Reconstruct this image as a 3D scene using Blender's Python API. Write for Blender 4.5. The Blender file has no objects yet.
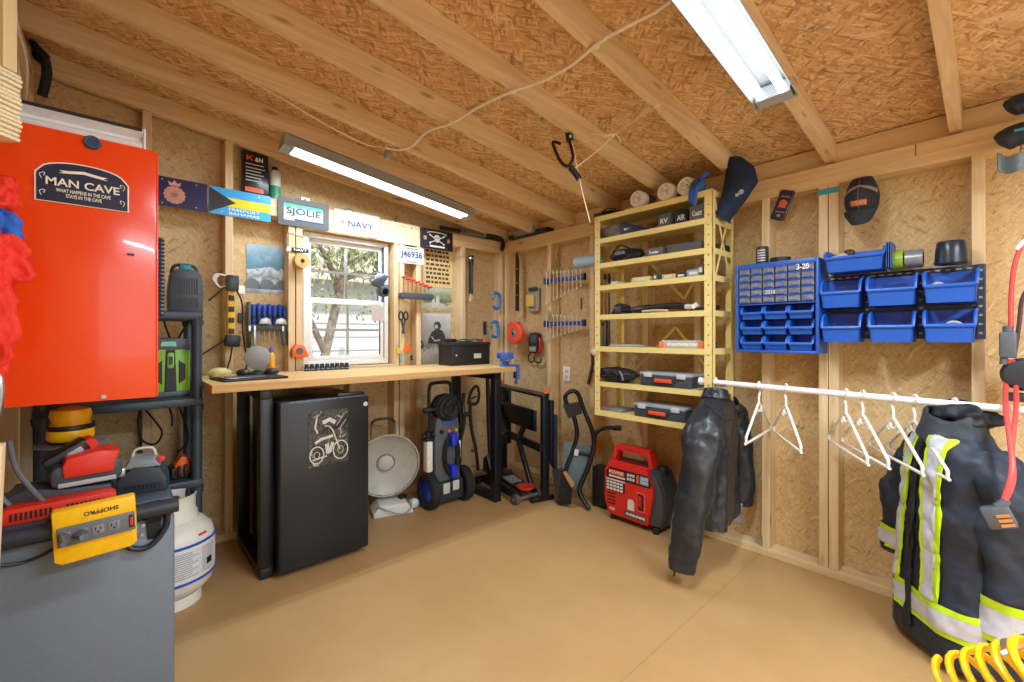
import bpy, bmesh, math, random
from mathutils import Vector, Matrix, Euler
random.seed(7)
PI = math.pi
COL = bpy.context.scene.collection
# ---------------------------------------------------------------- camera model (level camera, real metres)
H, FPX, CX, CY = 1.15, 439.0, 512.0, 336.0
RX, RY, FX, FY = 0.742, -0.6704, 0.6704, 0.742
YA, XB, XL, YF = 2.90, 2.524, -0.27, -1.7      # stud faces of the four walls
def ray(px, py):
    a = (px - CX) / FPX; e = (CY - py) / FPX
    return (RX * a + FX, RY * a + FY, e)
def onY(px, py, Y):
    d = ray(px, py); t = Y / d[1]; return (d[0] * t, H + d[2] * t)      # X, Z
def onX(px, py, X):
    d = ray(px, py); t = X / d[0]; return (d[1] * t, H + d[2] * t)      # Y, Z
def onZ(px, py, Z=0.0):
    d = ray(px, py); t = (Z - H) / d[2]; return (d[0] * t, d[1] * t)    # X, Y
def at(px, py, t):
    d = ray(px, py); return Vector((d[0] * t, d[1] * t, H + d[2] * t))
# ---------------------------------------------------------------- materials
def lin(c):
    if isinstance(c, str):
        c = c.lstrip('#'); c = [int(c[i:i+2], 16) / 255 for i in (0, 2, 4)]
        return tuple(x / 12.92 if x <= 0.04045 else ((x + 0.055) / 1.055) ** 2.4 for x in c) + (1,)
    return tuple(c[:3]) + (1,)
_mats = {}
def mat(name, col, rough=0.5, metal=0.0, var=0.06, bump=0.0, scale=60.0, coat=0.0, alpha=1.0, trans=0.0, emit=None, spec=0.5):
    if name in _mats: return _mats[name]
    m = bpy.data.materials.new(name); m.use_nodes = True
    nt = m.node_tree; b = nt.nodes['Principled BSDF']
    c = lin(col)
    b.inputs['Roughness'].default_value = rough; b.inputs['Metallic'].default_value = metal
    b.inputs['Coat Weight'].default_value = coat; b.inputs['Specular IOR Level'].default_value = spec
    if trans: b.inputs['Transmission Weight'].default_value = trans
    if alpha < 1: b.inputs['Alpha'].default_value = alpha
    if emit:
        b.inputs['Emission Color'].default_value = lin(emit[0]); b.inputs['Emission Strength'].default_value = emit[1]
    tc = nt.nodes.new('ShaderNodeTexCoord'); n = nt.nodes.new('ShaderNodeTexNoise')
    n.inputs['Scale'].default_value = scale; n.inputs['Detail'].default_value = 3
    nt.links.new(tc.outputs['Object'], n.inputs['Vector'])
    if var:
        r = nt.nodes.new('ShaderNodeValToRGB')
        r.color_ramp.elements[0].position = 0.3; r.color_ramp.elements[1].position = 0.7
        r.color_ramp.elements[0].color = tuple(x * (1 - var) for x in c[:3]) + (1,)
        r.color_ramp.elements[1].color = tuple(min(1, x * (1 + var)) for x in c[:3]) + (1,)
        nt.links.new(n.outputs['Fac'], r.inputs['Fac']); nt.links.new(r.outputs['Color'], b.inputs['Base Color'])
    else:
        b.inputs['Base Color'].default_value = c
    if bump:
        bp = nt.nodes.new('ShaderNodeBump'); bp.inputs['Strength'].default_value = bump; bp.inputs['Distance'].default_value = 0.004
        nt.links.new(n.outputs['Fac'], bp.inputs['Height']); nt.links.new(bp.outputs['Normal'], b.inputs['Normal'])
    _mats[name] = m
    return m
def N(nt, t, **kw):
    n = nt.nodes.new(t)
    for k, v in kw.items():
        if k.startswith('i_'):
            n.inputs[k[2:].replace('_', ' ')].default_value = v
        else: setattr(n, k, v)
    return n
def ramp(nt, stops):
    r = nt.nodes.new('ShaderNodeValToRGB'); e = r.color_ramp.elements
    while len(e) < len(stops): e.new(0.5)
    for k, (p, c) in zip(e, stops): k.position = p; k.color = lin(c)
    return r
def osb_mat(name, cols, axes, scale=1.0, fleck=.5, fleckcol='#7a5228', light='#ecd3a4', contrast=.5, aniso=0.0):
    """oriented strand board: soft layers of strands, scattered dark chips and a few pale strands"""
    m = bpy.data.materials.new(name); m.use_nodes = True; nt = m.node_tree; b = nt.nodes['Principled BSDF']
    L = nt.links.new
    tc = N(nt, 'ShaderNodeTexCoord')
    sep = N(nt, 'ShaderNodeSeparateXYZ'); L(tc.outputs['Object'], sep.inputs[0])
    cmb = N(nt, 'ShaderNodeCombineXYZ'); L(sep.outputs[axes[0]], cmb.inputs[0]); L(sep.outputs[axes[1]], cmb.inputs[1])
    wob = N(nt, 'ShaderNodeTexNoise', i_Scale=5.0 * scale, i_Detail=3.0); L(cmb.outputs[0], wob.inputs['Vector'])
    wm = N(nt, 'ShaderNodeVectorMath', operation='MULTIPLY_ADD'); wm.inputs[1].default_value = (.10, .10, 0); L(wob.outputs['Color'], wm.inputs[0]); L(cmb.outputs[0], wm.inputs[2])
    def mapped(i, ang, sx, sy):
        mp = N(nt, 'ShaderNodeMapping'); mp.inputs['Rotation'].default_value = (0, 0, ang); mp.inputs['Location'].default_value = (i * 3.3, i * 1.7, 0); L(wm.outputs[0], mp.inputs['Vector'])
        mp2 = N(nt, 'ShaderNodeMapping'); mp2.inputs['Scale'].default_value = (sx * scale, sy * scale, 1); L(mp.outputs[0], mp2.inputs['Vector']); return mp2.outputs[0]
    last = None
    for i, (ang, sx, sy) in enumerate(((0.35 + aniso, 11, 50), (1.25 - aniso * .8, 12, 60), (-0.7 + aniso, 10, 52), (2.2 - aniso, 14, 64), (.9, 13, 70))):
        vec = mapped(i, ang, sx, sy)
        v = N(nt, 'ShaderNodeTexVoronoi', voronoi_dimensions='2D', feature='SMOOTH_F1'); v.inputs['Smoothness'].default_value = .35; L(vec, v.inputs['Vector'])
        sp = N(nt, 'ShaderNodeSeparateColor'); L(v.outputs['Color'], sp.inputs[0])
        ns = N(nt, 'ShaderNodeTexNoise', i_Scale=1.3, i_Detail=5.0, i_Roughness=.6); L(vec, ns.inputs['Vector'])
        mxv = N(nt, 'ShaderNodeMix'); mxv.inputs['Factor'].default_value = .5; L(sp.outputs[0], mxv.inputs['A']); L(ns.outputs['Fac'], mxv.inputs['B'])
        if last is None: last = mxv.outputs['Result']
        else:
            mk = N(nt, 'ShaderNodeMapRange'); mk.inputs['From Min'].default_value = .45; mk.inputs['From Max'].default_value = .6; L(sp.outputs[1], mk.inputs['Value'])
            mx = N(nt, 'ShaderNodeMix'); L(mk.outputs[0], mx.inputs['Factor']); L(last, mx.inputs['A']); L(mxv.outputs['Result'], mx.inputs['B']); last = mx.outputs['Result']
    ct = N(nt, 'ShaderNodeMapRange'); ct.inputs['From Min'].default_value = .5 - contrast; ct.inputs['From Max'].default_value = .5 + contrast; L(last, ct.inputs['Value'])
    r = ramp(nt, cols); L(ct.outputs[0], r.inputs['Fac']); col = r.outputs['Color']
    # pale strands and dark chips, each a stretched speck thresholded out of noise
    for i, (ang, sx, sy, lo, hi, c, amt) in enumerate(((.8 + aniso, 9, 55, .66, .70, light, .55), (-.5 + aniso, 22, 80, .645, .68, fleckcol, fleck), (1.1 - aniso, 26, 90, .65, .69, fleckcol, fleck), (.2 + aniso, 14, 70, .67, .70, fleckcol, fleck * .8))):
        n = N(nt, 'ShaderNodeTexNoise', i_Scale=1.0, i_Detail=2.0); L(mapped(i + 7, ang, sx, sy), n.inputs['Vector'])
        mr = N(nt, 'ShaderNodeMapRange'); mr.inputs['From Min'].default_value = lo; mr.inputs['From Max'].default_value = hi; mr.inputs['To Max'].default_value = amt; L(n.outputs['Fac'], mr.inputs['Value'])
        mx = N(nt, 'ShaderNodeMix', data_type='RGBA'); L(mr.outputs[0], mx.inputs['Factor']); L(col, mx.inputs['A']); mx.inputs['B'].default_value = lin(c); col = mx.outputs['Result']
    L(col, b.inputs['Base Color']); b.inputs['Roughness'].default_value = .7; b.inputs['Specular IOR Level'].default_value = .25
    bp = N(nt, 'ShaderNodeBump'); bp.inputs['Strength'].default_value = .2; bp.inputs['Distance'].default_value = .003
    L(last, bp.inputs['Height']); L(bp.outputs['Normal'], b.inputs['Normal'])
    return m
def wood_mat(name, axis, c0='#d2b284', c1='#e7d0a6', knots=True):
    m = bpy.data.materials.new(name); m.use_nodes = True; nt = m.node_tree; b = nt.nodes['Principled BSDF']; L = nt.links.new
    tc = N(nt, 'ShaderNodeTexCoord'); mp = N(nt, 'ShaderNodeMapping'); s = [38, 38, 38]; s[axis] = 1.6
    mp.inputs['Scale'].default_value = s; L(tc.outputs['Object'], mp.inputs['Vector'])
    oi = N(nt, 'ShaderNodeObjectInfo'); ad = N(nt, 'ShaderNodeVectorMath', operation='ADD'); L(mp.outputs[0], ad.inputs[0])
    ml = N(nt, 'ShaderNodeMath', operation='MULTIPLY'); ml.inputs[1].default_value = 57; L(oi.outputs['Random'], ml.inputs[0]); L(ml.outputs[0], ad.inputs[1])
    n = N(nt, 'ShaderNodeTexNoise', i_Scale=1.0, i_Detail=4.0, i_Distortion=.6); L(ad.outputs[0], n.inputs['Vector'])
    r = ramp(nt, ((.3, c0), (.72, c1))); L(n.outputs['Fac'], r.inputs['Fac'])
    col = r.outputs['Color']
    if knots:
        mp2 = N(nt, 'ShaderNodeMapping'); s2 = [14, 14, 14]; s2[axis] = 4.0; mp2.inputs['Scale'].default_value = s2; L(tc.outputs['Object'], mp2.inputs['Vector'])
        a2 = N(nt, 'ShaderNodeVectorMath', operation='ADD'); L(mp2.outputs[0], a2.inputs[0]); L(ml.outputs[0], a2.inputs[1])
        v = N(nt, 'ShaderNodeTexVoronoi'); v.inputs['Scale'].default_value = .8; L(a2.outputs[0], v.inputs['Vector'])
        mr = N(nt, 'ShaderNodeMapRange'); mr.inputs['From Min'].default_value = .06; mr.inputs['From Max'].default_value = .16; mr.inputs['To Min'].default_value = .75; mr.inputs['To Max'].default_value = 0
        L(v.outputs['Distance'], mr.inputs['Value'])
        mx = N(nt, 'ShaderNodeMix', data_type='RGBA'); L(mr.outputs[0], mx.inputs['Factor']); L(col, mx.inputs['A']); mx.inputs['B'].default_value = lin('#9c7448'); col = mx.outputs['Result']
    L(col, b.inputs['Base Color']); b.inputs['Roughness'].default_value = .6; b.inputs['Specular IOR Level'].default_value = .3
    return m
# ---------------------------------------------------------------- mesh builder
class MB:
    def __init__(s): s.bm = bmesh.new()
    def _tf(s, vs, M):
        if M is not None:
            for v in vs: v.co = M @ v.co
    def box(s, x0, x1, y0, y1, z0, z1, bev=0.0, M=None, seg=2):
        r = bmesh.ops.create_cube(s.bm, size=1.0); vs = r['verts']
        for v in vs:
            v.co = Vector((x0 + (v.co.x + .5) * (x1 - x0), y0 + (v.co.y + .5) * (y1 - y0), z0 + (v.co.z + .5) * (z1 - z0)))
        if bev:
            es = list({e for v in vs for e in v.link_edges})
            rr = bmesh.ops.bevel(s.bm, geom=es, offset=bev, segments=seg, affect='EDGES', profile=.5, clamp_overlap=True)
            vs = list({v for f in rr['faces'] for v in f.verts} | {v for v in vs if v.is_valid})
        s._tf(vs, M); return s
    def obox(s, c, size, rot=(0, 0, 0), bev=0.0, seg=2):
        M = Matrix.Translation(c) @ Euler(rot).to_matrix().to_4x4(); a, b, d = (q / 2 for q in size)
        return s.box(-a, a, -b, b, -d, d, bev, M, seg)
    def bar(s, p0, p1, w, d=None, bev=0.0, up=(0, 0, 1)):
        """square bar from p0 to p1"""
        p0, p1 = Vector(p0), Vector(p1); z = (p1 - p0); ln = z.length; z.normalize(); u = Vector(up)
        if abs(z.dot(u)) > .98: u = Vector((0, 1, 0))
        x = u.cross(z).normalized(); y = z.cross(x); M = Matrix((x, y, z)).transposed().to_4x4(); M.translation = p0
        d = d or w
        return s.box(-w / 2, w / 2, -d / 2, d / 2, 0, ln, bev, M)
    def cyl(s, p0, p1, r0, r1=None, seg=20, cap=True):
        p0, p1 = Vector(p0), Vector(p1); r1 = r0 if r1 is None else r1
        z = p1 - p0; ln = z.length
        M = z.to_track_quat('Z', 'Y').to_matrix().to_4x4(); M.translation = (p0 + p1) / 2
        bmesh.ops.create_cone(s.bm, cap_ends=cap, cap_tris=False, segments=seg, radius1=r0, radius2=r1, depth=ln, matrix=M); return s
    def sph(s, c, r, seg=16, ring=10, M=None):
        if not hasattr(r, '__len__'): r = (r, r, r)
        T = Matrix.Translation(c) @ (M or Matrix.Identity(4)) @ Matrix.Diagonal((r[0], r[1], r[2], 1))
        bmesh.ops.create_uvsphere(s.bm, u_segments=seg, v_segments=ring, radius=1, matrix=T); return s
    def lathe(s, prof, seg=28, M=None, arc=2 * PI, close=False):
        """profile (r, z) turned about local z"""
        n = seg if arc > 6.28 else seg + 1
        rings = []
        for i in range(n):
            t = arc * i / seg; ring = [s.bm.verts.new((r * math.cos(t), r * math.sin(t), z)) for r, z in prof]; rings.append(ring)
        vs = [v for r in rings for v in r]
        m = n if arc > 6.28 else n - 1
        k = len(prof)
        for i in range(m):
            A, B = rings[i], rings[(i + 1) % n]
            for j in range(k if close else k - 1):
                j2 = (j + 1) % k
                s.bm.faces.new((A[j], B[j], B[j2], A[j2]))
        if not close and arc > 6.28:
            for j, flip in ((0, True), (k - 1, False)):
                if prof[j][0] > 1e-5:
                    f = [r[j] for r in rings]; s.bm.faces.new(f[::-1] if flip else f)
        s._tf(vs, M); return s
    def tube(s, pts, r, seg=10, closed=False, smooth=0, cap=True):
        P = [Vector(p) for p in pts]
        if smooth: P = spline(P, smooth, closed)
        n = len(P); R = r if hasattr(r, '__len__') else None
        rr = (lambda i: r) if R is None else (lambda i: R[0] + (R[-1] - R[0]) * i / max(1, n - 1)) if len(R) == 2 else (lambda i: R[min(i, len(R) - 1)])
        T = []
        for i in range(n):
            a = P[(i - 1) % n] if (closed or i > 0) else P[i]; b = P[(i + 1) % n] if (closed or i < n - 1) else P[i]
            d = b - a; T.append(d.normalized() if d.length > 1e-9 else Vector((0, 0, 1)))
        u = Vector((0, 0, 1)) if abs(T[0].z) < .9 else Vector((1, 0, 0)); x = u.cross(T[0]).normalized()
        rings = []
        for i in range(n):
            x = (x - T[i] * x.dot(T[i])); x = x.normalized() if x.length > 1e-6 else T[i].orthogonal().normalized()
            y = T[i].cross(x)
            rings.append([s.bm.verts.new(P[i] + (x * math.cos(2 * PI * k / seg) + y * math.sin(2 * PI * k / seg)) * rr(i)) for k in range(seg)])
        for i in range(n if closed else n - 1):
            A, B = rings[i], rings[(i + 1) % n]
            for k in range(seg): s.bm.faces.new((A[k], A[(k + 1) % seg], B[(k + 1) % seg], B[k]))
        if not closed and cap:
            s.bm.faces.new(rings[0][::-1]); s.bm.faces.new(rings[-1])
        return s
    def prism(s, poly, y0, y1, M=None, bev=0.0):
        """outline (x, z) given depth from y0 to y1"""
        A = [s.bm.verts.new((x, y0, z)) for x, z in poly]; B = [s.bm.verts.new((x, y1, z)) for x, z in poly]; n = len(poly)
        fs = [s.bm.faces.new(A), s.bm.faces.new(B[::-1])]
        for i in range(n): fs.append(s.bm.faces.new((A[i], B[i], B[(i + 1) % n], A[(i + 1) % n])))
        vs = A + B
        bmesh.ops.recalc_face_normals(s.bm, faces=fs)
        if bev:
            es = list({e for f in fs[:2] for e in f.edges})
            rr = bmesh.ops.bevel(s.bm, geom=es, offset=bev, segments=2, affect='EDGES', profile=.5)
            vs = list({v for f in rr['faces'] for v in f.verts} | {v for v in vs if v.is_valid})
        s._tf(vs, M); return s
    def grid(s, fn, nu, nv, closed_u=False):
        """surface fn(u, v) with u, v in 0..1"""
        g = [[s.bm.verts.new(fn(i / (nu if closed_u else nu - 1), j / (nv - 1))) for j in range(nv)] for i in range(nu)]
        for i in range(nu if closed_u else nu - 1):
            for j in range(nv - 1):
                a, b = g[i], g[(i + 1) % nu]; s.bm.faces.new((a[j], b[j], b[j + 1], a[j + 1]))
        return s
    def build(s, name, m, parent=None, smooth=35, loc=(0, 0, 0), rot=(0, 0, 0), solid=0.0, subd=0):
        bmesh.ops.remove_doubles(s.bm, verts=s.bm.verts, dist=1e-6)
        bmesh.ops.recalc_face_normals(s.bm, faces=s.bm.faces)
        me = bpy.data.meshes.new(name); s.bm.to_mesh(me); s.bm.free()
        if smooth:
            me.polygons.foreach_set('use_smooth', [True] * len(me.polygons))
            me.set_sharp_from_angle(angle=math.radians(smooth))
        o = bpy.data.objects.new(name, me); COL.objects.link(o); me.materials.append(m)
        o.location = loc; o.rotation_euler = rot
        if parent is not None: o.parent = parent
        if solid:
            q = o.modifiers.new('thickness', 'SOLIDIFY'); q.thickness = solid; q.offset = 0
        if subd:
            q = o.modifiers.new('smooth', 'SUBSURF'); q.levels = subd; q.render_levels = subd
        return o
def spline(P, k, closed=False):
    P = [Vector(p) for p in P]; n = len(P); out = []
    for i in range(n if closed else n - 1):
        p0 = P[(i - 1) % n] if (closed or i > 0) else P[i]; p1 = P[i]; p2 = P[(i + 1) % n]; p3 = P[(i + 2) % n] if (closed or i < n - 2) else p2
        for j in range(k):
            t = j / k
            out.append(.5 * ((2 * p1) + (p2 - p0) * t + (2 * p0 - 5 * p1 + 4 * p2 - p3) * t * t + (-p0 + 3 * p1 - 3 * p2 + p3) * t ** 3))
    if not closed: out.append(P[-1])
    return out
def thing(name, label, cat, loc=(0, 0, 0), rz=0.0, group=None, rot=None):
    o = bpy.data.objects.new(name, None); COL.objects.link(o); o.empty_display_size = .05
    o.location = loc; o.rotation_euler = rot or (0, 0, rz); o['label'] = label; o['category'] = cat
    if group: o['group'] = group
    return o
def tag(o, label, cat, group=None, kind=None):
    o['label'] = label; o['category'] = cat
    if group: o['group'] = group
    if kind: o['kind'] = kind
    return o
def struct(o, label=None, cat=None):
    o['kind'] = 'structure'
    if label: o['label'] = label
    if cat: o['category'] = cat
    return o
def dup(root, loc, rz=None, label=None, group=None, rot=None):
    r = root.copy(); COL.objects.link(r); r.location = loc
    if rz is not None: r.rotation_euler = (0, 0, rz)
    if rot is not None: r.rotation_euler = rot
    if label: r['label'] = label
    if group: r['group'] = group
    for ch in list(root.children):
        c = ch.copy(); COL.objects.link(c); c.parent = r
        for g in list(ch.children):
            d = g.copy(); COL.objects.link(d); d.parent = c
    return r
def text(txt, w, h, m, parent, x=0, y=0, z=0, name='lettering', depth=.0008, rot=None, shear=0, spacing=1.0, bold=.018):
    """raised lettering facing local -y, fitted to w x h and centred on (x, z)"""
    c = bpy.data.curves.new('lettering', 'FONT'); c.body = txt; c.align_x = 'CENTER'; c.extrude = .02; c.shear = shear; c.space_line = spacing; c.offset = bold
    c.resolution_u = 3
    o = bpy.data.objects.new('tmp', c); COL.objects.link(o); bpy.context.view_layer.update()
    me = bpy.data.meshes.new_from_object(o.evaluated_get(bpy.context.evaluated_depsgraph_get()))
    bpy.data.objects.remove(o); bpy.data.curves.remove(c)
    xs = [v.co.x for v in me.vertices]; ys = [v.co.y for v in me.vertices]
    cx, cy = (min(xs) + max(xs)) / 2, (min(ys) + max(ys)) / 2; sx = w / (max(xs) - min(xs)); sy = h / (max(ys) - min(ys))
    for v in me.vertices:
        X, Y, Z = (v.co.x - cx) * sx, (v.co.y - cy) * sy, v.co.z / .02 * depth
        v.co = (X, -Z, Y)
    me.name = name; me.materials.clear(); me.materials.append(m)
    q = bpy.data.objects.new(name, me); COL.objects.link(q); q.location = (x, y, z)
    if rot: q.rotation_euler = rot
    q.parent = parent
    return q
_clouds = {}
def crease(o, size, strength, subd=1):
    """cloth folds: a displacement by a soft cloud pattern in the thing's own space"""
    if size not in _clouds:
        tx = bpy.data.textures.new('folds', 'CLOUDS'); tx.noise_scale = size; tx.noise_depth = 2; _clouds[size] = tx
    if subd and not any(m.type == 'SUBSURF' for m in o.modifiers):
        q = o.modifiers.new('smooth', 'SUBSURF'); q.levels = subd; q.render_levels = subd
    q = o.modifiers.new('folds', 'DISPLACE'); q.texture = _clouds[size]; q.texture_coords = 'LOCAL'; q.strength = strength; q.mid_level = .5
    return o
def rrect(w, h, r, n=5, cx=0, cz=0):
    out = []
    for sx, sz, a0 in ((1, 1, 0), (-1, 1, PI / 2), (-1, -1, PI), (1, -1, 1.5 * PI)):
        for i in range(n + 1):
            a = a0 + PI / 2 * i / n; out.append((cx + sx * (w / 2 - r) + r * math.cos(a), cz + sz * (h / 2 - r) + r * math.sin(a)))
    return out
def disc(r, n=24, cx=0, cz=0): return [(cx + r * math.cos(2 * PI * i / n), cz + r * math.sin(2 * PI * i / n)) for i in range(n)]
RB = -PI / 2       # heading of things hung on the right wall: their front faces the room
# ================================================================ the room
ZR, SL = 1.985, .13                                       # rafter underside at the right wall, roof pitch
def roofz(x): return ZR + SL * (XB - x)
WALLC = ((0, '#aa8a5e'), (.35, '#c8a978'), (.65, '#d5b98a'), (1, '#e8d2a8'))
osb_back = osb_mat('osb wall back', WALLC, ('X', 'Z'), .62, .42, '#86623a')
osb_right = osb_mat('osb wall right', WALLC, ('Y', 'Z'), .62, .42, '#86623a')
osb_ceil = osb_mat('osb roof', ((0, '#9a7450'), (.3, '#c8a072'), (.6, '#dcb887'), (1, '#f0d8ac')), ('Y', 'X'), .36, .5, '#74502e', '#f0d9b0', .34, aniso=-.3)
pine_x, pine_y, pine_z = wood_mat('pine x', 0), wood_mat('pine y', 1), wood_mat('pine z', 2)
D = .10
# floor: painted plywood with panel seams
def floor_mat():
    m = bpy.data.materials.new('floor paint'); m.use_nodes = True; nt = m.node_tree; b = nt.nodes['Principled BSDF']; L = nt.links.new
    tc = N(nt, 'ShaderNodeTexCoord'); n = N(nt, 'ShaderNodeTexNoise', i_Scale=2.2, i_Detail=6.0, i_Roughness=.65); L(tc.outputs['Object'], n.inputs['Vector'])
    r = ramp(nt, ((.3, '#b18b59'), (.7, '#be9766'))); L(n.outputs['Fac'], r.inputs['Fac'])
    br = N(nt, 'ShaderNodeTexBrick'); br.offset = .5; br.inputs['Scale'].default_value = 1.0; br.inputs['Brick Width'].default_value = 2.44; br.inputs['Row Height'].default_value = 1.22
    br.inputs['Mortar Size'].default_value = .0022; br.inputs['Mortar Smooth'].default_value = .3
    br.inputs['Color1'].default_value = (1, 1, 1, 1); br.inputs['Color2'].default_value = (1, 1, 1, 1); br.inputs['Mortar'].default_value = (.8, .76, .72, 1)
    mp = N(nt, 'ShaderNodeMapping'); mp.inputs['Location'].default_value = (.35, .38, 0); mp.inputs['Rotation'].default_value = (0, 0, 0); L(tc.outputs['Object'], mp.inputs['Vector']); L(mp.outputs[0], br.inputs['Vector'])
    sc = N(nt, 'ShaderNodeTexNoise', i_Scale=38.0, i_Detail=3.0); L(tc.outputs['Object'], sc.inputs['Vector'])
    sr = N(nt, 'ShaderNodeMapRange'); sr.inputs['From Min'].default_value = .70; sr.inputs['From Max'].default_value = .76; sr.inputs['To Max'].default_value = .35; L(sc.outputs['Fac'], sr.inputs['Value'])
    m0 = N(nt, 'ShaderNodeMix', data_type='RGBA'); L(sr.outputs[0], m0.inputs['Factor']); L(r.outputs['Color'], m0.inputs['A']); m0.inputs['B'].default_value = lin('#94693c')
    mx = N(nt, 'ShaderNodeMix', data_type='RGBA', blend_type='MULTIPLY'); mx.inputs['Factor'].default_value = 1; L(m0.outputs['Result'], mx.inputs['A']); L(br.outputs['Color'], mx.inputs['B'])
    L(mx.outputs['Result'], b.inputs['Base Color']); b.inputs['Roughness'].default_value = .42; b.inputs['Specular IOR Level'].default_value = .35
    bp = N(nt, 'ShaderNodeBump'); bp.inputs['Strength'].default_value = .12; bp.inputs['Distance'].default_value = .004; L(n.outputs['Fac'], bp.inputs['Height']); L(bp.outputs['Normal'], b.inputs['Normal'])
    return m
XR2, YA2, XL2, YF2 = XB + D, YA + D, XL - D, YF - D
struct(MB().box(XL2 - .1, XR2 + .1, YF2 - .1, YA2 + .1, -.08, 0).build('floor', floor_mat(), smooth=0), 'tan painted plywood floor', 'floor')
# roof sheathing, one sloped board
b = MB(); z0, z1 = roofz(XL2 - .15) + D, roofz(XR2 + .15) + D
b.prism([(XL2 - .15, z0), (XR2 + .15, z1), (XR2 + .15, z1 + .015), (XL2 - .15, z0 + .015)], YF2 - .1, YA2 + .12)
struct(b.build('ceiling', osb_ceil, smooth=0), 'reddish strand board roof deck between the rafters', 'ceiling')
# back wall with the window opening; right, left and front walls
WX0, WX1, WZ0, WZ1 = .884, 1.462, .955, 1.815
def rake_wall(name, m, y0, y1, hole=None):
    b = MB(); xa, xb = XL2, XR2
    top = lambda x: roofz(x) + D - .003
    if hole is None:
        b.prism([(xa, 0), (xb, 0), (xb, top(xb)), (xa, top(xa))], y0, y1)
    else:
        hx0, hx1, hz0, hz1 = hole
        b.prism([(xa, 0), (hx0, 0), (hx0, top(hx0)), (xa, top(xa))], y0, y1)
        b.prism([(hx1, 0), (xb, 0), (xb, top(xb)), (hx1, top(hx1))], y0, y1)
        if hz0 > 0: b.prism([(hx0, 0), (hx1, 0), (hx1, hz0), (hx0, hz0)], y0, y1)
        b.prism([(hx0, hz1), (hx1, hz1), (hx1, top(hx1)), (hx0, top(hx0))], y0, y1)
    return struct(b.build(name, m, smooth=0))
rake_wall('wall_back', osb_back, YA2, YA2 + .012, (WX0, WX1, WZ0, WZ1))
rake_wall('wall_front', osb_back, YF2 - .012, YF2, (.25, 2.15, 0, 1.86))
struct(MB().box(XR2, XR2 + .012, YF2, YA2, 0, roofz(XR2) + D).build('wall_right', osb_right, smooth=0))
struct(MB().box(XL2 - .012, XL2, YF2, YA2, 0, roofz(XL2) + D - .003).build('wall_left', osb_right, smooth=0))
tn = [0]
def stick(x0, x1, y0, y1, z0, z1, m, name=None, label=None):
    tn[0] += 1
    o = MB().box(x0, x1, y0, y1, z0, z1, .002, seg=1).build(name or 'trim_%d' % tn[0], m, smooth=0)
    return struct(o, label, 'timber' if label else None)
S = .038
PB, PM, PT = 1.868, 1.918, 1.968                           # wall plates: underside, seam, top
# plates
stick(XL2, XR2, YA, YA2, 0, .04, pine_x, 'baseboard_back')
stick(XB, XR2, YF2, YA, 0, .04, pine_y, 'baseboard_right')
stick(XL2, XL, YF2, YA, 0, .04, pine_y, 'baseboard_left')
stick(XL2, XR2, YA, YA2, PB, PM, pine_x); stick(XL2, XR2, YA, YA2, PM, PT, pine_x)
stick(XB, XR2, YF2, -.06, PB, PM, pine_y); stick(XB, XR2, -.057, YA, PB, PM, pine_y)
stick(XB, XR2, YF2, .233, PM, PT, pine_y); stick(XB, XR2, .236, YA, PM, PT, pine_y)
stick(XB + .045, XR2, YF2, YA, PT, roofz(XB + .05) + D - .006, pine_y)       # rim board between rafter ends
# studs
for x in (-.25, .12, .475, .802, .846, 1.50, 1.545, 1.682, 2.092, 2.503):
    if x in (.802,): stick(x - S / 2, x + S / 2, YA, YA2, .04, PB, pine_z)
    else: stick(x - S / 2, x + S / 2, YA, YA2, .04, PB, pine_z)
for x in (.12, .475): stick(x - S / 2, x + S / 2, YA, YA2, PT, roofz(x) - .003, pine_z)
stick(WX0 - .02, WX1 + .02, YA, YA2, WZ1 + .006, PB, pine_x)                   # window header
stick(WX0 - .019, WX1 + .019, YA, YA2, WZ0 - .045, WZ0 - .006, pine_x)           # rough sill
stick(1.16, 1.198, YA, YA2, .04, WZ0 - .045, pine_z)
for y in (2.876, 2.36, 1.945, 1.52, 1.18, .815, .563, .522, .052, -.36, -.77, -1.18):
    stick(XB, XR2, y - S / 2, y + S / 2, .04, PB, pine_z)
for y in (2.86, 2.5, 2.1, 1.7, 1.3, .9, .5, .1, -.3, -.7): stick(XL2, XL, y - S / 2, y + S / 2, .04, roofz(XL) - .14, pine_z)
stick(XL2, XL, YF2, YA, roofz(XL) - .14, roofz(XL) - .005, pine_y)                # high wall plate
# rafters
for i, y in enumerate((2.92, 2.535, 2.15, 1.75, 1.345, .945, .54, .115, -.29, -.69, -1.09, -1.49)):
    b = MB(); xa, xb = XL2 + .01, XB + .043
    b.prism([(xa, roofz(xa)), (xb, roofz(xb)), (xb, roofz(xb) + D - .002), (xa, roofz(xa) + D - .002)], y - S / 2, y + S / 2)
    tn[0] += 1
    struct(b.build('beam_%d' % (i + 1), pine_x, smooth=0), 'pine roof rafter', 'rafter')
# blue tape on the double stud
tape_blue = mat('teal tape', '#3d9ba3', .6)
o = MB().box(XB - .002, XB + .0005, .5, .585, PB - .04, PB - .012).build('masking_tape', tape_blue, smooth=0); tag(o, 'teal strip of masking tape stuck across the top of the double stud', 'tape')
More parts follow.
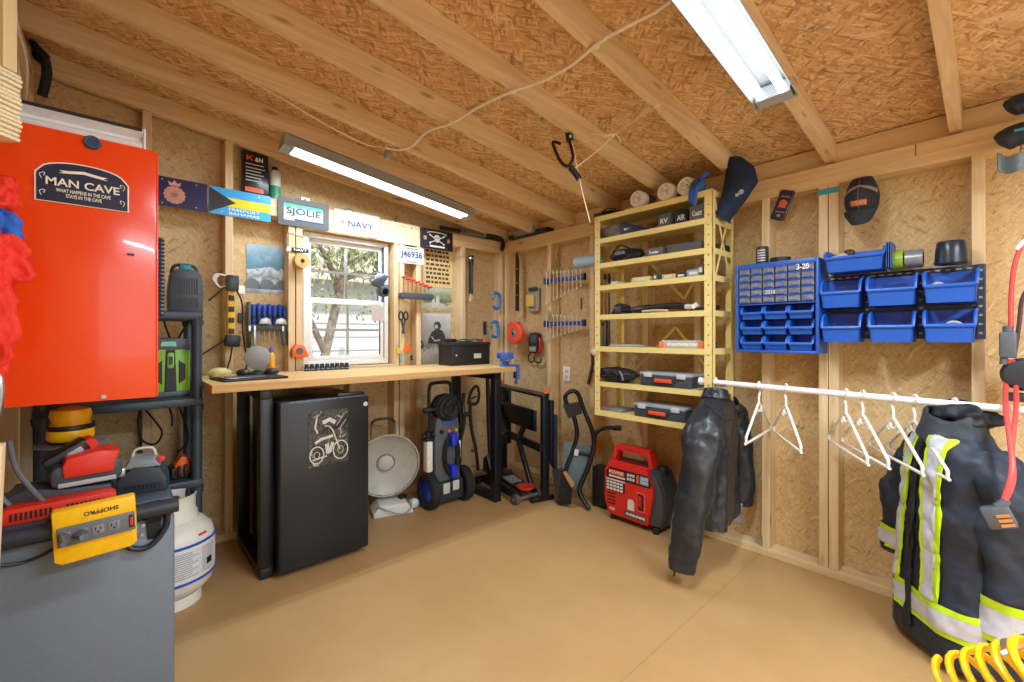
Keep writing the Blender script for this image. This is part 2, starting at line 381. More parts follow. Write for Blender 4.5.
# lumber stamps on the roof deck are printed wood: dark ink strips
# ---------------------------------------------------------------- window and the yard outside
white_vinyl = mat('white vinyl', '#e9e9e6', .4)
glass = bpy.data.materials.new('window glass'); glass.use_nodes = True
_nt = glass.node_tree; _nt.nodes.clear()
_o = _nt.nodes.new('ShaderNodeOutputMaterial'); _m = _nt.nodes.new('ShaderNodeMixShader'); _t = _nt.nodes.new('ShaderNodeBsdfTransparent'); _g = _nt.nodes.new('ShaderNodeBsdfGlossy'); _f = _nt.nodes.new('ShaderNodeFresnel')
_f.inputs['IOR'].default_value = 1.35; _g.inputs['Roughness'].default_value = .02; _t.inputs['Color'].default_value = (.97, .98, .98, 1)
_nt.links.new(_f.outputs[0], _m.inputs[0]); _nt.links.new(_t.outputs[0], _m.inputs[1]); _nt.links.new(_g.outputs[0], _m.inputs[2]); _nt.links.new(_m.outputs[0], _o.inputs[0])
w = bpy.data.objects.new('window_1', None); COL.objects.link(w); w.location = ((WX0 + WX1) / 2, YA2 - .03, WZ0); struct(w, 'white vinyl sash window with a grid of panes over the bench', 'window')
W, HH = WX1 - WX0, WZ1 - WZ0
f = MB()
for x in (-W / 2, W / 2 - .03): f.box(x, x + .03, -.02, .06, 0, HH, .003)
f.box(-W / 2 + .03, W / 2 - .03, -.02, .06, 0, .035, .003); f.box(-W / 2 + .03, W / 2 - .03, -.02, .06, HH - .03, HH, .003)
f.build('window_frame', white_vinyl, w)
MID = 1.372 - WZ0
for nm, za, zb, yo in (('lower_sash', .035, MID + .02, 0), ('upper_sash', MID, HH - .03, .03)):
    f = MB(); xw = W / 2 - .031
    for x in (-xw, xw - .026): f.box(x, x + .026, yo - .012, yo + .012, za, zb, .003)
    f.box(-xw + .026, xw - .026, yo - .012, yo + .012, za, za + .03, .003); f.box(-xw + .026, xw - .026, yo - .012, yo + .012, zb - .03, zb, .003)
    s_ = f.build(nm, white_vinyl, w)
    g = MB(); zc = (za + zb) / 2
    g.box(-.0085, .0085, yo - .004, yo + .004, za + .03, zb - .03); g.box(-xw + .026, -.0085, yo - .004, yo + .004, zc - .008, zc + .008); g.box(.0085, xw - .026, yo - .004, yo + .004, zc - .008, zc + .008)
    g.build('muntins', mat('muntin', '#d8d8d4', .4), s_, smooth=0)
    MB().box(-xw + .026, xw - .026, yo - .0065, yo - .0045, za + .03, zb - .03).build('pane', glass, s_, smooth=0)
# neighbour's clapboard house, tree and ground
sidm = mat('white siding', '#b4b8bd', .6, var=.03, scale=3)
h = thing('neighbor_house', 'white clapboard side of the building beyond the window', 'building', (3.0, 7.2, -.4))
b = MB()
for k in range(11):
    z = k * .22; b.prism([(0, z), (.03, z), (.01, z + .22), (0, z + .22)], -4, 4, M=Matrix.Rotation(-PI / 2, 4, 'Z'))
b.box(-4, 4, .0, .1, 0, 2.42)
b.build('siding', sidm, h, smooth=0)
MB().prism([(-.35, 2.36), (.8, 3.1), (.8, 3.16), (-.42, 2.40)], -4.2, 4.2, M=Matrix.Rotation(PI / 2, 4, 'Z') @ Matrix.Rotation(0, 4, 'X')).build('roof', mat('grey shingle', '#9b948c', .9, var=.25, scale=12), h, smooth=0)
struct(MB().box(-6, 12, YA2 + .3, 14, -.42, -.4).build('ground', mat('yard ground', '#a89c84', .95, var=.3, scale=6), smooth=0))
bark = mat('bark', '#7a7068', .95, var=.35, scale=22, bump=.5)
leafm = mat('leaf green', '#8a9468', .7, var=.35, scale=7)
tr = thing('leafy_tree', 'leaning grey tree with loose green leaves outside the window', 'tree', (1.4, 5.3, -.4))
tk = MB()
tk.tube([(.22, 0, 0), (.36, 0, .9), (.44, .02, 1.35), (.56, .05, 1.85), (.70, .1, 2.45), (.78, .1, 3.0), (.8, 0, 3.6)], [.2, .19, .17, .145, .11, .05], 10, smooth=3)
br_ends = []
for p0, p1, p2 in (((.44, .02, 1.35), (.2, -.1, 1.8), (.02, -.1, 2.35)), ((.70, .1, 2.4), (1.0, -.1, 2.6), (1.4, -.2, 2.75)), ((.62, .1, 2.1), (.35, -.3, 2.4), (.0, -.5, 2.8)), ((.78, .1, 2.9), (.5, 0, 3.2), (.2, .1, 3.3)), ((.66, .05, 2.25), (1.0, .2, 2.35), (1.5, .1, 2.3)), ((.2, -.1, 1.8), (-.1, -.3, 2.1), (-.4, -.4, 2.2)), ((1.0, -.1, 2.6), (1.15, 0, 2.25), (1.2, .1, 1.95))):
    tk.tube([p0, p1, p2], [.045, .014], 7, smooth=4); br_ends += [p1, p2]
tk.build('trunk', bark, tr)
lf = MB(); rnd = random.Random(3)
for c in br_ends + [(1.1, 0, 3.0), (.4, 0, 2.7), (.9, -.2, 2.5), (1.6, 0, 2.7), (.1, 0, 2.6), (.75, -.1, 2.9), (.3, -.2, 2.3), (.0, 0, 2.3), (.6, -.2, 2.5)]:
    for k in range(120):
        p = Vector((c[0] + rnd.gauss(0, .24), c[1] + rnd.gauss(0, .2), c[2] + .12 + rnd.gauss(0, .17)))
        if p.z < 1.75: continue
        M = Matrix.Translation(p) @ Euler((rnd.uniform(0, 6), rnd.uniform(0, 6), rnd.uniform(0, 6))).to_matrix().to_4x4()
        s_ = rnd.uniform(.025, .05)
        vs = [lf.bm.verts.new(M @ Vector(q)) for q in ((-s_, 0, 0), (0, -s_ * .45, .004), (s_, 0, 0), (0, s_ * .45, .004))]
        lf.bm.faces.new(vs)
fo = lf.build('foliage', leafm, tr, smooth=0); fo['kind'] = 'stuff'
# ---------------------------------------------------------------- light: sky through window and open door, lamps
wd = bpy.data.worlds.new('sky'); bpy.context.scene.world = wd; wd.use_nodes = True
nt = wd.node_tree; bg = nt.nodes['Background']
sk = nt.nodes.new('ShaderNodeTexSky'); sk.sky_type = 'HOSEK_WILKIE'; sk.turbidity = 4; sk.ground_albedo = .5; sun = bpy.data.lights.new('sun', 'SUN'); sun.energy = 4.5; sun.angle = .02; sun.color = (1, .96, .9); so_ = bpy.data.objects.new('sun', sun); COL.objects.link(so_); so_.rotation_euler = Vector((.18, .62, -.76)).to_track_quat('-Z', 'Y').to_euler()
sk.sun_direction = Vector((-.3, -.7, .65)).normalized()
mxw = nt.nodes.new('ShaderNodeMix'); mxw.data_type = 'RGBA'; mxw.inputs['Factor'].default_value = .72; mxw.inputs['B'].default_value = (1, 1.0, .98, 1)
nt.links.new(sk.outputs[0], mxw.inputs['A']); nt.links.new(mxw.outputs['Result'], bg.inputs['Color']); bg.inputs['Strength'].default_value = 2.6
# the open doorway behind the camera
d = bpy.data.objects.new('door_1', None); COL.objects.link(d); d.location = (1.2, YF2, 0); struct(d, 'open doorway in the front wall', 'door')
f = MB()
for x in (-.95, .91): f.box(x, x + .04, -.03, .09, 0, 1.86)
f.box(-.91, .91, -.03, .09, 1.82, 1.86); f.build('door_frame', pine_z, d, smooth=0)
struct(MB().box(-6, 12, -14, YF2 - .02, -.12, -.1).build('ground', mat('drive gravel', '#cfd0cf', .95, var=.2, scale=9), smooth=0))
def area(name, loc, rot, sx, sy, power, col=(1, 1, 1), spread=PI):
    l = bpy.data.lights.new(name, 'AREA'); l.shape = 'RECTANGLE'; l.size = sx; l.size_y = sy; l.energy = power; l.color = col; l.spread = spread
    o = bpy.data.objects.new(name, l); COL.objects.link(o); o.location = loc; o.rotation_euler = rot; return o
lamp_white = mat('lamp white enamel', '#a4a9ac', .4, var=0)
tube_on = mat('lit tube', '#ffffff', .3, var=0, emit=('#f4faff', 4.0))
tube_cap = mat('tube cap', '#c9cdd0', .3, metal=.6)
def shop_light(label, x0, x1, yc, wd_, drop, two=True, lit=True, dz=0.0):
    """hooded strip light hung along a rafter, its origin half way along"""
    xc = (x0 + x1) / 2; L_ = x1 - x0; tilt = math.atan(SL)
    t = thing('strip_light', label, 'light', (xc, yc, roofz(xc) - drop), rot=(0, tilt, 0))
    hd = MB(); hw = wd_ / 2
    pr = [(-hw, -.035), (-hw * .55, .03), (hw * .55, .03), (hw, -.035), (hw - .003, -.037), (hw * .52, .024), (-hw * .52, .024), (-hw + .003, -.037)]
    hd.prism(pr, -L_ / 2, L_ / 2, M=Matrix.Rotation(PI / 2, 4, 'Z')); hd.build('hood', lamp_white, t, smooth=0)
    for s in (-1, 1):
        e = MB(); e.prism([(-hw, -.04), (-hw * .55, .033), (hw * .55, .033), (hw, -.04)], s * L_ / 2, s * (L_ / 2 + .008), M=Matrix.Rotation(PI / 2, 4, 'Z')); e.build('end_plate', lamp_white, t, smooth=0); MB().box(s * L_ / 2 - (.045 if s > 0 else 0), s * L_ / 2 + (.045 if s < 0 else 0), -hw * .8, hw * .8, -.04, .01).build('lamp_holder', lamp_white, t, smooth=0)
    for y in ((-hw * .5, hw * .5) if two else (0,)):
        tb = MB().cyl((-L_ / 2 + .05, y, -.028), (L_ / 2 - .05, y, -.028), .0135); tb.build('tube', tube_on if lit else lamp_white, t)
    MB().box(-.25, .25, -.02, .02, .03, drop + .001 if drop > .031 else .032).build('mount', lamp_white, t, smooth=0)
    return t
def lit(label, x0, x1, yc, wd_, power):
    """a strip light whose two tubes each carry a narrow lamp of their own length"""
    t = shop_light(label, x0, x1, yc, wd_, .045)
    xc = (x0 + x1) / 2; M = Matrix.Translation(t.location) @ Euler(t.rotation_euler).to_matrix().to_4x4()
    for s in (-1, 1):
        p = M @ Vector((0, s * wd_ * .25, -.0445)); area('tube_lamp', p, (0, math.atan(SL), 0), x1 - x0 - .12, .022, power / 2, (.76, .89, 1))
lit('lit twin-tube strip light along the rafter over the workbench', .655, 1.885, 2.535, .13, 18)
lit('large lit twin-tube strip light overhead near the blue cap', 0.57, 1.79, .54, .14, 26)
lit('added unseen twin-tube fill light on the rafters nearest the open doorway', .6, 1.8, -1.0, .15, 70)  # added fill light behind the camera, brightens surfaces facing the doorway
# ================================================================ left cluster
black = mat('black plastic', '#17191c', .45); black_m = mat('black steel', '#15171a', .38, metal=.3)
char = mat('charcoal plastic', '#3a4148', .5); char2 = mat('slate plastic', '#2c3540', .5)
red = mat('red tool plastic', '#d8301f', .4); cream = mat('cream print', '#e9e2cf', .5, var=0); white = mat('white plastic', '#eeeeea', .4)
yellow = mat('yellow plastic', '#f4bd10', .4); rubber = mat('black rubber', '#1b1c1e', .7); steel = mat('bright steel', '#b9bdc2', .3, metal=.9)
navy = mat('navy print', '#171d3a', .4); orange = mat('orange plastic', '#f26a1b', .4); blue = mat('blue plastic', '#1f5fc8', .38)
# --- red wall cabinet
CXR, CY0, CZ0, CZ1 = .0955, 1.70, .966, 1.707
red_en = mat('red enamel', '#e8430f', .22, coat=.3, var=.02)
t = thing('wall_cabinet', 'tall glossy red steel cabinet on the left wall beside the black rack', 'cabinet', (XL, CY0, CZ0))
W_, DD, HHc = CXR - XL, .62, CZ1 - CZ0
MB().box(.001, W_ - .004, 0, DD, 0, HHc, .003).build('body', red_en, t)
for k, y in enumerate((0.002, DD / 2 + .002)):
    dr = MB().box(W_ - .004, W_ + .001, y + .004, y + DD / 2 - .004, .003, HHc - .003, .001).build('door', red_en, t)
    MB().box(W_ + .001, W_ + .012, y + (DD / 2 - .05 if k == 0 else .03), y + (DD / 2 - .035 if k == 0 else .045), HHc * .4, HHc * .58, .003).build('handle', mat('black pull', '#202225', .4), dr)
MB().cyl((W_ - .12, .0, .012), (W_ - .12, -.006, .012), .006, seg=12).build('screw', steel, t)
# MAN CAVE plaque
x0, z0 = onY(34.5, 199, CY0); x1, z1 = onY(129, 213.5, CY0); xm, zt = onY(78, 164.5, CY0); _, zs = onY(129, 187, CY0)
zb = (z0 + z1) / 2; w_ = x1 - x0; h_ = zt - zb; sh = zs - zb
t = thing('plaque', 'navy arched MAN CAVE plaque stuck on the red cabinet', 'sign', ((x0 + x1) / 2, CY0 - .003, zb))
def arch(w, h, s, n=14):
    p = [(w / 2, 0), (w / 2, s)]
    for i in range(1, n): a = PI * i / n; p.append((w / 2 * math.cos(a) * .93, s + (h - s) * (math.sin(a) ** .75)))
    return p + [(-w / 2, s), (-w / 2, 0)]
MB().prism(arch(w_, h_, sh), -.002, .0028).build('edge', cream, t, smooth=0)
MB().prism([(x * .965, z * .955 + .0018) for x, z in arch(w_, h_, sh)], -.0032, -.002).build('face', navy, t, smooth=0)
text('MAN CAVE', w_ * .78, h_ * .19, cream, t, 0, -.0033, h_ * .49)
text('WHAT HAPPENS IN THE CAVE\nSTAYS IN THE CAVE', w_ * .58, h_ * .2, cream, t, 0, -.0033, h_ * .24)
bn = MB()
bn.prism([(-.26 * w_, .70 * h_), (-.21 * w_, .735 * h_), (-.26 * w_, .77 * h_), (-.17 * w_, .78 * h_), (0, .83 * h_), (.17 * w_, .78 * h_), (.26 * w_, .77 * h_), (.21 * w_, .735 * h_), (.26 * w_, .70 * h_), (.16 * w_, .72 * h_), (0, .76 * h_), (-.16 * w_, .72 * h_)], -.0039, -.0033); bn.build('banner', cream, t, smooth=0)
fl = MB()
for sx in (-1, 1):
    for zz in (.12, .52):
        fl.tube([(sx * w_ * .43, -.0036, zz * h_), (sx * w_ * .45, -.0036, (zz + .1) * h_), (sx * w_ * .40, -.0036, (zz + .14) * h_), (sx * w_ * .41, -.0036, (zz + .06) * h_)], .0009, 5, smooth=4)
fl.build('scrollwork', cream, t)
# round magnet, latch
x, z = onY(92.5, 143, CY0)
t = thing('round_magnet', 'round dark blue magnet stuck near the top of the red cabinet', 'magnet', (x, CY0, z))
MB().cyl((0, -.0002, 0), (0, -.009, 0), .019, .0178, 32).build('cap', mat('dark blue plastic', '#2a3d58', .35), t)
MB().tube([(.0145 * math.cos(2 * PI * i / 28), -.009, .0145 * math.sin(2 * PI * i / 28)) for i in range(28)], .0016, 6, closed=True).build('rim', mat('rim blue', '#45597a', .4), t)
x, z = onY(131, 254.5, CY0)
t = thing('magnet_clip', 'small grey magnetic clip halfway down the red cabinet', 'clip', (x, CY0, z))
MB().obox((0, -.004, 0), (.016, .008, .006), (0, .1, 0), .002).build('body', mat('grey clip', '#5a6170', .4), t); MB().obox((.004, -.0095, 0), (.006, .004, .004), (0, .1, 0), .001).build('tab', char, t)
# cloth garments hanging at the frame's edge
def cloth(name, label, cat, m, fn, nu=26, nv=30, parent=None, thick=.004, group=None):
    o = MB().grid(fn, nu, nv).build(name, m, parent, smooth=60, solid=thick, subd=1)
    if parent is None: tag(o, label, cat, group)
    return o
redc = mat('red cloth', '#e8301c', .75, bump=.15, scale=300); bluec = mat('blue cloth', '#2763c4', .75, bump=.15, scale=300)
t = thing('windbreaker', 'crumpled red jacket with blue collar hanging before the red cabinet', 'jacket', (0, 0, 0))
def blob(cx, cy, cz, rx, rz, ry, ph, k=5):
    def f(u, v):
        a = 2 * PI * u; th = PI * (v * .998 + .001)
        wv = 1 + .15 * math.sin(k * a + ph + 4 * v) * math.sin(th) + .10 * math.sin(9 * v + ph * 2 + 2 * a) + .07 * math.sin(21 * v + 3 * a + ph) + .05 * math.sin(13 * a - 8 * v)
        return (cx + rx * math.sin(th) * math.cos(a) * wv, cy + ry * math.sin(th) * math.sin(a) * wv, cz + rz * math.cos(th) * (1 + .06 * math.sin(3 * a + ph)))
    return f
def pxblob(px, py, w, h, Y, m, name, ph, k=5, ry=.03):
    x, z = onY(px, py, Y); s_ = Y / ray(px, py)[1] / FPX
    return MB().grid(blob(x, Y, z, w * s_ / 1.35, h * s_, ry, ph, k), 40, 26, True).build(name, m, t, smooth=60, subd=1)
_px = pxblob
def pxblob(*a, **k): return crease(_px(*a, **k), .035, .035)
pxblob(0, 262, 27, 30, 1.55, redc, 'sleeve', 1.2); pxblob(-4, 232, 22, 24, 1.57, bluec, 'collar', 2.7); pxblob(0, 193, 17, 17, 1.58, redc, 'hood', .3)
pxblob(-10, 320, 24, 60, 1.56, redc, 'body', 2.2)
x, z = onY(1, 395, 1.5)
t = thing('metal_hook', 'grey metal hook at the left frame edge below the red jacket', 'hook', (x - .02, 1.5, z))
MB().tube([(-.06, .02, .06), (.0, 0, .055), (.018, -.01, .02), (.012, -.015, -.05), (-.01, -.012, -.07)], .009, 10, smooth=5).build('hook', steel, t); MB().box(-.07, -.055, .0, .05, .02, .1, .003).build('plate', steel, t)
# --- strip fixture lying on the cabinet
t = thing('spare_fixture', 'white unlit strip fixture lying on top of the red cabinet', 'light fixture', (-.085, 1.93, CZ1))
bx = MB(); bx.prism([(-.055, .001), (.055, .001), (.055, .075), (.03, .118), (-.06, .118), (-.06, .105), (-.035, .09), (-.035, .03), (-.055, .02)], -.155, .155, M=Matrix.Rotation(PI / 2, 4, 'Z')); bx.build('housing', white, t, smooth=0)
for s in (-1, 1): MB().box(s * .156 - .003, s * .156 + .003, -.062, .056, .0005, .12, .002).build('end_plate', white, t)
MB().cyl((-.15, -.056, .06), (.15, -.056, .06), .013).build('tube', mat('unlit tube', '#f3f3f0', .3, var=0), t)
MB().box(-.15, .15, -.066, -.0605, .108, .117).build('trim_strip', black, t)
bd = MB()
for k in range(34): bd.sph((-.15 + k * .0091, -.02, .1225), .0045, 8, 6)
bd.build('bead_chain', mat('chain white', '#dcdcd8', .35), t)
# --- hand brush with cream bristles, cable, strap up in the corner
t = thing('brush', 'broad cream bristled brush on a plain wooden board at the upper corner', 'brush', (0, 0, 0))
p = [at(*q, 1.0) for q in ((-12, 66), (17, 66), (17, 138), (8, 134), (-12, 118))]
ux = (at(60, 66, 1.0) - at(0, 66, 1.0)).normalized(); M = Matrix((ux, Vector((-ux.y, ux.x, 0)), Vector((0, 0, 1)))).transposed().to_4x4(); M.translation = at(0, 66, 1.0)
t.matrix_world = M
k = 1.0 / FPX
b = MB(); b.prism([(-30 * k, .07 * 0), (3 * k, 0), (3 * k, 268 * k), (-30 * k, 268 * k)], .0, .03, bev=.003); b.build('handle_board', wood_mat('brush board', 2, '#d8b583', '#ecd2a4', False), t)
b = MB()
for i in range(15):
    z = -2 * k - i * 4.6 * k; xr = (5 + 1.5 * math.sin(i * 1.3)) * k
    b.box(-30 * k, xr, -.012, .034, z - 3.6 * k, z, .0018)
b.build('bristle_rows', mat('cream bristle', '#ecdcb6', .7, var=.12, bump=.4, scale=150), t)
MB().box(-30 * k, 1 * k, -.004, .028, -68 * k, .0).build('bristle_core', mat('brush core', '#cbb88e', .8), t)
wire_w = mat('white cable', '#efe6d4', .5)
o = MB().tube([at(14, -12, 1.35), at(15, 8, 1.4), at(18, 30, 1.5), at(24, 50, 1.6), at(27, 70, 1.7), at(26, 92, 1.78), at(25, 99, 1.85)], .0045, 8, smooth=6).build('power_cable', wire_w); tag(o, 'white cable dropping from the roof to the fixture on the red cabinet', 'cable')
t = thing('ratchet_strap', 'black strap and buckle hanging in the upper corner above the red cabinet', 'strap', at(35, 40, 1.96))
q = lambda px, py, dt=0: at(px, py, 1.94 + dt) - at(35, 40, 1.96)
MB().tube([q(30, 30), q(32, 40), q(36, 48), q(38, 58), q(46, 62)], .016, 8, smooth=4).build('webbing', black, t); MB().tube([q(45, 60, -.02), q(47, 72, -.02), q(45, 84, -.02), q(42, 96, -.02)], .017, 8, smooth=4).build('hose', rubber, t)
MB().obox(q(41, 54, -.03), (.05, .03, .035), (0, .5, .7), .006).build('buckle', black_m, t)
# --- grey rolling tool cart
GX1, GZ = .136, .655
t = thing('tool_cart', 'large slate grey rolling tool chest with a push handle', 'tool chest', (XL, 1.70, 0))
gw = GX1 - XL; slate = mat('slate cart plastic', '#707c88', .42, var=.05)
b = MB(); b.box(.012, gw, 0, .52, .06, GZ - .05, .012); b.build('body', slate, t)
b = MB(); b.box(.008, gw + .004, -.006, .526, GZ - .05, GZ - .018, .008); b.box(.02, gw - .006, .014, .506, GZ - .018, GZ, .006); b.build('lid', mat('cart lid', '#39424c', .45), t)
hb = MB(); zz = GZ - .012; hb.tube([(.02, -.045, zz), (gw + .005, -.045, zz)], .021, 14); hb.build('push_handle', mat('handle black', '#272e37', .4), t)
for x in (.035, gw - .05):
    br = MB(); br.prism([(0, zz + .012), (-.035, zz + .012), (-.05, zz - .01), (-.035, zz - .03), (-.012, zz - .05), (.002, zz - .11)], x - .016, x + .016, M=Matrix.Rotation(PI / 2, 4, 'Z') @ Matrix.Diagonal((1, -1, 1, 1))); a_ = br.build('bracket', mat('bracket black', '#20262d', .45), t, smooth=0)
lp = MB(); lp.tube([(gw - .02, -.004, zz - .02), (gw - .022, -.012, zz - .07), (gw - .06, -.016, zz - .115), (gw - .1, -.014, zz - .11), (gw - .115, -.008, zz - .085)], .008, 10, smooth=5); lp.build('side_grip', mat('bracket black', '#20262d'), t)
for x, z in ((gw - .075, zz - .055), (gw - .078, zz - .082)): MB().lathe([(0, .003), (.005, .0025), (.0058, 0)], 14, Matrix.Translation((x, -.001, z)) @ Matrix.Rotation(PI / 2, 4, 'X')).build('rivet', steel, t)
for x in (.06, gw - .06):
    for y in (.05, .47): MB().cyl((x - .018, y, .04), (x + .018, y, .04), .04).build('wheel', rubber, t)
MB().box(.02, gw - .01, .03, .49, .045, .062).build('base', slate, t, smooth=0)
# power strip hung over the handle
P0 = Vector((*[onY(51, 512.5, 1.615)[0]], 1.615, onY(51, 512.5, 1.615)[1])); P1 = Vector((onY(135, 494, 1.615)[0], 1.615, onY(135, 494, 1.615)[1])); P2 = Vector((onY(53, 567, 1.615)[0], 1.615, onY(53, 567, 1.615)[1]))
ps_w = (P1 - P0).length; ps_h = (P2 - P0).length; ang = -math.atan2(P1.z - P0.z, P1.x - P0.x)
t = thing('power_strip', 'yellow SHOPPRO power strip with grey outlets hung on the cart handle', 'power strip', (P0 + P1) / 2, rot=(0, ang, 0))
w2 = ps_w / 2
b = MB(); b.box(-w2, w2, -.012, .028, -ps_h * .38, 0, .006); b.prism([(-w2, -ps_h * .36), (w2, -ps_h * .36), (w2 - .002, -ps_h * .93), (w2 - .014, -ps_h), (-w2 + .014, -ps_h), (-w2, -ps_h * .93)], -.006, .006, bev=.002); b.build('housing', yellow, t)
MB().box(-w2 * .9, w2 * .96, -.0155, -.0115, -ps_h * .66, -ps_h * .3, .003).build('outlet_panel', mat('panel grey', '#676a70', .5), t)
text('SHOPPRO', ps_w * .42, .011, black, t, 0.012, -.0125, -ps_h * .15, rot=(0, PI, 0))
for k in range(4):
    x = -w2 * .74 + k * ps_w * .195; zc = -ps_h * .48
    s_ = MB(); s_.box(x - .012, x + .012, -.0175, -.0152, zc - .012, zc + .012, .004); so = s_.build('outlet', mat('outlet grey', '#7b7e84', .5), t)
    if k > 1:
        s_ = MB(); s_.box(x - .006, x - .004, -.0182, -.0172, zc - .001, zc + .007); s_.box(x + .004, x + .006, -.0182, -.0172, zc - .001, zc + .007); s_.cyl((x, -.0182, zc - .006), (x, -.0172, zc - .006), .0025, seg=10); s_.build('slots', black, so, smooth=0)
sw = MB().box(w2 * .80, w2 * .93, -.0165, -.015, -ps_h * .6, -ps_h * .36, .002).build('switch_bezel', black, t); MB().box(w2 * .825, w2 * .905, -.0195, -.0162, -ps_h * .56, -ps_h * .4, .002).build('rocker', mat('lit red rocker', '#e23a12', .3), sw)
ps = t
# plugs and cords
grey_cord = mat('grey cord', '#5d6064', .5)
M_ = Matrix.Translation(ps.location) @ Euler(ps.rotation_euler).to_matrix().to_4x4()
for k, (pts, lab) in enumerate((([(9, 440), (16, 468), (32, 490), (50, 510), (60, 528)], 'grey plugged cord running from the upper edge to the power strip'), ([(-6, 488), (12, 508), (34, 516), (52, 530), (75, 532)], 'grey plugged cord looping low to the power strip'))):
    x = -w2 * .74 + k * ps_w * .195; pz = M_ @ Vector((x, -.0178, -ps_h * .48)); pf = M_ @ Vector((x, -.03, -ps_h * .48)); pe = M_ @ Vector((x, -.05, -ps_h * .47))
    t = thing('plugged_cable', lab, 'cord', pz)
    MB().cyl(pz - pz, pf - pz, .012, .010).build('plug', mat('plug grey', '#55585c', .5), t)
    P = [at(px, py, 1.17 + .012 * i) - pz for i, (px, py) in enumerate(pts[:-1])] + [pe - pz, pf - pz]
    MB().tube(P, .0065, 9, smooth=6).build('cable', grey_cord, t)
o = MB().tube([at(-4, 566, 1.1), at(25, 562, 1.14), at(55, 548, 1.18), at(70, 528, 1.24), at(55, 505, 1.28)], .004, 8, smooth=6).build('thin_cord', black); tag(o, 'thin black cord drooping across the slate tool chest', 'cord')
o = MB().tube([at(9, 515, 1.235), at(13, 560, 1.235), at(15, 600, 1.235), at(6, 640, 1.235), at(-3, 655, 1.235)], .0035, 8, smooth=6).build('thin_cord', mat('pale cord', '#8f9aa0', .5)); tag(o, 'thin pale cord hanging down the left of the tool chest', 'cord')
x0, y0 = -.2, 1.27
b = MB(); b.prism([(-.07, 0), (.012, 0), (.043, .944), (-.065, .944)], -.02, .02, bev=.002); o = b.build('loose_board', pine_z, None, loc=(x0, y0, 0)); tag(o, 'pale pine board standing at the left edge near the grey cords', 'board')
# --- chargers and batteries on the cart
def on_cart(px, py): return onZ(px, py, GZ)
slot = mat('slot dark', '#2a0f0c', .6)
t = thing('battery_charger', 'long red and black charger dock along the front of the cart top', 'charger', (-.13, 1.765, GZ))
b = MB(); b.prism([(-.12, 0), (.13, 0), (.132, .03), (.12, .042), (-.08, .042), (-.12, .018)], -.04, .03, bev=.004); b.build('body', red, t)
s_ = MB()
for i in range(9): s_.box(-.075 + i * .009, -.07 + i * .009, -.0415, -.0395, .010, .03)
for i in range(9): s_.box(.03 + i * .009, .035 + i * .009, -.0415, -.0395, .010, .03)
s_.build('vent_slots', slot, t, smooth=0)
b = MB(); b.prism([(-.12, 0), (.13, 0), (.12, .05), (.03, .055), (-.06, .07), (-.12, .04)], .031, .13, bev=.006); b.build('cradle', char, t)
t = thing('battery_pack', 'big red topped slide battery resting on the red charger dock', 'battery', (-.065, 1.85, GZ + .057), rot=(0, .0, .1))
b = MB(); b.prism(rrect(.155, .062, .02, cx=0, cz=.033), -.055, .06, bev=.008); b.build('case', char, t)
b = MB(); b.prism([(-.05, .03), (.055, .03), (.06, .058), (.07, .09), (.02, .098), (-.045, .085), (-.055, .06)], -.064, .05, bev=.006); b.build('shell', red, t)
MB().box(-.062, .062, -.0595, -.0545, .004, .017, .002).build('label_strip', mat('silver label', '#a9abad', .4), t)
MB().box(.045, .085, -.05, .03, .002, .03, .006).build('latch', steel, t)
t = thing('battery_charger', 'black vented charger with a grey lid right of the red battery', 'charger', (.068, 1.86, GZ), rz=-.12)
b = MB(); b.prism([(-.06, 0), (.064, 0), (.062, .035), (.045, .075), (-.02, .085), (-.06, .05)], -.055, .075, bev=.008); b.build('body', char2, t)
s_ = MB()
for i in range(9): s_.box(-.04 + i * .010, -.034 + i * .010, -.0565, -.0545, .012, .028)
s_.build('vents', black, t, smooth=0)
b = MB(); b.prism([(-.045, .0), (.045, .0), (.03, .022), (-.03, .026)], -.05, .06, bev=.004, M=Matrix.Translation((0, 0, .078))); b.build('lid', mat('grey lid', '#7e878d', .35), t)
MB().tube([(-.03, .02, .10), (-.02, .02, .125), (.02, .02, .125), (.03, .02, .10)], .004, 8, smooth=4).build('handle', mat('beige wire', '#cfc6b2', .4), t)
MB().obox((.045, -.02, .095), (.02, .02, .014), (0, .2, 0), .003).build('button', red, t)
t = thing('sander', 'yellow and black power sander standing behind the red battery', 'power tool', (-.105, 1.98, GZ + .0))
MB().lathe([(0, .0), (.05, 0), (.055, .02), (.05, .05), (.045, .12), (.05, .155), (.052, .165), (0, .165)], 28).build('base', black, t)
MB().lathe([(.0505, .166), (.056, .175), (.055, .2), (.045, .225), (.05, .245), (.046, .262), (.02, .27), (0, .27)], 28).build('motor_cap', yellow, t)
MB().lathe([(.0552, .20), (.0575, .203), (.057, .214), (.0545, .216)], 28, close=True).build('band', black, t); MB().lathe([(.04, .150), (.085, .152), (.085, .157), (.04, .159)], 28).build('flange', mat('clear grey', '#6d757a', .3), t)
t = thing('battery_pack', 'small black battery propped at a slant below the yellow sander', 'battery', (-.115, 1.90, GZ + .145), rot=(.1, -.55, .15))
b = MB(); b.prism(rrect(.11, .04, .012), -.06, -.005, bev=.005); b.build('case', black, t); MB().box(.0, .035, -.0625, -.059, -.008, .008, .001).build('label_strip', mat('silver label', '#a9abad'), t); MB().cyl((.055, -.06, -.002), (.055, -.01, -.002), .016).build('knob', red, t)
o = MB().tube([at(24, 410, 1.95), at(40, 445, 1.95), at(28, 470, 1.95), at(26, 492, 1.9)], .006, 8, smooth=6).build('cable_bundle', rubber); tag(o, 'black cord bundle hanging left of the yellow sander', 'cord')
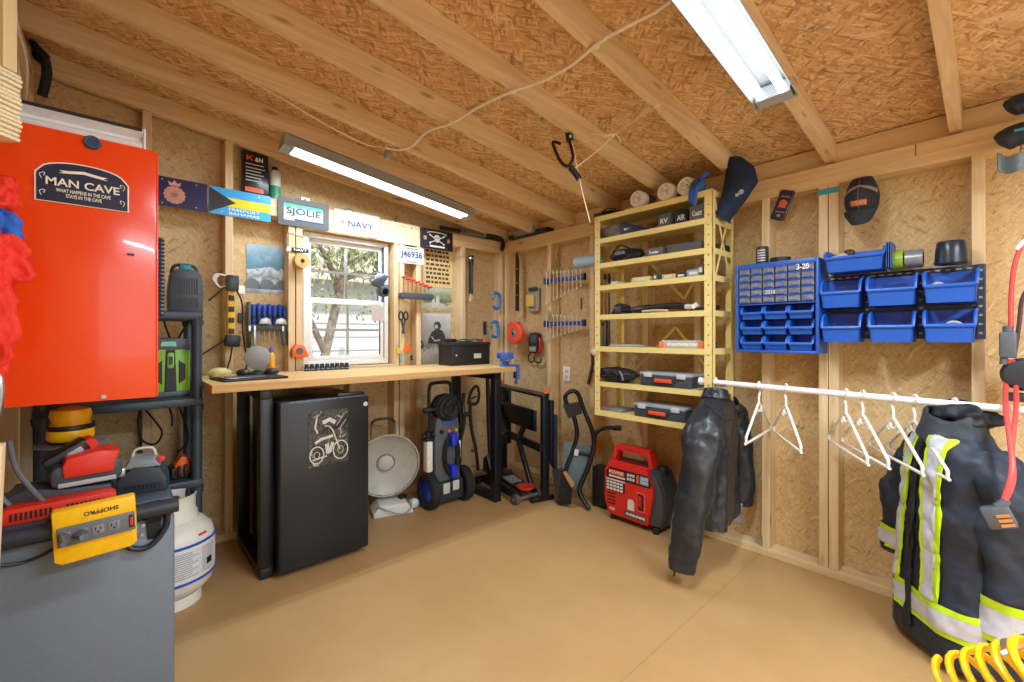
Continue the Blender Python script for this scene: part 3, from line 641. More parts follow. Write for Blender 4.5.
o = MB().tube([at(12, 415, 2.0), at(10, 440, 2.0), at(20, 470, 2.0), at(14, 500, 1.9)], .007, 8, smooth=6).build('cable_bundle', rubber); tag(o, 'thick black cord hanging nearest the left wall below the red cabinet', 'cord')
# --- propane tank
t = thing('propane_tank', 'white propane tank with blue bands beside the slate tool chest', 'gas tank', (.182, 2.396, 0))
tw = mat('tank white', '#e6e2d6', .4, var=.04, scale=9)
MB().lathe([(.10, 0), (.105, 0), (.105, .04), (.10, .045)], 36, close=True).build('foot_ring', tw, t)
MB().lathe([(0, .03), (.06, .034), (.11, .05), (.143, .085), (.155, .13), (.155, .27), (.143, .315), (.11, .35), (.06, .366), (0, .37)], 44).build('body', tw, t)
bd = MB()
for z in (.125, .275): bd.lathe([(.1553, z - .006), (.1572, z - .005), (.1572, z + .005), (.1553, z + .006)], 44, close=True)
bd.build('bands', mat('blue band', '#2a55c0', .4), t)
c_ = MB(); c_.lathe([(.085, .345), (.09, .345), (.092, .38), (.083, .40), (.083, .445), (.088, .46), (.082, .462), (.077, .45), (.077, .40), (.085, .38)], 36, Matrix.Rotation(.9, 4, 'Z'), arc=PI * 1.7, close=True); c_.build('collar', tw, t)
MB().cyl((0, 0, .36), (0, 0, .41), .02, .016).cyl((0, 0, .41), (0, 0, .45), .03, .026, seg=10).build('valve', mat('brass', '#b08a3e', .35, metal=.8), t)
def wrap(px0, px1, z0, z1, r, m, name):
    a0, a1 = px0, px1
    return MB().grid(lambda u, v: (r * math.cos(a0 + (a1 - a0) * u), r * math.sin(a0 + (a1 - a0) * u), z0 + (z1 - z0) * v), 14, 4).build(name, m, t, smooth=60)
wrap(-1.9, -.35, .142, .258, .1568, mat('label print', '#d6d9dc', .5, var=.12, scale=120), 'label')
ln = MB()
for i in range(12):
    z = .15 + i * .009
    ln.grid(lambda u, v: (.1574 * math.cos(-1.75 + (.55 if i % 3 else .7) * u), .1574 * math.sin(-1.75 + (.55 if i % 3 else .7) * u), z + .003 * v), 10, 2)
    ln.grid(lambda u, v: (.1574 * math.cos(-.95 + .4 * u), .1574 * math.sin(-.95 + .4 * u), z + .003 * v), 8, 2)
ln.build('label_print', mat('print grey', '#8b8e92', .6), t, smooth=0)
wrap(-1.15, -.85, .325, .337, .137, mat('red sticker', '#d8422e', .5), 'sticker') if False else None
st = MB().grid(lambda u, v: ((.150 - .027 * v) * math.cos(-1.0 + .28 * u), (.150 - .027 * v) * math.sin(-1.0 + .28 * u), .302 + .034 * v), 8, 5); st.build('sticker', mat('red sticker', '#d8422e', .5), t, smooth=60)
hz = MB().grid(lambda u, v: (.1576 * math.cos(-.8 + .2 * u), .1576 * math.sin(-.8 + .2 * u), .17 + .028 * v), 6, 2); hz.build('hazard_mark', black, t, smooth=0)
# --- black plastic rack
RX0, RX1, RY0, RY1 = -.24, .306, 2.50, 2.88
t = thing('storage_rack', 'black plastic shelving rack in the corner behind the red cabinet', 'shelf', ((RX0 + RX1) / 2, (RY0 + RY1) / 2, 0))
rk = mat('rack plastic', '#35404b', .45); hx, hy = (RX1 - RX0) / 2, (RY1 - RY0) / 2
for sx in (-1, 1):
    for sy in (-1, 1):
        b = MB(); x, y = sx * (hx - .022), sy * (hy - .022); b.cyl((x, y, 0), (x, y, 1.245), .021)
        for z in (.47, .85, 1.25): b.cyl((x, y, z - .05), (x, y, z - .025), .026, .028)
        b.build('post', rk, t)
for z in (.47, .85, 1.25):
    b = MB(); b.box(-hx, hx, -hy, hy, z - .025, z + .012, .008); b.build('shelf', rk, t)
    g = MB()
    for k in range(9): g.box(-hx + .04 + k * .057, -hx + .052 + k * .057, -hy + .03, hy - .03, z + .0118, z + .0135)
    g.build('rib', mat('rack ribs', '#2a343e', .5), t, smooth=0)
# speaker-like box on rack top
def pxw(px0, px1, py, Y): return onY(px0, py, Y)[0], onY(px1, py, Y)[0]
xa, xb = pxw(169, 203, 300, 2.62); zt = onY(190, 270, 2.62)[1]; zb = 1.265
t = thing('jobsite_radio', 'dark vented box with a teal handle on top of the black rack', 'radio', ((xa + xb) / 2, 2.68, zb)); hw = (xb - xa) / 2; hh = zt - zb
b = MB(); b.prism([(-hw, 0), (hw, 0), (hw * 1.03, hh * .5), (hw * .9, hh * .9), (hw * .6, hh), (-hw * .6, hh), (-hw * .9, hh * .9), (-hw * 1.03, hh * .5)], -.07, .07, bev=.008); b.build('body', mat('radio grey', '#47525c', .45), t)
s_ = MB()
for i in range(9):
    s_.box(-hw * .62 + i * hw * .15, -hw * .54 + i * hw * .15, -.0725, -.069, hh * .42, hh * .8); s_.box(-hw * .62 + i * hw * .15, -hw * .54 + i * hw * .15, -.0725, -.069, hh * .1, hh * .34)
s_.build('vents', black, t, smooth=0)
MB().prism([(-hw * .4, hh * 1.0), (hw * .4, hh * 1.0), (hw * .32, hh * 1.14), (-hw * .32, hh * 1.14)], -.03, .03, bev=.005).build('handle', mat('teal plastic', '#1f8f98', .4), t)
MB().tube([(-hw * .8, 0, hh * .92), (-hw * .55, 0, hh * 1.12), (hw * .55, 0, hh * 1.12), (hw * .8, 0, hh * .92)], .008, 8, smooth=4).build('grip', char, t)
b = MB().box(-.03, .02, -.02, .02, 0, .02, .004); o = b.build('small_adapter', black, None, loc=(xa - .045, 2.56, 1.265)); tag(o, 'small black adapter on the rack top left of the vented box', 'adapter')
# green power station
xa, xb = pxw(150, 190, 385, 2.6); zt = onY(172, 338, 2.6)[1]; zb = .864
t = thing('power_station', 'bright green and black battery power station on the middle rack shelf', 'power station', ((xa + xb) / 2, 2.68, zb)); hw = (xb - xa) / 2; hh = zt - zb
grn = mat('lime green', '#86c22b', .4)
b = MB(); b.prism(rrect(2 * hw, hh * .86, .03, cz=hh * .43), -.085, .085, bev=.01); b.build('case', grn, t)
b = MB(); b.prism([(-hw * 1.02, hh * .80), (hw * 1.02, hh * .80), (hw * .95, hh * .97), (hw * .6, hh), (-hw * .6, hh), (-hw * .95, hh * .97)], -.09, .09, bev=.008); b.build('top_cover', mat('station grey', '#535d63', .45), t); b = MB(); b.prism([(-hw * 1.02, .0), (hw * 1.02, .0), (hw * 1.02, hh * .1), (-hw * 1.02, hh * .1)], -.09, .09, bev=.006); b.build('bumper', mat('station grey', '#535d63'), t)
b = MB()
b.prism([(-hw * .3, hh * .1), (hw * .3, hh * .1), (hw * .22, hh * .8), (-hw * .22, hh * .8)], -.092, -.084, bev=.002)
for s in (-1, 1): b.prism([(s * hw * .42, hh * .22), (s * hw * .75, hh * .3), (s * hw * .75, hh * .55), (s * hw * .42, hh * .62)], -.090, -.084, bev=.002)
b.build('panel', black, t, smooth=0)
MB().prism(rrect(hw * .34, hh * .26, .008, cz=hh * .62), -.096, -.0915, bev=.002).build('display', grn, t); MB().prism(rrect(hw * .2, hh * .14, .004, cz=hh * .62), -.0975, -.0955).build('screen', char, t, smooth=0)
MB().prism([(-hw * .5, hh * .86), (hw * .3, hh * .86), (hw * .25, hh * .94), (-hw * .45, hh * .94)], -.0925, -.089).build('light_bar', mat('mint strip', '#7fdcb0', .3), t, smooth=0)
# orange tool on the low shelf
xa, xb = pxw(164, 192, 470, 2.58)
t = thing('cordless_saw', 'orange and black hand tool on the low rack shelf above the tank', 'power tool', ((xa + xb) / 2, 2.62, .484)); hw = (xb - xa) / 2
MB().prism([(-hw * .2, .012), (hw, .012), (hw, .06), (hw * .7, .095), (hw * .2, .10), (-hw * .3, .06)], -.05, .03, bev=.012).build('shell', orange, t)
b = MB()
for i in range(5): b.box(-hw + i * .024, -hw + .015 + i * .024, -.07, .04, .002, .05 + .004 * i, .004)
b.box(-hw * .98, hw * .9, -.06, .03, .001, .016, .003); b.build('grille_base', black, t)
# cables under the rack shelves, corrugated hose by the cabinet
for k, (pts, lab) in enumerate((([(141, 408), (138, 422), (142, 440), (155, 444), (162, 432), (150, 415), (143, 408)], 'black cable loop dangling below the middle rack shelf'), ([(168, 404), (172, 416), (172, 426)], 'short black cable end hanging under the green station'), ([(178, 404), (184, 420), (188, 440), (178, 452)], 'black cable hanging near the right rack posts'), ([(163, 318), (166, 328), (170, 338)], 'black lead dropping from the rack top beside the red cabinet'), ([(189, 320), (182, 332), (176, 342)], 'black lead slanting down behind the green station'))):
    o = MB().tube([at(px, py, 2.12) for px, py in pts], .0045, 7, smooth=6).build('power_lead', rubber); tag(o, lab, 'cable')
b = MB(); x, z1_ = onY(159, 238, 2.45); z0_ = onY(159, 316, 2.45)[1]
pr = []
for i in range(41): pr.append((.021 if i % 2 else .0165, z0_ + (z1_ - z0_) * i / 40))
b.lathe(pr, 20); o = b.build('corrugated_hose', char2, None, loc=(x, 2.45, 0)); tag(o, 'dark ribbed hose upright between the red cabinet and the black rack', 'hose')
# ================================================================ workbench and what is under and on it
BX0, BX1, BY0, BY1, BZ = .31, 2.10, 2.28, 2.893, .935
t = thing('workbench', 'long pine topped workbench on black steel frames under the window', 'workbench', (0, 0, 0))
MB().box(BX0, BX1, BY0, BY1, BZ - .036, BZ, .003).build('bench_top', wood_mat('bench pine', 0, '#cfa263', '#e6c48c', False), t)
steel_b = mat('black powder coat', '#14171c', .4, var=.03)
for x in (.503, 1.94):
    for y in (2.32, 2.80): MB().box(x, x + .055, y, y + .055, .05, BZ - .086, .003).build('leg', steel_b, t)
    MB().box(x, x + .055, 2.32, 2.855, 0, .05, .003).build('foot_bar', steel_b, t); MB().box(x, x + .055, 2.32, 2.855, BZ - .086, BZ - .0365, .003).build('top_bar', steel_b, t)
# --- mini fridge
t = thing('mini_fridge', 'black mini fridge with a motorbike poster under the workbench', 'fridge', (.785, 2.25, 0))
fr = mat('fridge black', '#1d2126', .3, var=.03, scale=20)
MB().box(-.216, .216, .058, .55, .025, .832, .006).build('body', fr, t)
dr = MB().box(-.219, .219, 0, .05, .03, .838, .010, seg=3).build('door', fr, t)
MB().box(-.208, .208, .05, .059, .04, .825).build('gasket', mat('gasket', '#0c0d0f', .8), dr, smooth=0)
MB().box(.06, .2, .01, .06, .839, .853, .003).build('hinge', fr, t)
for x in (-.17, .17):
    for y in (.09, .5): MB().cyl((x, y, 0), (x, y, .026), .016).build('foot', black, t)
MB().lathe([(0, -.002), (.011, -.002), (.0125, 0), (0, 0)], 20, Matrix.Translation((.2, -.0005, .79)) @ Matrix.Rotation(-PI / 2, 4, 'X') @ Matrix.Diagonal((1, 1, 1, 1))).build('badge', mat('badge white', '#cfd3d6', .4), t)
x0, z0 = onY(308.5, 468, 2.249); x1, z1 = onY(348, 408, 2.249)
t = thing('motorbike_poster', 'black and white motorcycle poster stuck on the fridge door', 'poster', ((x0 + x1) / 2, 2.249, (z0 + z1) / 2))
pw, ph = x1 - x0, z1 - z0
pm = bpy.data.materials.new('poster ink'); pm.use_nodes = True; nt = pm.node_tree; b_ = nt.nodes['Principled BSDF']
tc = N(nt, 'ShaderNodeTexCoord'); n1 = N(nt, 'ShaderNodeTexNoise', i_Scale=26.0, i_Detail=6.0, i_Distortion=1.5); nt.links.new(tc.outputs['Object'], n1.inputs['Vector'])
r1 = ramp(nt, ((.40, '#101012'), (.52, '#54524f'), (.58, '#17171a'), (.68, '#b9b6ae'))); nt.links.new(n1.outputs['Fac'], r1.inputs['Fac']); nt.links.new(r1.outputs['Color'], b_.inputs['Base Color']); b_.inputs['Roughness'].default_value = .35
MB().box(-pw / 2, pw / 2, -.0012, 0, -ph / 2, ph / 2).build('sheet', pm, t, smooth=0)
silver = mat('poster silver', '#cfccc4', .4, var=.15, scale=90)
b = MB(); yy = -.0016
for cx, cz, r in ((-.30, -.30, .17), (.30, -.26, .19)):
    pts = [(pw * cx + r * pw * math.cos(2 * PI * i / 24) * 1.0, yy, ph * cz + r * pw * math.sin(2 * PI * i / 24) * 1.25) for i in range(24)]; b.tube(pts, .0032, 5, closed=True)
    b.tube([(pw * cx + .4 * r * pw * math.cos(2 * PI * i / 12), yy, ph * cz + .5 * r * pw * math.sin(2 * PI * i / 12)) for i in range(12)], .0015, 5, closed=True)
for pts, r in ((((.28, -.25), (.10, .12), (.02, .2)), .0035), (((.02, .2), (-.1, .22)), .003), (((.1, .02), (-.2, -.02), (-.34, -.08)), .008), (((-.05, -.12), (-.02, -.3)), .011), (((.1, -.1), (.02, -.28)), .009), (((-.05, -.34), (-.4, -.38)), .004), (((-.3, .38), (-.34, .2), (-.28, .1)), .005), (((-.15, .28), (.02, .33), (.16, .26)), .012), (((.2, .2), (.4, .42)), .0015), (((.25, .12), (.45, .3)), .0015)):
    b.tube([(pw * x, yy, ph * z) for x, z in pts], r, 6)
for v in b.bm.verts: v.co.y = yy + (v.co.y - yy) * .12
b.build('motorbike_print', silver, t)
# --- dish heater
t = thing('dish_heater', 'grey round dish heater on a white base beside the fridge', 'heater', (1.315, 2.66, 0), rz=-.28)
dish = mat('dish grey', '#b9b5aa', .42, var=.08, scale=16); Rr = .198
Md = Matrix.Translation((0, .03, .305)) @ Matrix.Rotation(PI / 2 + .12, 4, 'X')
MB().lathe([(0, -.045), (.03, -.045), (.10, -.035), (.165, -.01), (.2, .018), (Rr, .022), (Rr + .002, .017), (.2, .010), (.165, -.018), (.1, -.043), (.03, -.053), (0, -.053)], 48, Md).build('dish', dish, t)
MB().lathe([(.05, -.036), (.055, -.025), (.058, -.025), (.062, -.040)], 36, Md).build('center_ring', mat('dish ring', '#a39f94', .35, metal=.4), t)
MB().lathe([(0, -.02), (.03, -.022), (.05, -.03), (.052, -.05), (0, -.05)], 30, Md).build('center_cap', mat('dish cap', '#c8c4b8', .35), t)
b = MB()
b.lathe([(.203, .022), (.207, .026), (.211, .022), (.207, .018)], 48, Md, close=True)
b.build('rim', mat('rim grey', '#cbc8be', .4), t)
b = MB(); b.prism([(-.10, 0), (.15, 0), (.15, .02), (.11, .072), (-.06, .075), (-.10, .03)], -.07, .10, bev=.008); b.build('base', mat('heater base white', '#d9d8d2', .45), t)
MB().tube([(.0, .11, .05), (.0, .13, .15), (.0, .11, .29)], .017, 10, smooth=4).build('stem', mat('heater base white', '#d9d8d2'), t)
b = MB(); b.tube([(-.085, .13, .06), (-.085, .14, .5), (-.08, .14, .565)], .005, 8).tube([(.075, .13, .06), (.075, .14, .5), (.07, .14, .565)], .005, 8); b.build('handle_wire', mat('tan wire', '#8b7a58', .4, metal=.5), t)
MB().tube([(-.082, .14, .56), (-.06, .14, .582), (0, .14, .59), (.05, .14, .582), (.073, .14, .56)], .0085, 10, smooth=5).build('handle_grip', black, t)
MB().tube([(-.09, -.06, .08), (-.02, -.09, .05), (.06, -.11, .02), (.12, -.09, .03), (.15, -.02, .055)], .004, 7, smooth=6).build('cord', mat('heater cord', '#8b8a86', .5), t)
MB().sph((.17, -.0, .035), (.035, .03, .033)).build('knob', mat('knob pale', '#cfd6d8', .3), t); MB().obox((.10, .03, .082), (.05, .04, .025), (0, 0, .4), .005).build('switch', black, t)
# --- pressure washer
pwg = mat('washer grey', '#50565c', .5); pwk = mat('washer black', '#1a1d21', .5); pwb = mat('washer blue', '#2038d8', .35)
t = thing('pressure_washer', 'grey and blue pressure washer with a black hose reel under the bench', 'pressure washer', (1.685, 2.555, 0), rz=-.03)
b = MB(); b.prism([(-.10, .04), (.10, .04), (.105, .12), (.09, .3), (.095, .52), (.08, .6), (-.09, .6), (-.105, .5), (-.10, .3), (-.11, .12)], -.045, .08, bev=.015); b.build('body', pwg, t)
b = MB(); b.prism([(-.12, .03), (.12, .03), (.11, .17), (-.11, .17)], -.07, .10, bev=.02); b.build('base', mat('washer dark', '#2b3036', .5), t)
for s in (-1, 1):
    w_ = MB(); Mw = Matrix.Translation((s * .135, -.02, .118)) @ Matrix.Rotation(s * PI / 2, 4, 'Y')
    w_.lathe([(.075, -.03), (.108, -.032), (.118, -.022), (.118, .022), (.108, .032), (.075, .028)], 36, Mw, close=True); wo = w_.build('wheel', rubber, t)
    h_ = MB(); h_.lathe([(0, .014), (.03, .02), (.045, .014), (.078, .014), (.088, .026), (.094, .03), (.095, .024), (.078, .0), (0, .0)], 36, Mw); h_.build('hub', pwb, wo)
MB().tube([(-.085, .05, .55), (-.09, .06, .7), (-.085, .06, .79), (-.06, .06, .822), (.06, .06, .822), (.085, .06, .79), (.09, .06, .7), (.085, .05, .55)], .0125, 10, smooth=5).build('handle', pwk, t)
b = MB()
for k, (y, r) in enumerate(((-.075, .05), (-.06, .075), (-.04, .085), (-.02, .08), (0, .085), (.02, .078))):
    for j in range(2):
        b.tube([((r - j * .012) * math.cos(2 * PI * i / 28) , y + .004 * math.sin(i), .66 + (r - j * .012) * math.sin(2 * PI * i / 28)) for i in range(28)], .011, 8, closed=True)
b.tube([(-.05, -.09, .69), (0, -.095, .72), (.05, -.09, .7), (.07, -.08, .63)], .009, 8, smooth=4); b.build('hose', rubber, t)
b = MB(); Mr = Matrix.Translation((0, 0, .66)) @ Matrix.Rotation(PI / 2, 4, 'X'); b.lathe([(0, -.04), (.09, -.04), (.09, -.034), (.045, -.03), (.045, .06), (.055, .066), (0, .068)], 32, Mr); b.build('reel', pwk, t)
b = MB(); b.cyl((-.09, -.03, .66), (-.14, -.03, .66), .013).cyl((-.14, -.03, .66), (-.18, -.03, .657), .02, .017); b.build('crank', pwk, t)
MB().prism(rrect(.1, .018, .006, cz=.565), -.052, -.044).build('brand_strip', mat('strip blue', '#3558b8', .4), t, smooth=0)
for x, m in ((-.055, black), (.0, orange), (.055, mat('amber knob', '#d99a24', .4))): MB().cyl((x, -.043, .505), (x, -.06, .505), .013, .011).build('knob', m, t)
b = MB()
for k in range(5):
    b.tube([((.045 + .009 * (k % 3)) * math.cos(2 * PI * i / 28) + .015, -.056 - .009 * (k // 2), .345 + (.115 + .009 * (k % 3)) * math.sin(2 * PI * i / 28)) for i in range(28)], .0065, 7, closed=True)
b.build('power_cable', rubber, t)
for z, s in ((.44, 1), (.245, -1)): MB().prism([(-.005, z - s * .03), (.035, z - s * .03), (.035, z + s * .045), (.02, z + s * .055), (-.005, z + s * .045)], -.105, -.04, bev=.006).build('cable_hook', pwb, t)
b = MB(); b.box(-.155, -.108, -.03, .03, .24, .45, .012); b.build('detergent_bottle', mat('bottle white', '#e8e6dc', .35), t); b = MB(); b.box(-.16, -.105, -.035, .035, .45, .47, .006); b.cyl((-.13, 0, .47), (-.13, 0, .51), .022); b.sph((-.165, -.01, .485), .02); b.sph((-.10, -.02, .49), .024); b.build('pump_fittings', pwk, t)
MB().box(-.055, -.005, -.074, -.069, .09, .16, .002).build('warning_label', mat('label pale', '#c9c9c2', .5, var=.2, scale=150), t); MB().box(.02, .07, -.074, -.069, .1, .165, .002).build('warning_label', mat('label pale', '#c9c9c2'), t)
MB().box(.098, .112, -.03, .02, .3, .42, .004).build('side_label', mat('bottle white', '#e8e6dc'), t)
# --- spray gun leaning by the bench leg
P = lambda px, py, tt=3.28: at(px, py, tt)
o0 = P(478, 470); t = thing('spray_gun', 'black trigger spray gun and wand standing beside the pressure washer', 'spray gun', o0); q = lambda px, py, tt=3.28: P(px, py, tt) - o0
MB().tube([q(468, 404), q(471, 392), q(477, 386), q(479, 395), q(477, 403), q(470, 404)], .011, 8, smooth=4).build('trigger_guard', pwk, t)
MB().tube([q(471, 399), q(477, 396)], .006, 8).build('trigger', pwk, t)
MB().tube([q(464, 393), q(463, 412), q(471, 414)], [.014, .02], 10, smooth=3).build('grip', pwk, t)
MB().tube([q(470, 401), q(471, 425), q(476, 450), q(478, 470)], [.014, .013], 10, smooth=3).build('wand', pwk, t)
MB().tube([q(464, 414), q(463, 428), q(460, 444), q(461, 462)], [.02, .007], 10, smooth=3).build('nozzle', pwk, t)
MB().tube([q(471, 450), q(477, 452)], .012, 8).build('collar', pwk, t)
# --- trolley jack
t = thing('floor_jack', 'low black trolley jack with red saddle beside the right bench leg', 'jack', (2.155, 2.45, 0), rz=-.12)
jk = mat('jack black', '#1c1e22', .4, metal=.2)
for s in (-1, 1):
    b = MB(); b.prism([(-.26, .03), (.24, .03), (.26, .06), (.10, .12), (-.14, .075), (-.26, .07)], s * .085 - .006, s * .085 + .006, M=Matrix.Rotation(PI / 2, 4, 'Z')); b.build('side_plate', jk, t, smooth=0)
b = MB(); b.prism([(-.24, .065), (.05, .085), (.22, .115), (.2, .13), (.02, .105), (-.24, .085)], -.045, .045, M=Matrix.Rotation(PI / 2, 4, 'Z')); b.build('lift_arm', jk, t, smooth=0)
MB().lathe([(0, .085), (.05, .085), (.062, .095), (.062, .105), (.04, .103), (.03, .098), (0, .098)], 28, Matrix.Translation((0, -.24, 0))).build('saddle', mat('saddle red', '#c93420', .5), t)
MB().obox((0, .05, .115), (.13, .12, .03), (0.1, 0, 0), .005).build('cover_plate', jk, t); MB().obox((-.03, .08, .14), (.045, .05, .025), (.1, 0, 0), .005).build('badge', red, t)
MB().obox((.01, -.06, .102), (.10, .12, .004), (.15, 0, 0)).build('decal', mat('decal grey', '#75787c', .5, var=.4, scale=90), t)
for x in (-.10, .10):
    MB().cyl((x - .015, -.26, .036), (x + .015, -.26, .036), .036).build('front_wheel', mat('wheel grey', '#6c7075', .4, metal=.5), t); MB().cyl((x - .012, .24, .032), (x + .012, .24, .032), .032).build('caster', black, t)
MB().cyl((-.12, -.26, .036), (.12, -.26, .036), .012).build('axle', steel, t)
b = MB(); b.prism([(.13, .08), (.26, .09), (.25, .2), (.2, .23), (.16, .16)], -.05, .05, bev=.01, M=Matrix.Rotation(PI / 2, 4, 'Z')); b.build('handle_yoke', jk, t)
MB().tube([(0, .22, .18), (-.005, .235, .5), (-.01, .245, .835)], .0165, 12).build('handle', jk, t)
MB().tube([(-.075, .2, .075), (-.08, -.12, .05)], .01, 8).build('tie_bar', steel, t)
# --- folded work stand
t = thing('folding_workbench', 'folded black steel work stand leaning by the right wall corner', 'folding workbench', (2.40, 2.775, 0), rz=-1.827)
fw = mat('stand black', '#1a1d22', .38, metal=.25); chrome = mat('dull chrome', '#8d9298', .3, metal=.85)
for x in (.02, .67):
    b = MB(); b.box(x - .022, x + .022, -.024, .024, .02, .75, .003); b.build('upright', fw, t)
    b = MB(); b.box(x - .04, x + .035, .026, .056, .26, .70, .003); b.build('sleeve', fw, t)
b = MB(); b.box(-.01, .70, -.018, .014, .715, .75, .003); b.build('top_bar', fw, t); MB().cyl((.0, -.03, .742), (.70, -.03, .742), .009).build('slide_rod', chrome, t)
b = MB(); b.box(.01, .60, -.045, -.022, .47, .62, .004); pn = b.build('perforated_jaw', fw, t)
b = MB()
for i in range(10):
    for z in (.50, .545, .59): b.cyl((.12 + i * .042, -.047, z), (.12 + i * .042, -.044, z), .007, seg=10)
b.build('peg_holes', mat('hole dark', '#050506', .9), pn, smooth=0)
b = MB(); b.box(.01, .69, -.05, -.026, .345, .40, .003); b.build('lower_rail', fw, t)
for a, bb in (((.56, .60), (.40, .38)), ((.40, .36), (.60, .07)), ((.02, .58), (.19, .38)), ((.19, .36), (.03, .2))): MB().bar((a[0], -.06, a[1]), (bb[0], -.06, bb[1]), .038, .026, .002, up=(0, 1, 0)).build('brace', fw, t)
for x in (.02, .67): MB().bar((x, -.11, .015), (x, .07, .015), .03, .03, .003).build('foot', fw, t)
MB().cyl((.1, -.09, .03), (.64, -.09, .03), .011).build('foot_rod', chrome, t)
for x, m in ((.70, orange), (.02, orange)): MB().cyl((x, -.01, .751), (x, -.01, .785), .014, .017, seg=12).build('clamp_knob', m, t)
MB().prism([(.64, .6), (.72, .6), (.72, .2), (.64, .25)], .052, .075, bev=.004).build('side_tray', mat('tray dark blue', '#1c2b3c', .45), t)
# --- tubular wheel stand
o0 = at(575, 508, 2.96); t = thing('tubular_stand', 'bent black tube stand with grey mesh panel left of the generator', 'stand', (o0.x, o0.y, 0)); o0.z = 0
q = lambda px, py, tt: at(px, py, tt) - o0
tb = mat('tube black', '#1d2126', .3, metal=.35)
MB().tube([q(558, 503, 3.0), q(566, 470, 3.03), q(573, 450, 3.06), q(577, 433, 3.08), q(573, 414, 3.1), q(566, 402, 3.1), q(566, 395, 3.1), q(572, 391, 3.1), q(578, 394, 3.1), q(584, 410, 3.09), q(594, 438, 3.04), q(590, 462, 3.0), q(581, 484, 2.97), q(580, 494, 2.95), q(589, 509, 2.89)], .0155, 12, smooth=5).build('frame_tube', tb, t)
MB().tube([q(593, 440, 3.04), q(597, 432, 3.04), q(605, 428, 3.03), q(619, 428, 2.99)], .014, 12, smooth=5).build('side_bar', tb, t); MB().tube([q(613, 428, 3.01), q(621, 428, 2.985)], .018, 12).build('bar_grip', black, t)
def plate(pts, th, m, name):
    P = [q(*p) for p in pts]; n = (P[1] - P[0]).cross(P[2] - P[0]).normalized() * th
    b = MB(); A = [b.bm.verts.new(p - n / 2) for p in P]; B_ = [b.bm.verts.new(p + n / 2) for p in P]; k = len(P)
    b.bm.faces.new(A); b.bm.faces.new(B_[::-1])
    for i in range(k): b.bm.faces.new((A[i], B_[i], B_[(i + 1) % k], A[(i + 1) % k]))
    return b.build(name, m, t, smooth=0)
plate([(563, 405, 3.06), (579, 402, 3.06), (582, 413, 3.06), (568, 418, 3.06)], .035, black, 'wheel_pad')
mesh_m = mat('grey mesh', '#56676a', .6, var=.4, scale=260, bump=.6)
plate([(564, 441, 3.08), (592, 446, 3.06), (584, 490, 2.99), (560, 486, 3.03)], .01, mesh_m, 'mesh_panel')
plate([(552, 470, 3.03), (562, 468, 3.02), (572, 486, 2.97), (571, 504, 2.94), (558, 505, 2.99)], .03, black, 'foot_plate')
plate([(563, 472, 2.985), (566, 471, 2.98), (575, 484, 2.94), (572, 488, 2.945)], .02, mat('bare ply', '#a5834f', .7), 'wood_block')
MB().tube([q(572, 452, 3.05), q(592, 455, 3.02)], .01, 8).build('cross_tube', tb, t); plate([(575, 449, 3.04), (579, 450, 3.03), (578, 456, 3.03), (574, 455, 3.04)], .006, mat('sticker pale', '#d8cfc0', .5), 'sticker')
b = MB(); b.box(-.05, .05, -.06, .05, 0, .27, .012); o = b.build('speaker_box', mat('box black', '#131518', .5), None, loc=(2.45, 1.80, 0)); tag(o, 'small upright black box on the floor behind the red generator', 'box')
o = MB().tube([at(594, 458, 3.14), at(595, 446, 3.13), at(597, 441, 3.13), at(598, 450, 3.13)], .014, 8, smooth=4).build('ratchet_clamp', orange); tag(o, 'small orange clamp behind the black tube stand', 'clamp')
# ---------------------------------------------------------------- on the bench
def onB(px, py): return onZ(px, py, BZ)
x, y = onB(258, 380)
t = thing('flat_tray', 'flat black and silver tablet tray at the left end of the bench', 'tray', (.5, 2.52, BZ), rz=.12)
b = MB(); b.box(-.145, .145, -.11, .11, 0, .012, .005); b.build('tray', black, t); b = MB(); b.box(-.13, .05, -.10, .0, .012, .018, .003); b.build('plate', mat('polished plate', '#a8adb2', .18, metal=.9), t)
x, y = .56, 2.68
t = thing('magnifier', 'round grey disc magnifier on a green and black stand', 'magnifier', (.565, 2.66, BZ), rz=-.1)
r_ = .062; zc = onY(251, 358, 2.66)[1] - BZ
Mm = Matrix.Translation((0, 0, zc)) @ Matrix.Rotation(PI / 2, 4, 'X')
MB().lathe([(0, .008), (r_ * .9, .008), (r_, .004), (r_, -.008), (r_ * .9, -.012), (0, -.012)], 36, Mm).build('disc', mat('disc grey', '#9a9a94', .5), t)
MB().tube([(0, 0, zc - r_), (0, 0, .03)], .012, 10).build('stem', mat('green stem', '#2f9a54', .4), t); MB().lathe([(0, 0), (.05, 0), (.045, .015), (.015, .032), (0, .032)], 24).build('base', black, t)
MB().tube([(0, .0, zc + r_), (.001, .02, zc + r_ + .07)], .0022, 6).build('wire', steel, t)
for sx in (-1, 1): MB().sph((sx * .065, -.02, .022), (.036, .03, .021)).build('lens_cup', mat('dark cup', '#2c2d30', .3), t)
def bottle(px, pyb, pyt, Y, label, m, capm, r):
    x, zt = onY(px, pyt, Y); t = thing('glue_bottle', label, 'bottle', (x, Y, BZ)); hh = zt - BZ
    MB().lathe([(0, 0), (r, 0), (r * 1.02, .01), (r, hh * .62), (r * .75, hh * .74), (r * .45, hh * .78), (0, hh * .78)], 22).build('body', m, t)
    MB().lathe([(0, hh * .78), (r * .55, hh * .78), (r * .5, hh * .88), (r * .22, hh * .95), (r * .15, hh), (0, hh)], 18).build('cap', capm, t); return t
bottle(265, 376, 350, 2.74, 'slim white bottle beside the orange bottle on the bench', mat('bottle grey', '#c9cbc6', .35), black, .017)
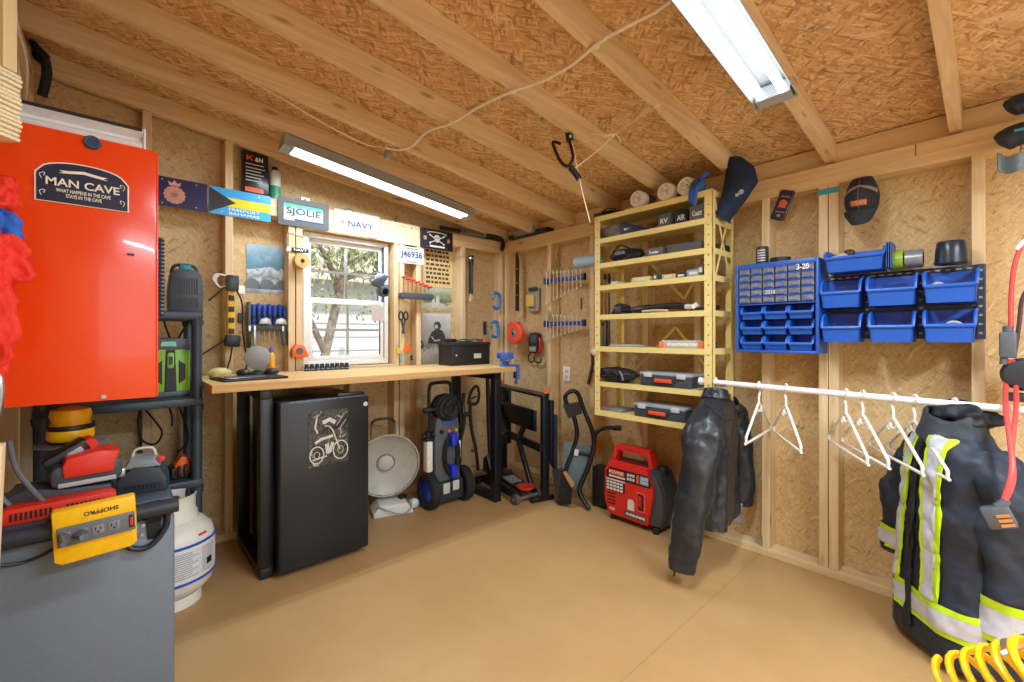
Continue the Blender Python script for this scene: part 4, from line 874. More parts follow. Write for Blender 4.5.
bottle(271, 376, 346, 2.70, 'orange glue bottle with a blue nozzle on the bench', mat('glue orange', '#f0a22a', .4), mat('nozzle blue', '#2f56c8', .35), .019)
t = thing('rag', 'crumpled pale yellow rag on the far left of the bench', 'rag', (.40, 2.70, BZ + .022))
MB().grid(blob(0, 0, 0, .05, .028, .04, 1.0, 4), 30, 16, True).build('cloth', mat('pale rag', '#d8c88a', .9), t, smooth=60)
# row of dark sockets on the bench below the window
xa, xb = onY(304, 370, 2.84)[0], onY(349, 370, 2.84)[0]; n_ = 9
for k in range(n_):
    x = xa + (xb - xa) * (k + .5) / n_; zt = onY(326, 363.5, 2.84)[1] - BZ
    lab = 'dark blue socket standing in the row below the window, ' + ('leftmost of the row', 'second from the row\'s left end', 'third from the row\'s left end', 'fourth from the row\'s left end', 'middle one of nine', 'fourth from the row\'s right end', 'third from the row\'s right end', 'second from the row\'s right end', 'rightmost of the row')[k]
    if k == 0:
        s0 = thing('impact_socket', lab, 'socket', (x, 2.84, BZ), group='sockets below the window'); r = (xb - xa) / n_ * .46
        MB().lathe([(0, 0), (r, 0), (r, zt * .5), (r * .86, zt * .55), (r * .86, zt), (r * .55, zt), (r * .5, zt * .8), (0, zt * .8)], 16).build('body', mat('socket steel', '#2e3846', .35, metal=.5), s0); MB().lathe([(r * 1.0, zt * .2), (r * 1.03, zt * .22), (r * 1.03, zt * .3), (r, zt * .32)], 16, close=True).build('band', mat('socket band', '#8d98a8', .4), s0)
    else: dup(s0, (x, 2.84, BZ), label=lab)
# car battery on the bench, right end
xa, za = onY(452, 366, 2.61); xb, _ = onY(490, 364, 2.61)
t = thing('car_battery', 'black car battery with a white label at the right of the bench', 'battery', ((xa + xb) / 2, 2.70, BZ)); hw = (xb - xa) / 2
MB().box(-hw, hw, -.09, .09, 0, .145, .006).build('case', mat('battery black', '#1f2124', .4), t); MB().box(-hw * 1.03, hw * 1.03, -.094, .094, .145, .17, .005).build('lid', mat('battery lid', '#2a2c30', .4), t)
MB().box(hw * .12, hw * .5, -.092, -.0895, .05, .085).build('label_plate', mat('battery label', '#d6d4cc', .5, var=.15, scale=160), t, smooth=0); MB().cyl((-hw * .78, -.088, .075), (-hw * .78, -.0925, .075), .007).build('indicator', white, t)
b = MB(); b.box(-hw * .95, -hw * .6, -.05, .03, .17, .195, .006); b.build('terminal_cover', black, t); b = MB(); b.box(-.04, .05, -.04, .04, .17, .178, .003); b.build('vent_cap', char2, t)
MB().tube([(-hw * .5, -.02, .178), (-.06, -.05, .19), (.02, -.03, .185), (.08, -.06, .19), (hw * .7, -.02, .18)], .006, 7, smooth=5).build('lead', mat('lead teal', '#345a63', .5), t); MB().obox((hw * .7, -.03, .182), (.05, .03, .02), (0, 0, .3), .004).build('clamp', red, t)
# blue vise at the bench end
t = thing('bench_vise', 'small blue clamp-on vise at the right end of the bench', 'vise', (2.045, 2.335, BZ), rz=-.3)
vb = mat('vise blue', '#3a63bd', .45)
b = MB(); b.box(-.03, .03, -.035, .035, .03, .062, .006); b.build('body', vb, t)
MB().lathe([(0, 0), (.042, 0), (.04, .01), (.025, .018), (.022, .032), (0, .032)], 22).build('swivel_base', vb, t)
for s in (-1, 1): b = MB(); b.box(-.05, .05, s * .03 - .012, s * .03 + .012, .055, .098, .004); b.build('jaw', vb, t)
MB().cyl((0, -.045, .05), (0, -.13, .05), .009).build('screw', steel, t); MB().cyl((-.05, -.125, .05), (.05, -.125, .05), .004).build('tommy_bar', steel, t)
b = MB(); b.box(.075, .10, -.03, .03, -.09, .01, .004); b.box(.02, .10, -.03, .03, .0005, .012, .003); b.build('clamp_bracket', vb, t); MB().cyl((.087, 0, -.11), (.087, 0, -.06), .007).sph((.087, 0, -.115), .014).build('clamp_screw', vb, t)
# ================================================================ things on the back wall
def rectY(px0, py0, px1, py1, Y):
    """upright rectangle on the plane Y from its left edge (px0, top py0) and right edge (px1, bottom py1 at right): centre x, z, width"""
    x0, za = onY(px0, py0, Y); x1, zb = onY(px1, py1, Y); return (x0 + x1) / 2, x1 - x0
BEAM = YA - .002
def plate_sign(name, label, cat, px0, px1, ztop, h, face, Y=None, frame=None, fw_=.012, tilt=0.0, group=None, thick=.004):
    Y = BEAM if Y is None else Y
    x0 = onY(px0, 200, Y)[0]; x1 = onY(px1, 200, Y)[0]; w = x1 - x0
    t = thing(name, label, cat, ((x0 + x1) / 2, Y, ztop - h / 2), rot=(0, tilt, 0), group=group)
    b = MB(); b.prism(rrect(w, h, .008), -thick, 0); b.build('plate', face, t, smooth=0)
    if frame is not None:
        b = MB(); o_ = rrect(w + fw_ * .6, h + fw_ * .6, .012); i_ = rrect(w - fw_ * 1.6, h - fw_ * 1.6, .006)
        n = len(o_); A = [[b.bm.verts.new((x, y, z)) for x, z in P] for P in (o_, i_) for y in (-thick - .006, -thick + .001)]
        for i in range(n):
            j = (i + 1) % n
            b.bm.faces.new((A[0][i], A[0][j], A[2][j], A[2][i])); b.bm.faces.new((A[1][i], A[3][i], A[3][j], A[1][j])); b.bm.faces.new((A[0][i], A[1][i], A[1][j], A[0][j])); b.bm.faces.new((A[2][i], A[2][j], A[3][j], A[3][i]))
        b.build('frame', frame, t, smooth=0)
    bo = MB()
    for sx in (-1, 1):
        for sz in (-1, 1): bo.cyl((sx * w * .3, -thick - .0015, sz * h * .4), (sx * w * .3, -thick, sz * h * .4), .004, seg=10)
    bo.build('bolt_heads', steel, t, smooth=0)
    return t, w, h, -thick - .0006
ZS = lambda px, py: onY(px, py, BEAM)[1]
# purple crest plate
t, w, h, f = plate_sign('novelty_plate', 'dark purple plate with a pink crown crest beside the red cabinet', 'license plate', 150, 207, ZS(159, 175.5), .152, mat('plate purple', '#2a2150', .35))
pk = mat('crest pink', '#e3a58c', .5, var=.12, scale=150); b = MB(); cx = onY(175.5, 190, BEAM)[0] - t.location.x - .004
for i in range(14): a = 2 * PI * i / 14; b.prism(disc(.0105, 12, cx + .036 * math.cos(a), -.012 + .036 * math.sin(a)), f - .001, f)
for i in range(9): a = 2 * PI * i / 9; b.prism(disc(.010, 12, cx + .02 * math.cos(a), -.012 + .02 * math.sin(a)), f - .0014, f - .0004)
b.prism([(cx - .022, .036), (cx + .022, .036), (cx + .028, .058), (cx + .012, .048), (cx, .066), (cx - .012, .048), (cx - .028, .058)], f - .001, f); b.build('crest', pk, t, smooth=0)
b = MB()
for i in range(20): a = 2 * PI * i / 20; b.prism(disc(.0026, 6, cx + .036 * math.cos(a), -.012 + .036 * math.sin(a)), f - .0016, f - .0009)
b.prism(disc(.009, 14, cx, -.012), f - .0022, f - .0013); b.build('crest_detail', mat('crest dark', '#b3735f', .5), t, smooth=0)
# Bahamas flag plate
t, w, h, f = plate_sign('flag_plate', 'light blue and yellow flag plate lettered FREEPORT BAHAMAS', 'license plate', 208.5, 270.5, ZS(210, 185.5), .150, mat('aqua plate', '#3aa5dc', .3))
MB().prism([(-w / 2 + .003, -h * .17 + 0), (w / 2 - .002, -h * .17), (w / 2 - .002, h * .17), (-w / 2 + .003, h * .17)], f - .0004, f).build('stripe', mat('flag yellow', '#f5d61c', .3), t, smooth=0)
MB().prism([(-w / 2 + .003, -h / 2 + .006), (-w / 2 + w * .42, 0), (-w / 2 + .003, h / 2 - .006)], f - .001, f - .0003).build('triangle', mat('flag black', '#2b2c2e', .35), t, smooth=0)
text('FREEPORT\nBAHAMAS', w * .5, h * .25, white, t, w * .06, f - .0004, -h * .325, bold=.01)
# air filter carton and can on the plate
Yk = YA + .03
x0, x1 = onY(243, 190, Yk)[0], onY(268.5, 190, Yk)[0]; zt = onY(255, 152, Yk)[1]
t = thing('filter_box', 'tall black carton with orange lettering standing on the wall plate', 'box', ((x0 + x1) / 2, Yk, PT)); w = x1 - x0; h = zt - PT
MB().box(-w / 2, w / 2, 0, .05, 0, h, .002).build('carton', mat('carton black', '#1f1d1e', .25), t)
text('K', w * .3, .028, mat('orange ink', '#e8521e', .4), t, -w * .22, -.0006, h * .85); text('&N', w * .3, .026, white, t, w * .12, -.0006, h * .84)
b = MB()
for i, (a, wd) in enumerate(((.70, .7), (.62, .75), (.55, .6), (.48, .7), (.41, .6), (.34, .65))): b.box(-w * .4, -w * .4 + w * wd, -.0012, 0, h * a, h * a + .006)
b.build('text_lines', mat('grey ink', '#bdb9b4', .5), t, smooth=0); MB().box(-w * .42, w * .3, -.0012, 0, h * .1, h * .2).build('orange_band', mat('orange ink', '#e8521e'), t, smooth=0)
x0, x1 = onY(270.5, 190, Yk)[0], onY(282, 190, Yk)[0]; zt = onY(276, 166, Yk)[1]
t = thing('spray_can', 'small green and white can right of the black carton', 'can', ((x0 + x1) / 2, Yk + .03, PT)); r = (x1 - x0) / 2; h = zt - PT
MB().lathe([(0, 0), (r, 0), (r, h * .8), (r * .6, h * .9), (0, h * .9)], 20).build('body', mat('can white', '#dfe3da', .3), t); MB().lathe([(r * 1.01, h * .08), (r * 1.02, h * .1), (r * 1.02, h * .42), (r * 1.01, h * .44)], 20, close=True).build('green_label', mat('can green', '#3d9a76', .4, var=.4, scale=60), t); MB().cyl((0, 0, h * .9), (0, 0, h), r * .5).build('cap', black, t)
# SJOLIE plate in its dark frame
fr_d = mat('studded frame', '#4b4d4a', .5, var=.6, scale=420)
t, w, h, f = plate_sign('license_plate', 'green and white SJOLIE licence plate in a dark studded frame', 'license plate', 279, 327, ZS(277.5, 195.6) - .008, .152, mat('plate pale green', '#c3cdbd', .35), frame=fr_d, fw_=.03, Y=BEAM)
text('SJOLIE', w * .72, h * .34, mat('plate ink', '#1d2c48', .5), t, 0, f - .001, .002)
b = MB(); pts = [(-w / 2 + .02, h / 2 - .02)]
for i in range(9): pts.append((-w / 2 + .02 + (w - .04) * i / 8, h / 2 - .042 - .012 * (i % 2)))
pts.append((w / 2 - .02, h / 2 - .02)); b.prism(pts, f - .0006, f); b.build('mountain_print', mat('plate green', '#3ba184', .4, var=.3, scale=50), t, smooth=0)
MB().box(-w * .2, w * .42, f - .0006, f, -h / 2 + .022, -h / 2 + .036).build('lower_band', mat('plate navy', '#272a66', .4), t, smooth=0)
# white clip thing, leafy ornament and brown wedge standing on the plate
x, z = onY(304, 197, YA + .02); t = thing('bulldog_clip', 'small white bracket standing on the plate above the SJOLIE plate', 'bracket', (x, YA + .02, PT))
b = MB(); b.box(-.04, .04, -.01, .01, 0, .03, .003); b.box(-.022, .03, -.012, .012, .03, .05, .003); b.build('body', white, t); MB().cyl((.004, -.0135, .034), (.004, -.0115, .034), .006).build('knob', char, t)
x, z = onY(349, 208, YA + .02); t = thing('ornament', 'small dark green arched ornament above the NAVY plate', 'ornament', (x, YA + .02, PT))
b = MB(); b.prism([(-.05, 0), (.05, 0), (.04, .022), (.02, .034), (0, .038), (-.02, .034), (-.04, .022)], -.006, .006, bev=.002); b.build('arch', mat('ornament green', '#5f7449', .6, var=.5, scale=90), t); b = MB(); b.prism([(-.025, .004), (.025, .004), (.018, .02), (0, .026), (-.018, .02)], -.009, -.006); b.build('inlay', mat('ornament cream', '#cfc596', .6), t, smooth=0)
for sx in (-1, 1): MB().sph((sx * .045, 0, .012), (.012, .008, .012)).build('leaf', mat('ornament leaf', '#3f6a3c', .6), t)
x, z = onY(398, 217, YA + .02); b = MB(); b.prism([(-.02, 0), (.018, 0), (.016, .014), (-.004, .045), (-.014, .05)], -.008, .008, bev=.002); o = b.build('wood_wedge', mat('brown wood', '#8a5e2c', .6), None, loc=(x, YA + .02, PT)); tag(o, 'small brown wedge of wood on the plate above the yellowed plate', 'wedge')
# NAVY plate
t, w, h, f = plate_sign('license_plate', 'white NAVY licence plate with a small crest above the window', 'license plate', 334, 379.5, ZS(334, 208.5), .150, mat('plate white', '#c4c2ba', .35))
text('NAVY', w * .56, h * .27, mat('plate blue', '#1f3754', .5), t, w * .07, f - .0008, -.006)
b = MB(); ol = rrect(w * .92, h * .84, .004); 
for i in range(len(ol)): a, c = ol[i], ol[(i + 1) % len(ol)]; b.tube([(a[0], f, a[1]), (c[0], f, c[1])], .0014, 5) if (a[0] - c[0]) ** 2 + (a[1] - c[1]) ** 2 > 1e-8 else None
b.build('border_line', mat('line grey', '#66717d', .5), t); b = MB(); b.prism(disc(.014, 14, -w * .33, -.004), f - .0008, f); b.prism([(-w * .33 - .01, .008), (-w * .33 + .01, .008), (-w * .33, .024)], f - .0008, f); b.build('crest', mat('crest grey', '#77808c', .5, var=.4, scale=200), t, smooth=0)
# yellowed plate with a drawn outline
t, w, h, f = plate_sign('novelty_plate', 'yellowed plate with a faint reclining outline right of the NAVY plate', 'license plate', 381.5, 418.5, ZS(382, 219.5), .150, mat('plate cream', '#d8c79a', .45))
b = MB(); b.tube([(-w * .38, f, h * .12), (-w * .22, f, h * .26), (-w * .05, f, h * .05), (w * .12, f, -h * .02), (w * .34, f, -h * .05), (w * .36, f, -h * .14), (w * .1, f, -h * .12), (-w * .08, f, -h * .1), (-w * .2, f, h * .02), (-w * .38, f, h * .12)], .0018, 5, smooth=5); b.build('outline_drawing', mat('drawing tan', '#b28f52', .6), t)
b = MB(); rr_ = random.Random(5)
for i in range(9): xx, zz = rr_.uniform(-.42, .42) * w, rr_.choice((-.33, .33, -.28, .36)) * h; b.box(xx - .008, xx + .008, f - .0006, f, zz - .004, zz + .004)
b.build('speckle_marks', mat('drawing tan', '#b28f52'), t, smooth=0)
# skull plate
t, w, h, f = plate_sign('novelty_plate', 'black plate with a white skull and crossbones at the beam end', 'license plate', 420, 452.5, ZS(420, 227), .150, mat('plate black', '#24222b', .35))
wp = mat('skull white', '#dcd6cc', .5); b = MB()
for s in (-1, 1): b.tube([(-s * w * .2, f, h * .18), (s * w * .2, f, -h * .18)], .004, 6); b.sph((-s * w * .21, f, h * .2), (.008, .001, .008), 8, 6); b.sph((s * w * .21, f, -h * .2), (.008, .001, .008), 8, 6)
b.prism(disc(.024, 20, 0, .012), f - .0022, f); b.prism([(-.013, -.02), (.013, -.02), (.014, .0), (-.014, .0)], f - .0022, f); b.tube([(-w * .3, f, h * .28), (-.05, f, h * .36), (.05, f, h * .36), (w * .3, f, h * .28)], .0035, 5, smooth=5); b.build('skull', wp, t)
b = MB(); b.prism(disc(.006, 10, -.009, .012), f - .003, f - .0023); b.prism(disc(.006, 10, .009, .012), f - .003, f - .0023); b.prism([(-.003, -.002), (.003, -.002), (0, .005)], f - .003, f - .0023); b.build('eye_sockets', black, t, smooth=0)
for sx in (-1, 1): MB().box(sx * w * .36 - .012, sx * w * .36 + .012, f - .001, f, -.012, .018).build('side_emblem', mat('emblem tan', '#b98a52', .5, var=.5, scale=120), t, smooth=0)
MB().box(-w * .22, w * .24, f - .001, f, -h * .4, -h * .31).build('bottom_banner', wp, t, smooth=0)
# J46936 plate below
Yw = YA - .002
x0, x1 = onY(398.5, 250, Yw)[0], onY(423.5, 250, Yw)[0]
t, w, h, f = plate_sign('license_plate', 'small white J46936 licence plate hanging below the beam', 'license plate', 398.5, 423.5, onY(398, 245, Yw)[1], .125, mat('plate white', '#c4c2ba'), Y=Yw)
text('J46936', w * .86, h * .5, mat('plate ink blue', '#1c3c78', .5), t, 0, f - .0008, .0)
b = MB(); b.box(-w * .3, w * .3, f - .0006, f, h * .36, h * .42); b.box(-w * .2, w * .2, f - .0006, f, -h * .42, -h * .37); b.build('small_print', mat('line grey', '#8d98a4'), t, smooth=0)
# ---- pictures on the sheathing
YO = YA2 - .002
def rectO(px0, px1, pyt, pyb, Y):
    x0, zt = onY(px0, pyt, Y); x1, _ = onY(px1, pyt, Y); zb = onY(px0, pyb, Y)[1]; return (x0 + x1) / 2, (zt + zb) / 2, x1 - x0, zt - zb
def pic_mat(name, stops, scale, dist=1.0, vert=True):
    m = bpy.data.materials.new(name); m.use_nodes = True; nt = m.node_tree; b_ = nt.nodes['Principled BSDF']; L = nt.links.new
    tc = N(nt, 'ShaderNodeTexCoord'); sp = N(nt, 'ShaderNodeSeparateXYZ'); L(tc.outputs['Generated'], sp.inputs[0]); n = N(nt, 'ShaderNodeTexNoise', i_Scale=scale, i_Detail=5.0, i_Distortion=dist); L(tc.outputs['Generated'], n.inputs['Vector'])
    ma = N(nt, 'ShaderNodeMath', operation='MULTIPLY_ADD'); ma.inputs[1].default_value = .55; L(n.outputs['Fac'], ma.inputs[0]); L(sp.outputs['Z'], ma.inputs[2])
    sb = N(nt, 'ShaderNodeMath', operation='SUBTRACT'); sb.inputs[1].default_value = .27; L(ma.outputs[0], sb.inputs[0])
    r = ramp(nt, stops); L(sb.outputs[0], r.inputs['Fac']); L(r.outputs['Color'], b_.inputs['Base Color']); b_.inputs['Roughness'].default_value = .35
    return m
def poster(name, label, px0, px1, pyt, pyb, m, Y=YO, cat='picture', border=None):
    x, z, w, h = rectO(px0, px1, pyt, pyb, Y); t = thing(name, label, cat, (x, Y, z))
    MB().box(-w / 2, w / 2, -.0012, 0, -h / 2, h / 2).build('print', m, t, smooth=0)
    return t, w, h
t, w, h = poster('poster', 'blue grey sea and waves poster above the driver rack', 246.5, 285.5, 243, 292, pic_mat('sea print', ((0, '#7d8a90'), (.2, '#b9c4c8'), (.3, '#6d7f88'), (.46, '#cdd5d6'), (.5, '#4f8098'), (.75, '#6d9db4'), (1, '#a7c2cf')), 4.0))
b = MB()
for cx in (-.36, .02, .40): b.prism([(w * cx + .045 * math.cos(PI * i / 14), -h * .42 + .062 * math.sin(PI * i / 14)) for i in range(15)], -.002, -.0012)
b.build('print_shapes', mat('shape grey', '#6b7478', .5), t, smooth=0)
t, w, h = poster('text_print', 'cream lettered print below the skull plate', 423.5, 452, 247, 286, mat('print cream', '#e2c68c', .6, var=.05))
b = MB(); rr_ = random.Random(9)
for row in range(8):
    x = -w * .42
    while x < w * .38:
        ln = rr_.uniform(.018, .04); b.box(x, min(x + ln, w * .42), -.0022, -.0012, h * (.40 - row * .115), h * (.40 - row * .115) + h * .06); x += ln + .01
b.build('print_lines', mat('ink brown', '#4d3d28', .6), t, smooth=0)
t, w, h = poster('photo_print', 'small photograph of greenery and figures below the lettered print', 423, 451.5, 287, 311, pic_mat('green photo', ((0, '#a89779'), (.3, '#c9bfa9'), (.45, '#5f6a4e'), (.7, '#96a07c'), (1, '#b9bfb4')), 6.0))
b = MB(); b.prism([(-.02, -h * .3), (.012, -h * .3), (.016, h * .1), (0, h * .2), (-.014, h * .1)], -.002, -.0012); b.prism([(-.05, -h * .35), (-.03, -h * .35), (-.028, 0), (-.04, h * .1), (-.052, 0)], -.002, -.0012); b.build('figures', mat('figure pale', '#c5c6c0', .5), t, smooth=0)
t, w, h = poster('photo_print', 'tall grey photograph of a seated dark haired figure beside the car battery', 422, 450.5, 313, 365, pic_mat('grey photo', ((0, '#b1a391'), (.22, '#c9c0b3'), (.34, '#7b7a70'), (.5, '#a9a8a2'), (.75, '#c3c5c4'), (1, '#d8d9d8')), 5.0))
b = MB(); b.prism([(-.08, -.035), (.085, -.04), (.08, .02), (.055, .065), (.03, .075), (-.015, .075), (-.05, .05), (-.075, .0)], -.002, -.0012); b.prism(disc(.034, 18, .006, .105), -.0022, -.0012); b.build('figure', mat('figure dark', '#43413f', .5, var=.4, scale=60), t, smooth=0)
b = MB(); b.prism(disc(.017, 14, -.004, .098), -.003, -.0022); b.tube([(-.05, -.0022, .02), (-.02, -.0022, -.015), (.03, -.0022, -.01)], .006, 5); 
for i in range(4): b.box(-.055 + i * .03, -.04 + i * .03, -.0026, -.0012, -.135, -.075 + .012 * (i % 2))
b.build('print_lettering', mat('figure pale', '#c5c6c0'), t, smooth=0)
# ---- hanging yellow power bar with cords
x, z = onY(231, 300, YA - .02); zt = onY(231, 276, YA - .02)[1]; zb = onY(231, 345, YA - .02)[1]
t = thing('power_bar', 'yellow and black power bar hung upright on the stud left of the poster', 'power strip', (x, YA - .002, zb)); h = zt - zb
MB().box(-.018, .018, -.03, 0, 0, h, .004).build('bar', mat('bar yellow', '#e8b81a', .4), t)
for i, zz in enumerate((.16, .32, .48, .64)): MB().box(-.014, .014, -.033, -.028, h * zz, h * zz + .03, .003).build('outlet', black, t)
MB().box(-.03, .03, -.075, -.031, h * .78, h * 1.0, .008).build('charger_block', mat('charger dark', '#34373b', .4), t)
MB().obox((.0, -.055, h * .06), (.075, .04, .065), (0, .1, 0), .01).build('plug_block', black, t)
b = MB()
for k in range(3): b.tube([(-.02, -.05, h * .98), (-.055 - .01 * k, -.05, h * 1.0), (-.075 - .006 * k, -.05, h * .92), (-.055, -.05, h * .82), (-.02, -.055, h * .86)], .004, 7, smooth=5)
b.build('cable_loop', mat('white loop cable', '#e4e1d8', .4), t)
b = MB(); b.tube([(.02, -.05, h * .8), (.05, -.04, h * .6), (.055, -.03, h * .2), (.075, -.03, -.1), (.06, -.03, -.16)], .0045, 7, smooth=5); b.tube([(.0, -.06, .0), (-.01, -.05, -.08), (-.03, -.05, -.15)], .0045, 7, smooth=5); b.tube([(-.03, -.05, .03), (-.1, -.06, -.02), (-.16, -.08, -.06)], .0045, 7, smooth=5); b.tube([(-.03, -.05, h * .85), (-.08, -.06, h * .7), (-.11, -.06, h * .62)], .0045, 7, smooth=5); b.build('lead', rubber, t)
x, z = onY(241, 300, YO); o = MB().box(-.02, .02, -.004, 0, -.025, .025, .002).build('wall_card', white, None, loc=(x, YO - .001, z + .06)); tag(o, 'small white card fixed right of the yellow power bar', 'card')
x, z = onY(240, 318, YO); o = MB().box(-.012, .012, -.012, 0, -.03, .03, .003).build('wall_switch', char, None, loc=(x, YO - .001, z)); tag(o, 'small dark grey block below the white card', 'switch')
# ---- driver rack with blue handled drivers
Yr = YO - .002
x, z, w, h = rectO(246, 288, 322, 333, Yr)
t = rackT = thing('tool_rack', 'dark grey tool rack fixed below the sea poster', 'tool rack', (x, Yr, z))
MB().box(-w / 2, w / 2, -.07, 0, -.018, .018, .004).build('tray', mat('rack slate', '#454f54', .5), t); MB().box(-w / 2, w / 2, -.006, 0, .018, .14, .003).build('back_plate', mat('rack slate', '#454f54'), t)
for s in (-1, 1): MB().prism([(s * (w / 2 - .006) - .006, -.12), (s * (w / 2 - .006) + .006, -.12), (s * (w / 2 - .006) + .008, .15), (s * (w / 2 - .006) - .008, .15)], -.065, -.005, bev=.003).build('side_arm', mat('rack slate', '#454f54'), t)
rx, rz_ = x, z
names = ('leftmost', 'second from the left', 'third from the left', 'fourth from the left', 'third from the right', 'second from the right', 'rightmost')
for k in range(7):
    lab = 'blue handled driver in the tool rack, ' + names[k]
    xx = rx - w / 2 + .03 + k * (w - .06) / 6
    if k == 0:
        d0 = thing('screwdriver', lab, 'screwdriver', (xx, Yr - .042, rz_ + .02), group='blue drivers in the rack')
        MB().lathe([(0, 0), (.011, 0), (.015, .015), (.016, .045), (.012, .06), (.015, .075), (.014, .10), (.008, .112), (0, .113)], 12).build('handle', mat('driver blue', '#26409a', .35), d0); MB().lathe([(.0165, .03), (.0172, .032), (.0172, .05), (.0165, .052)], 12, close=True).build('grip_band', mat('driver grip', '#1b2230', .5), d0)
        MB().cyl((0, 0, -.10), (0, 0, 0), .004).build('shaft', steel, d0)
    else: dup(d0, (xx, Yr - .042, rz_ + .02 + (.012 if k % 2 else 0)), label=lab)
for k, dx in enumerate((-.035, .05)):
    lab = ('grey pliers head on the tool rack, left one', 'grey pliers head on the tool rack, right one')[k]
    b = MB(); b.prism([(-.035, -.01), (.035, -.012), (.03, .018), (.005, .03), (-.025, .02)], -.012, .012, bev=.005); o = b.build('pliers_head', mat('pale steel', '#a9aca8', .35, metal=.6), None, loc=(rx + dx, Yr - .088, rz_ + .03)); tag(o, lab, 'pliers', 'pliers heads')
for k, (px_, lab) in enumerate(((248, 'dark hanging chisel under the tool rack, left end'), (253, 'pale hanging chisel under the tool rack beside the dark one'), (281, 'dark hanging file under the tool rack, right end'), (286, 'dark hanging chisel by the right arm of the tool rack'))):
    xx, _ = onY(px_, 340, Yr - .03); zz = rz_ - .02
    t = thing('chisel', lab, 'chisel', (xx, Yr - .075, zz)); MB().box(-.008, .008, -.006, .006, -.09, 0, .003).build('handle', (black, mat('pale steel', '#a9aca8'), char, black)[k], t); MB().box(-.005, .005, -.002, .002, 0, .03).build('blade', steel, t, smooth=0)
MB().cyl((.01, -.002, .125), (.01, -.02, .125), .013, .011).build('knob', red, rackT)
# ---- NAVY lanyard, tape roll, orange tape measure on the stud left of the window
x, z = onY(288, 232, YA - .006); t = thing('lanyard', 'thin grey lanyard with a small black NAVY tag hung by the window', 'lanyard', (x, YA - .004, z))
zc = onY(288, 249, YA - .006)[1] - z; b = MB(); b.tube([(-.003, -.003, 0), (-.006, -.003, zc * .5), (-.003, -.003, zc)], .002, 6, smooth=4); b.tube([(.003, -.003, 0), (.1, -.003, -.015), (.17, -.003, -.012)], .002, 6, smooth=4); b.build('cord', mat('lanyard grey', '#9fa1a0', .5), t)
MB().box(.02, .12, -.006, -.002, zc - .012, zc + .014, .002).build('tag_plate', black, t); text('NAVY', .075, .014, white, t, .07, -.0065, zc + .001); MB().prism([(-.01, zc - .014), (.015, zc - .01), (.012, zc + .018), (-.006, zc + .012)], -.008, -.002).build('charm', white, t, smooth=0)
x, z = onY(303.5, 261.5, YA - .03); t = thing('tape_roll', 'roll of pale yellow tape hung on the stud left of the window', 'tape', (x - .012, YA, z)); Mx = Matrix.Rotation(PI / 2, 4, 'X')
MB().lathe([(.014, .004), (.045, .004), (.045, .055), (.014, .055)], 30, Mx, close=True).build('roll', mat('tape yellow', '#cbb244', .5), t); MB().lathe([(.012, .045), (.044, .0555), (.044, .058), (.012, .058)], 30, Mx, close=True).build('side_face', mat('tape face', '#cda668', .6, var=.1), t); MB().cyl((0, -.075, 0), (0, 0, 0), .006).build('peg', mat('peg dark', '#4c3b25', .6), t)
x, z = onY(298.5, 351.5, YA - .02); t = thing('tape_measure', 'orange tape measure hung on the stud at the window\'s lower left', 'tape measure', (x, YA, z))
b = MB(); b.prism([(-.042, -.035), (.048, -.035), (.05, -.02), (.03, .03), (.01, .042), (-.025, .04), (-.044, .015)], -.05, -.004, bev=.008); b.build('case', orange, t); b = MB(); b.prism(disc(.02, 20, -.002, .003), -.0525, -.0495); b.build('badge', mat('badge grey', '#57565a', .5, var=.3, scale=90), t, smooth=0); MB().box(.045, .056, -.035, -.02, -.033, -.022).build('hook', steel, t, smooth=0)
# ---- camera on the right window stud
x, z = onY(384, 290, YA - .09); t = thing('security_camera', 'dark outdoor camera with a small solar panel on the window\'s right stud', 'camera', (x, YA - .09, z))
MB().lathe([(0, -.035), (.03, -.033), (.037, -.02), (.038, .02), (.03, .035), (0, .038)], 28, Matrix.Translation((-.02, -.02, -.012)) @ Matrix.Rotation(PI / 2 + .1, 4, 'X')).build('body', mat('camera grey', '#4a4f55', .4), t)
MB().lathe([(0, .036), (.018, .038), (.02, .046), (.012, .046), (.01, .04), (0, .04)], 24, Matrix.Translation((-.02, -.02, -.012)) @ Matrix.Rotation(PI / 2 + .1, 4, 'X')).build('lens', mat('lens black', '#0b0c0e', .1), t)
MB().obox((-.045, -.03, .06), (.075, .012, .11), (-.35, .42, -.55), .004).build('solar_panel', mat('solar dark', '#33373c', .25), t); MB().tube([(-.005, .0, .02), (.03, .03, .022), (.045, .06, .018)], .01, 10, smooth=4).build('arm', mat('camera grey', '#4a4f55'), t); MB().box(.03, .07, .07, .089, -.035, .05, .005).build('mount_plate', mat('mount teal', '#496a75', .4), t); MB().cyl((.045, .05, .0), (.045, .07, .0), .022).build('mount_knob', char, t)
x, z = onY(379, 313, YA2 - .05); o = MB().box(-.055, .05, -.001, 0, -.055, .05).build('window_note', mat('note pink grey', '#c9bcb6', .6), None, loc=(x, YA2 - .048, z), smooth=0); tag(o, 'small pinkish note stuck inside the lower window sash', 'note')
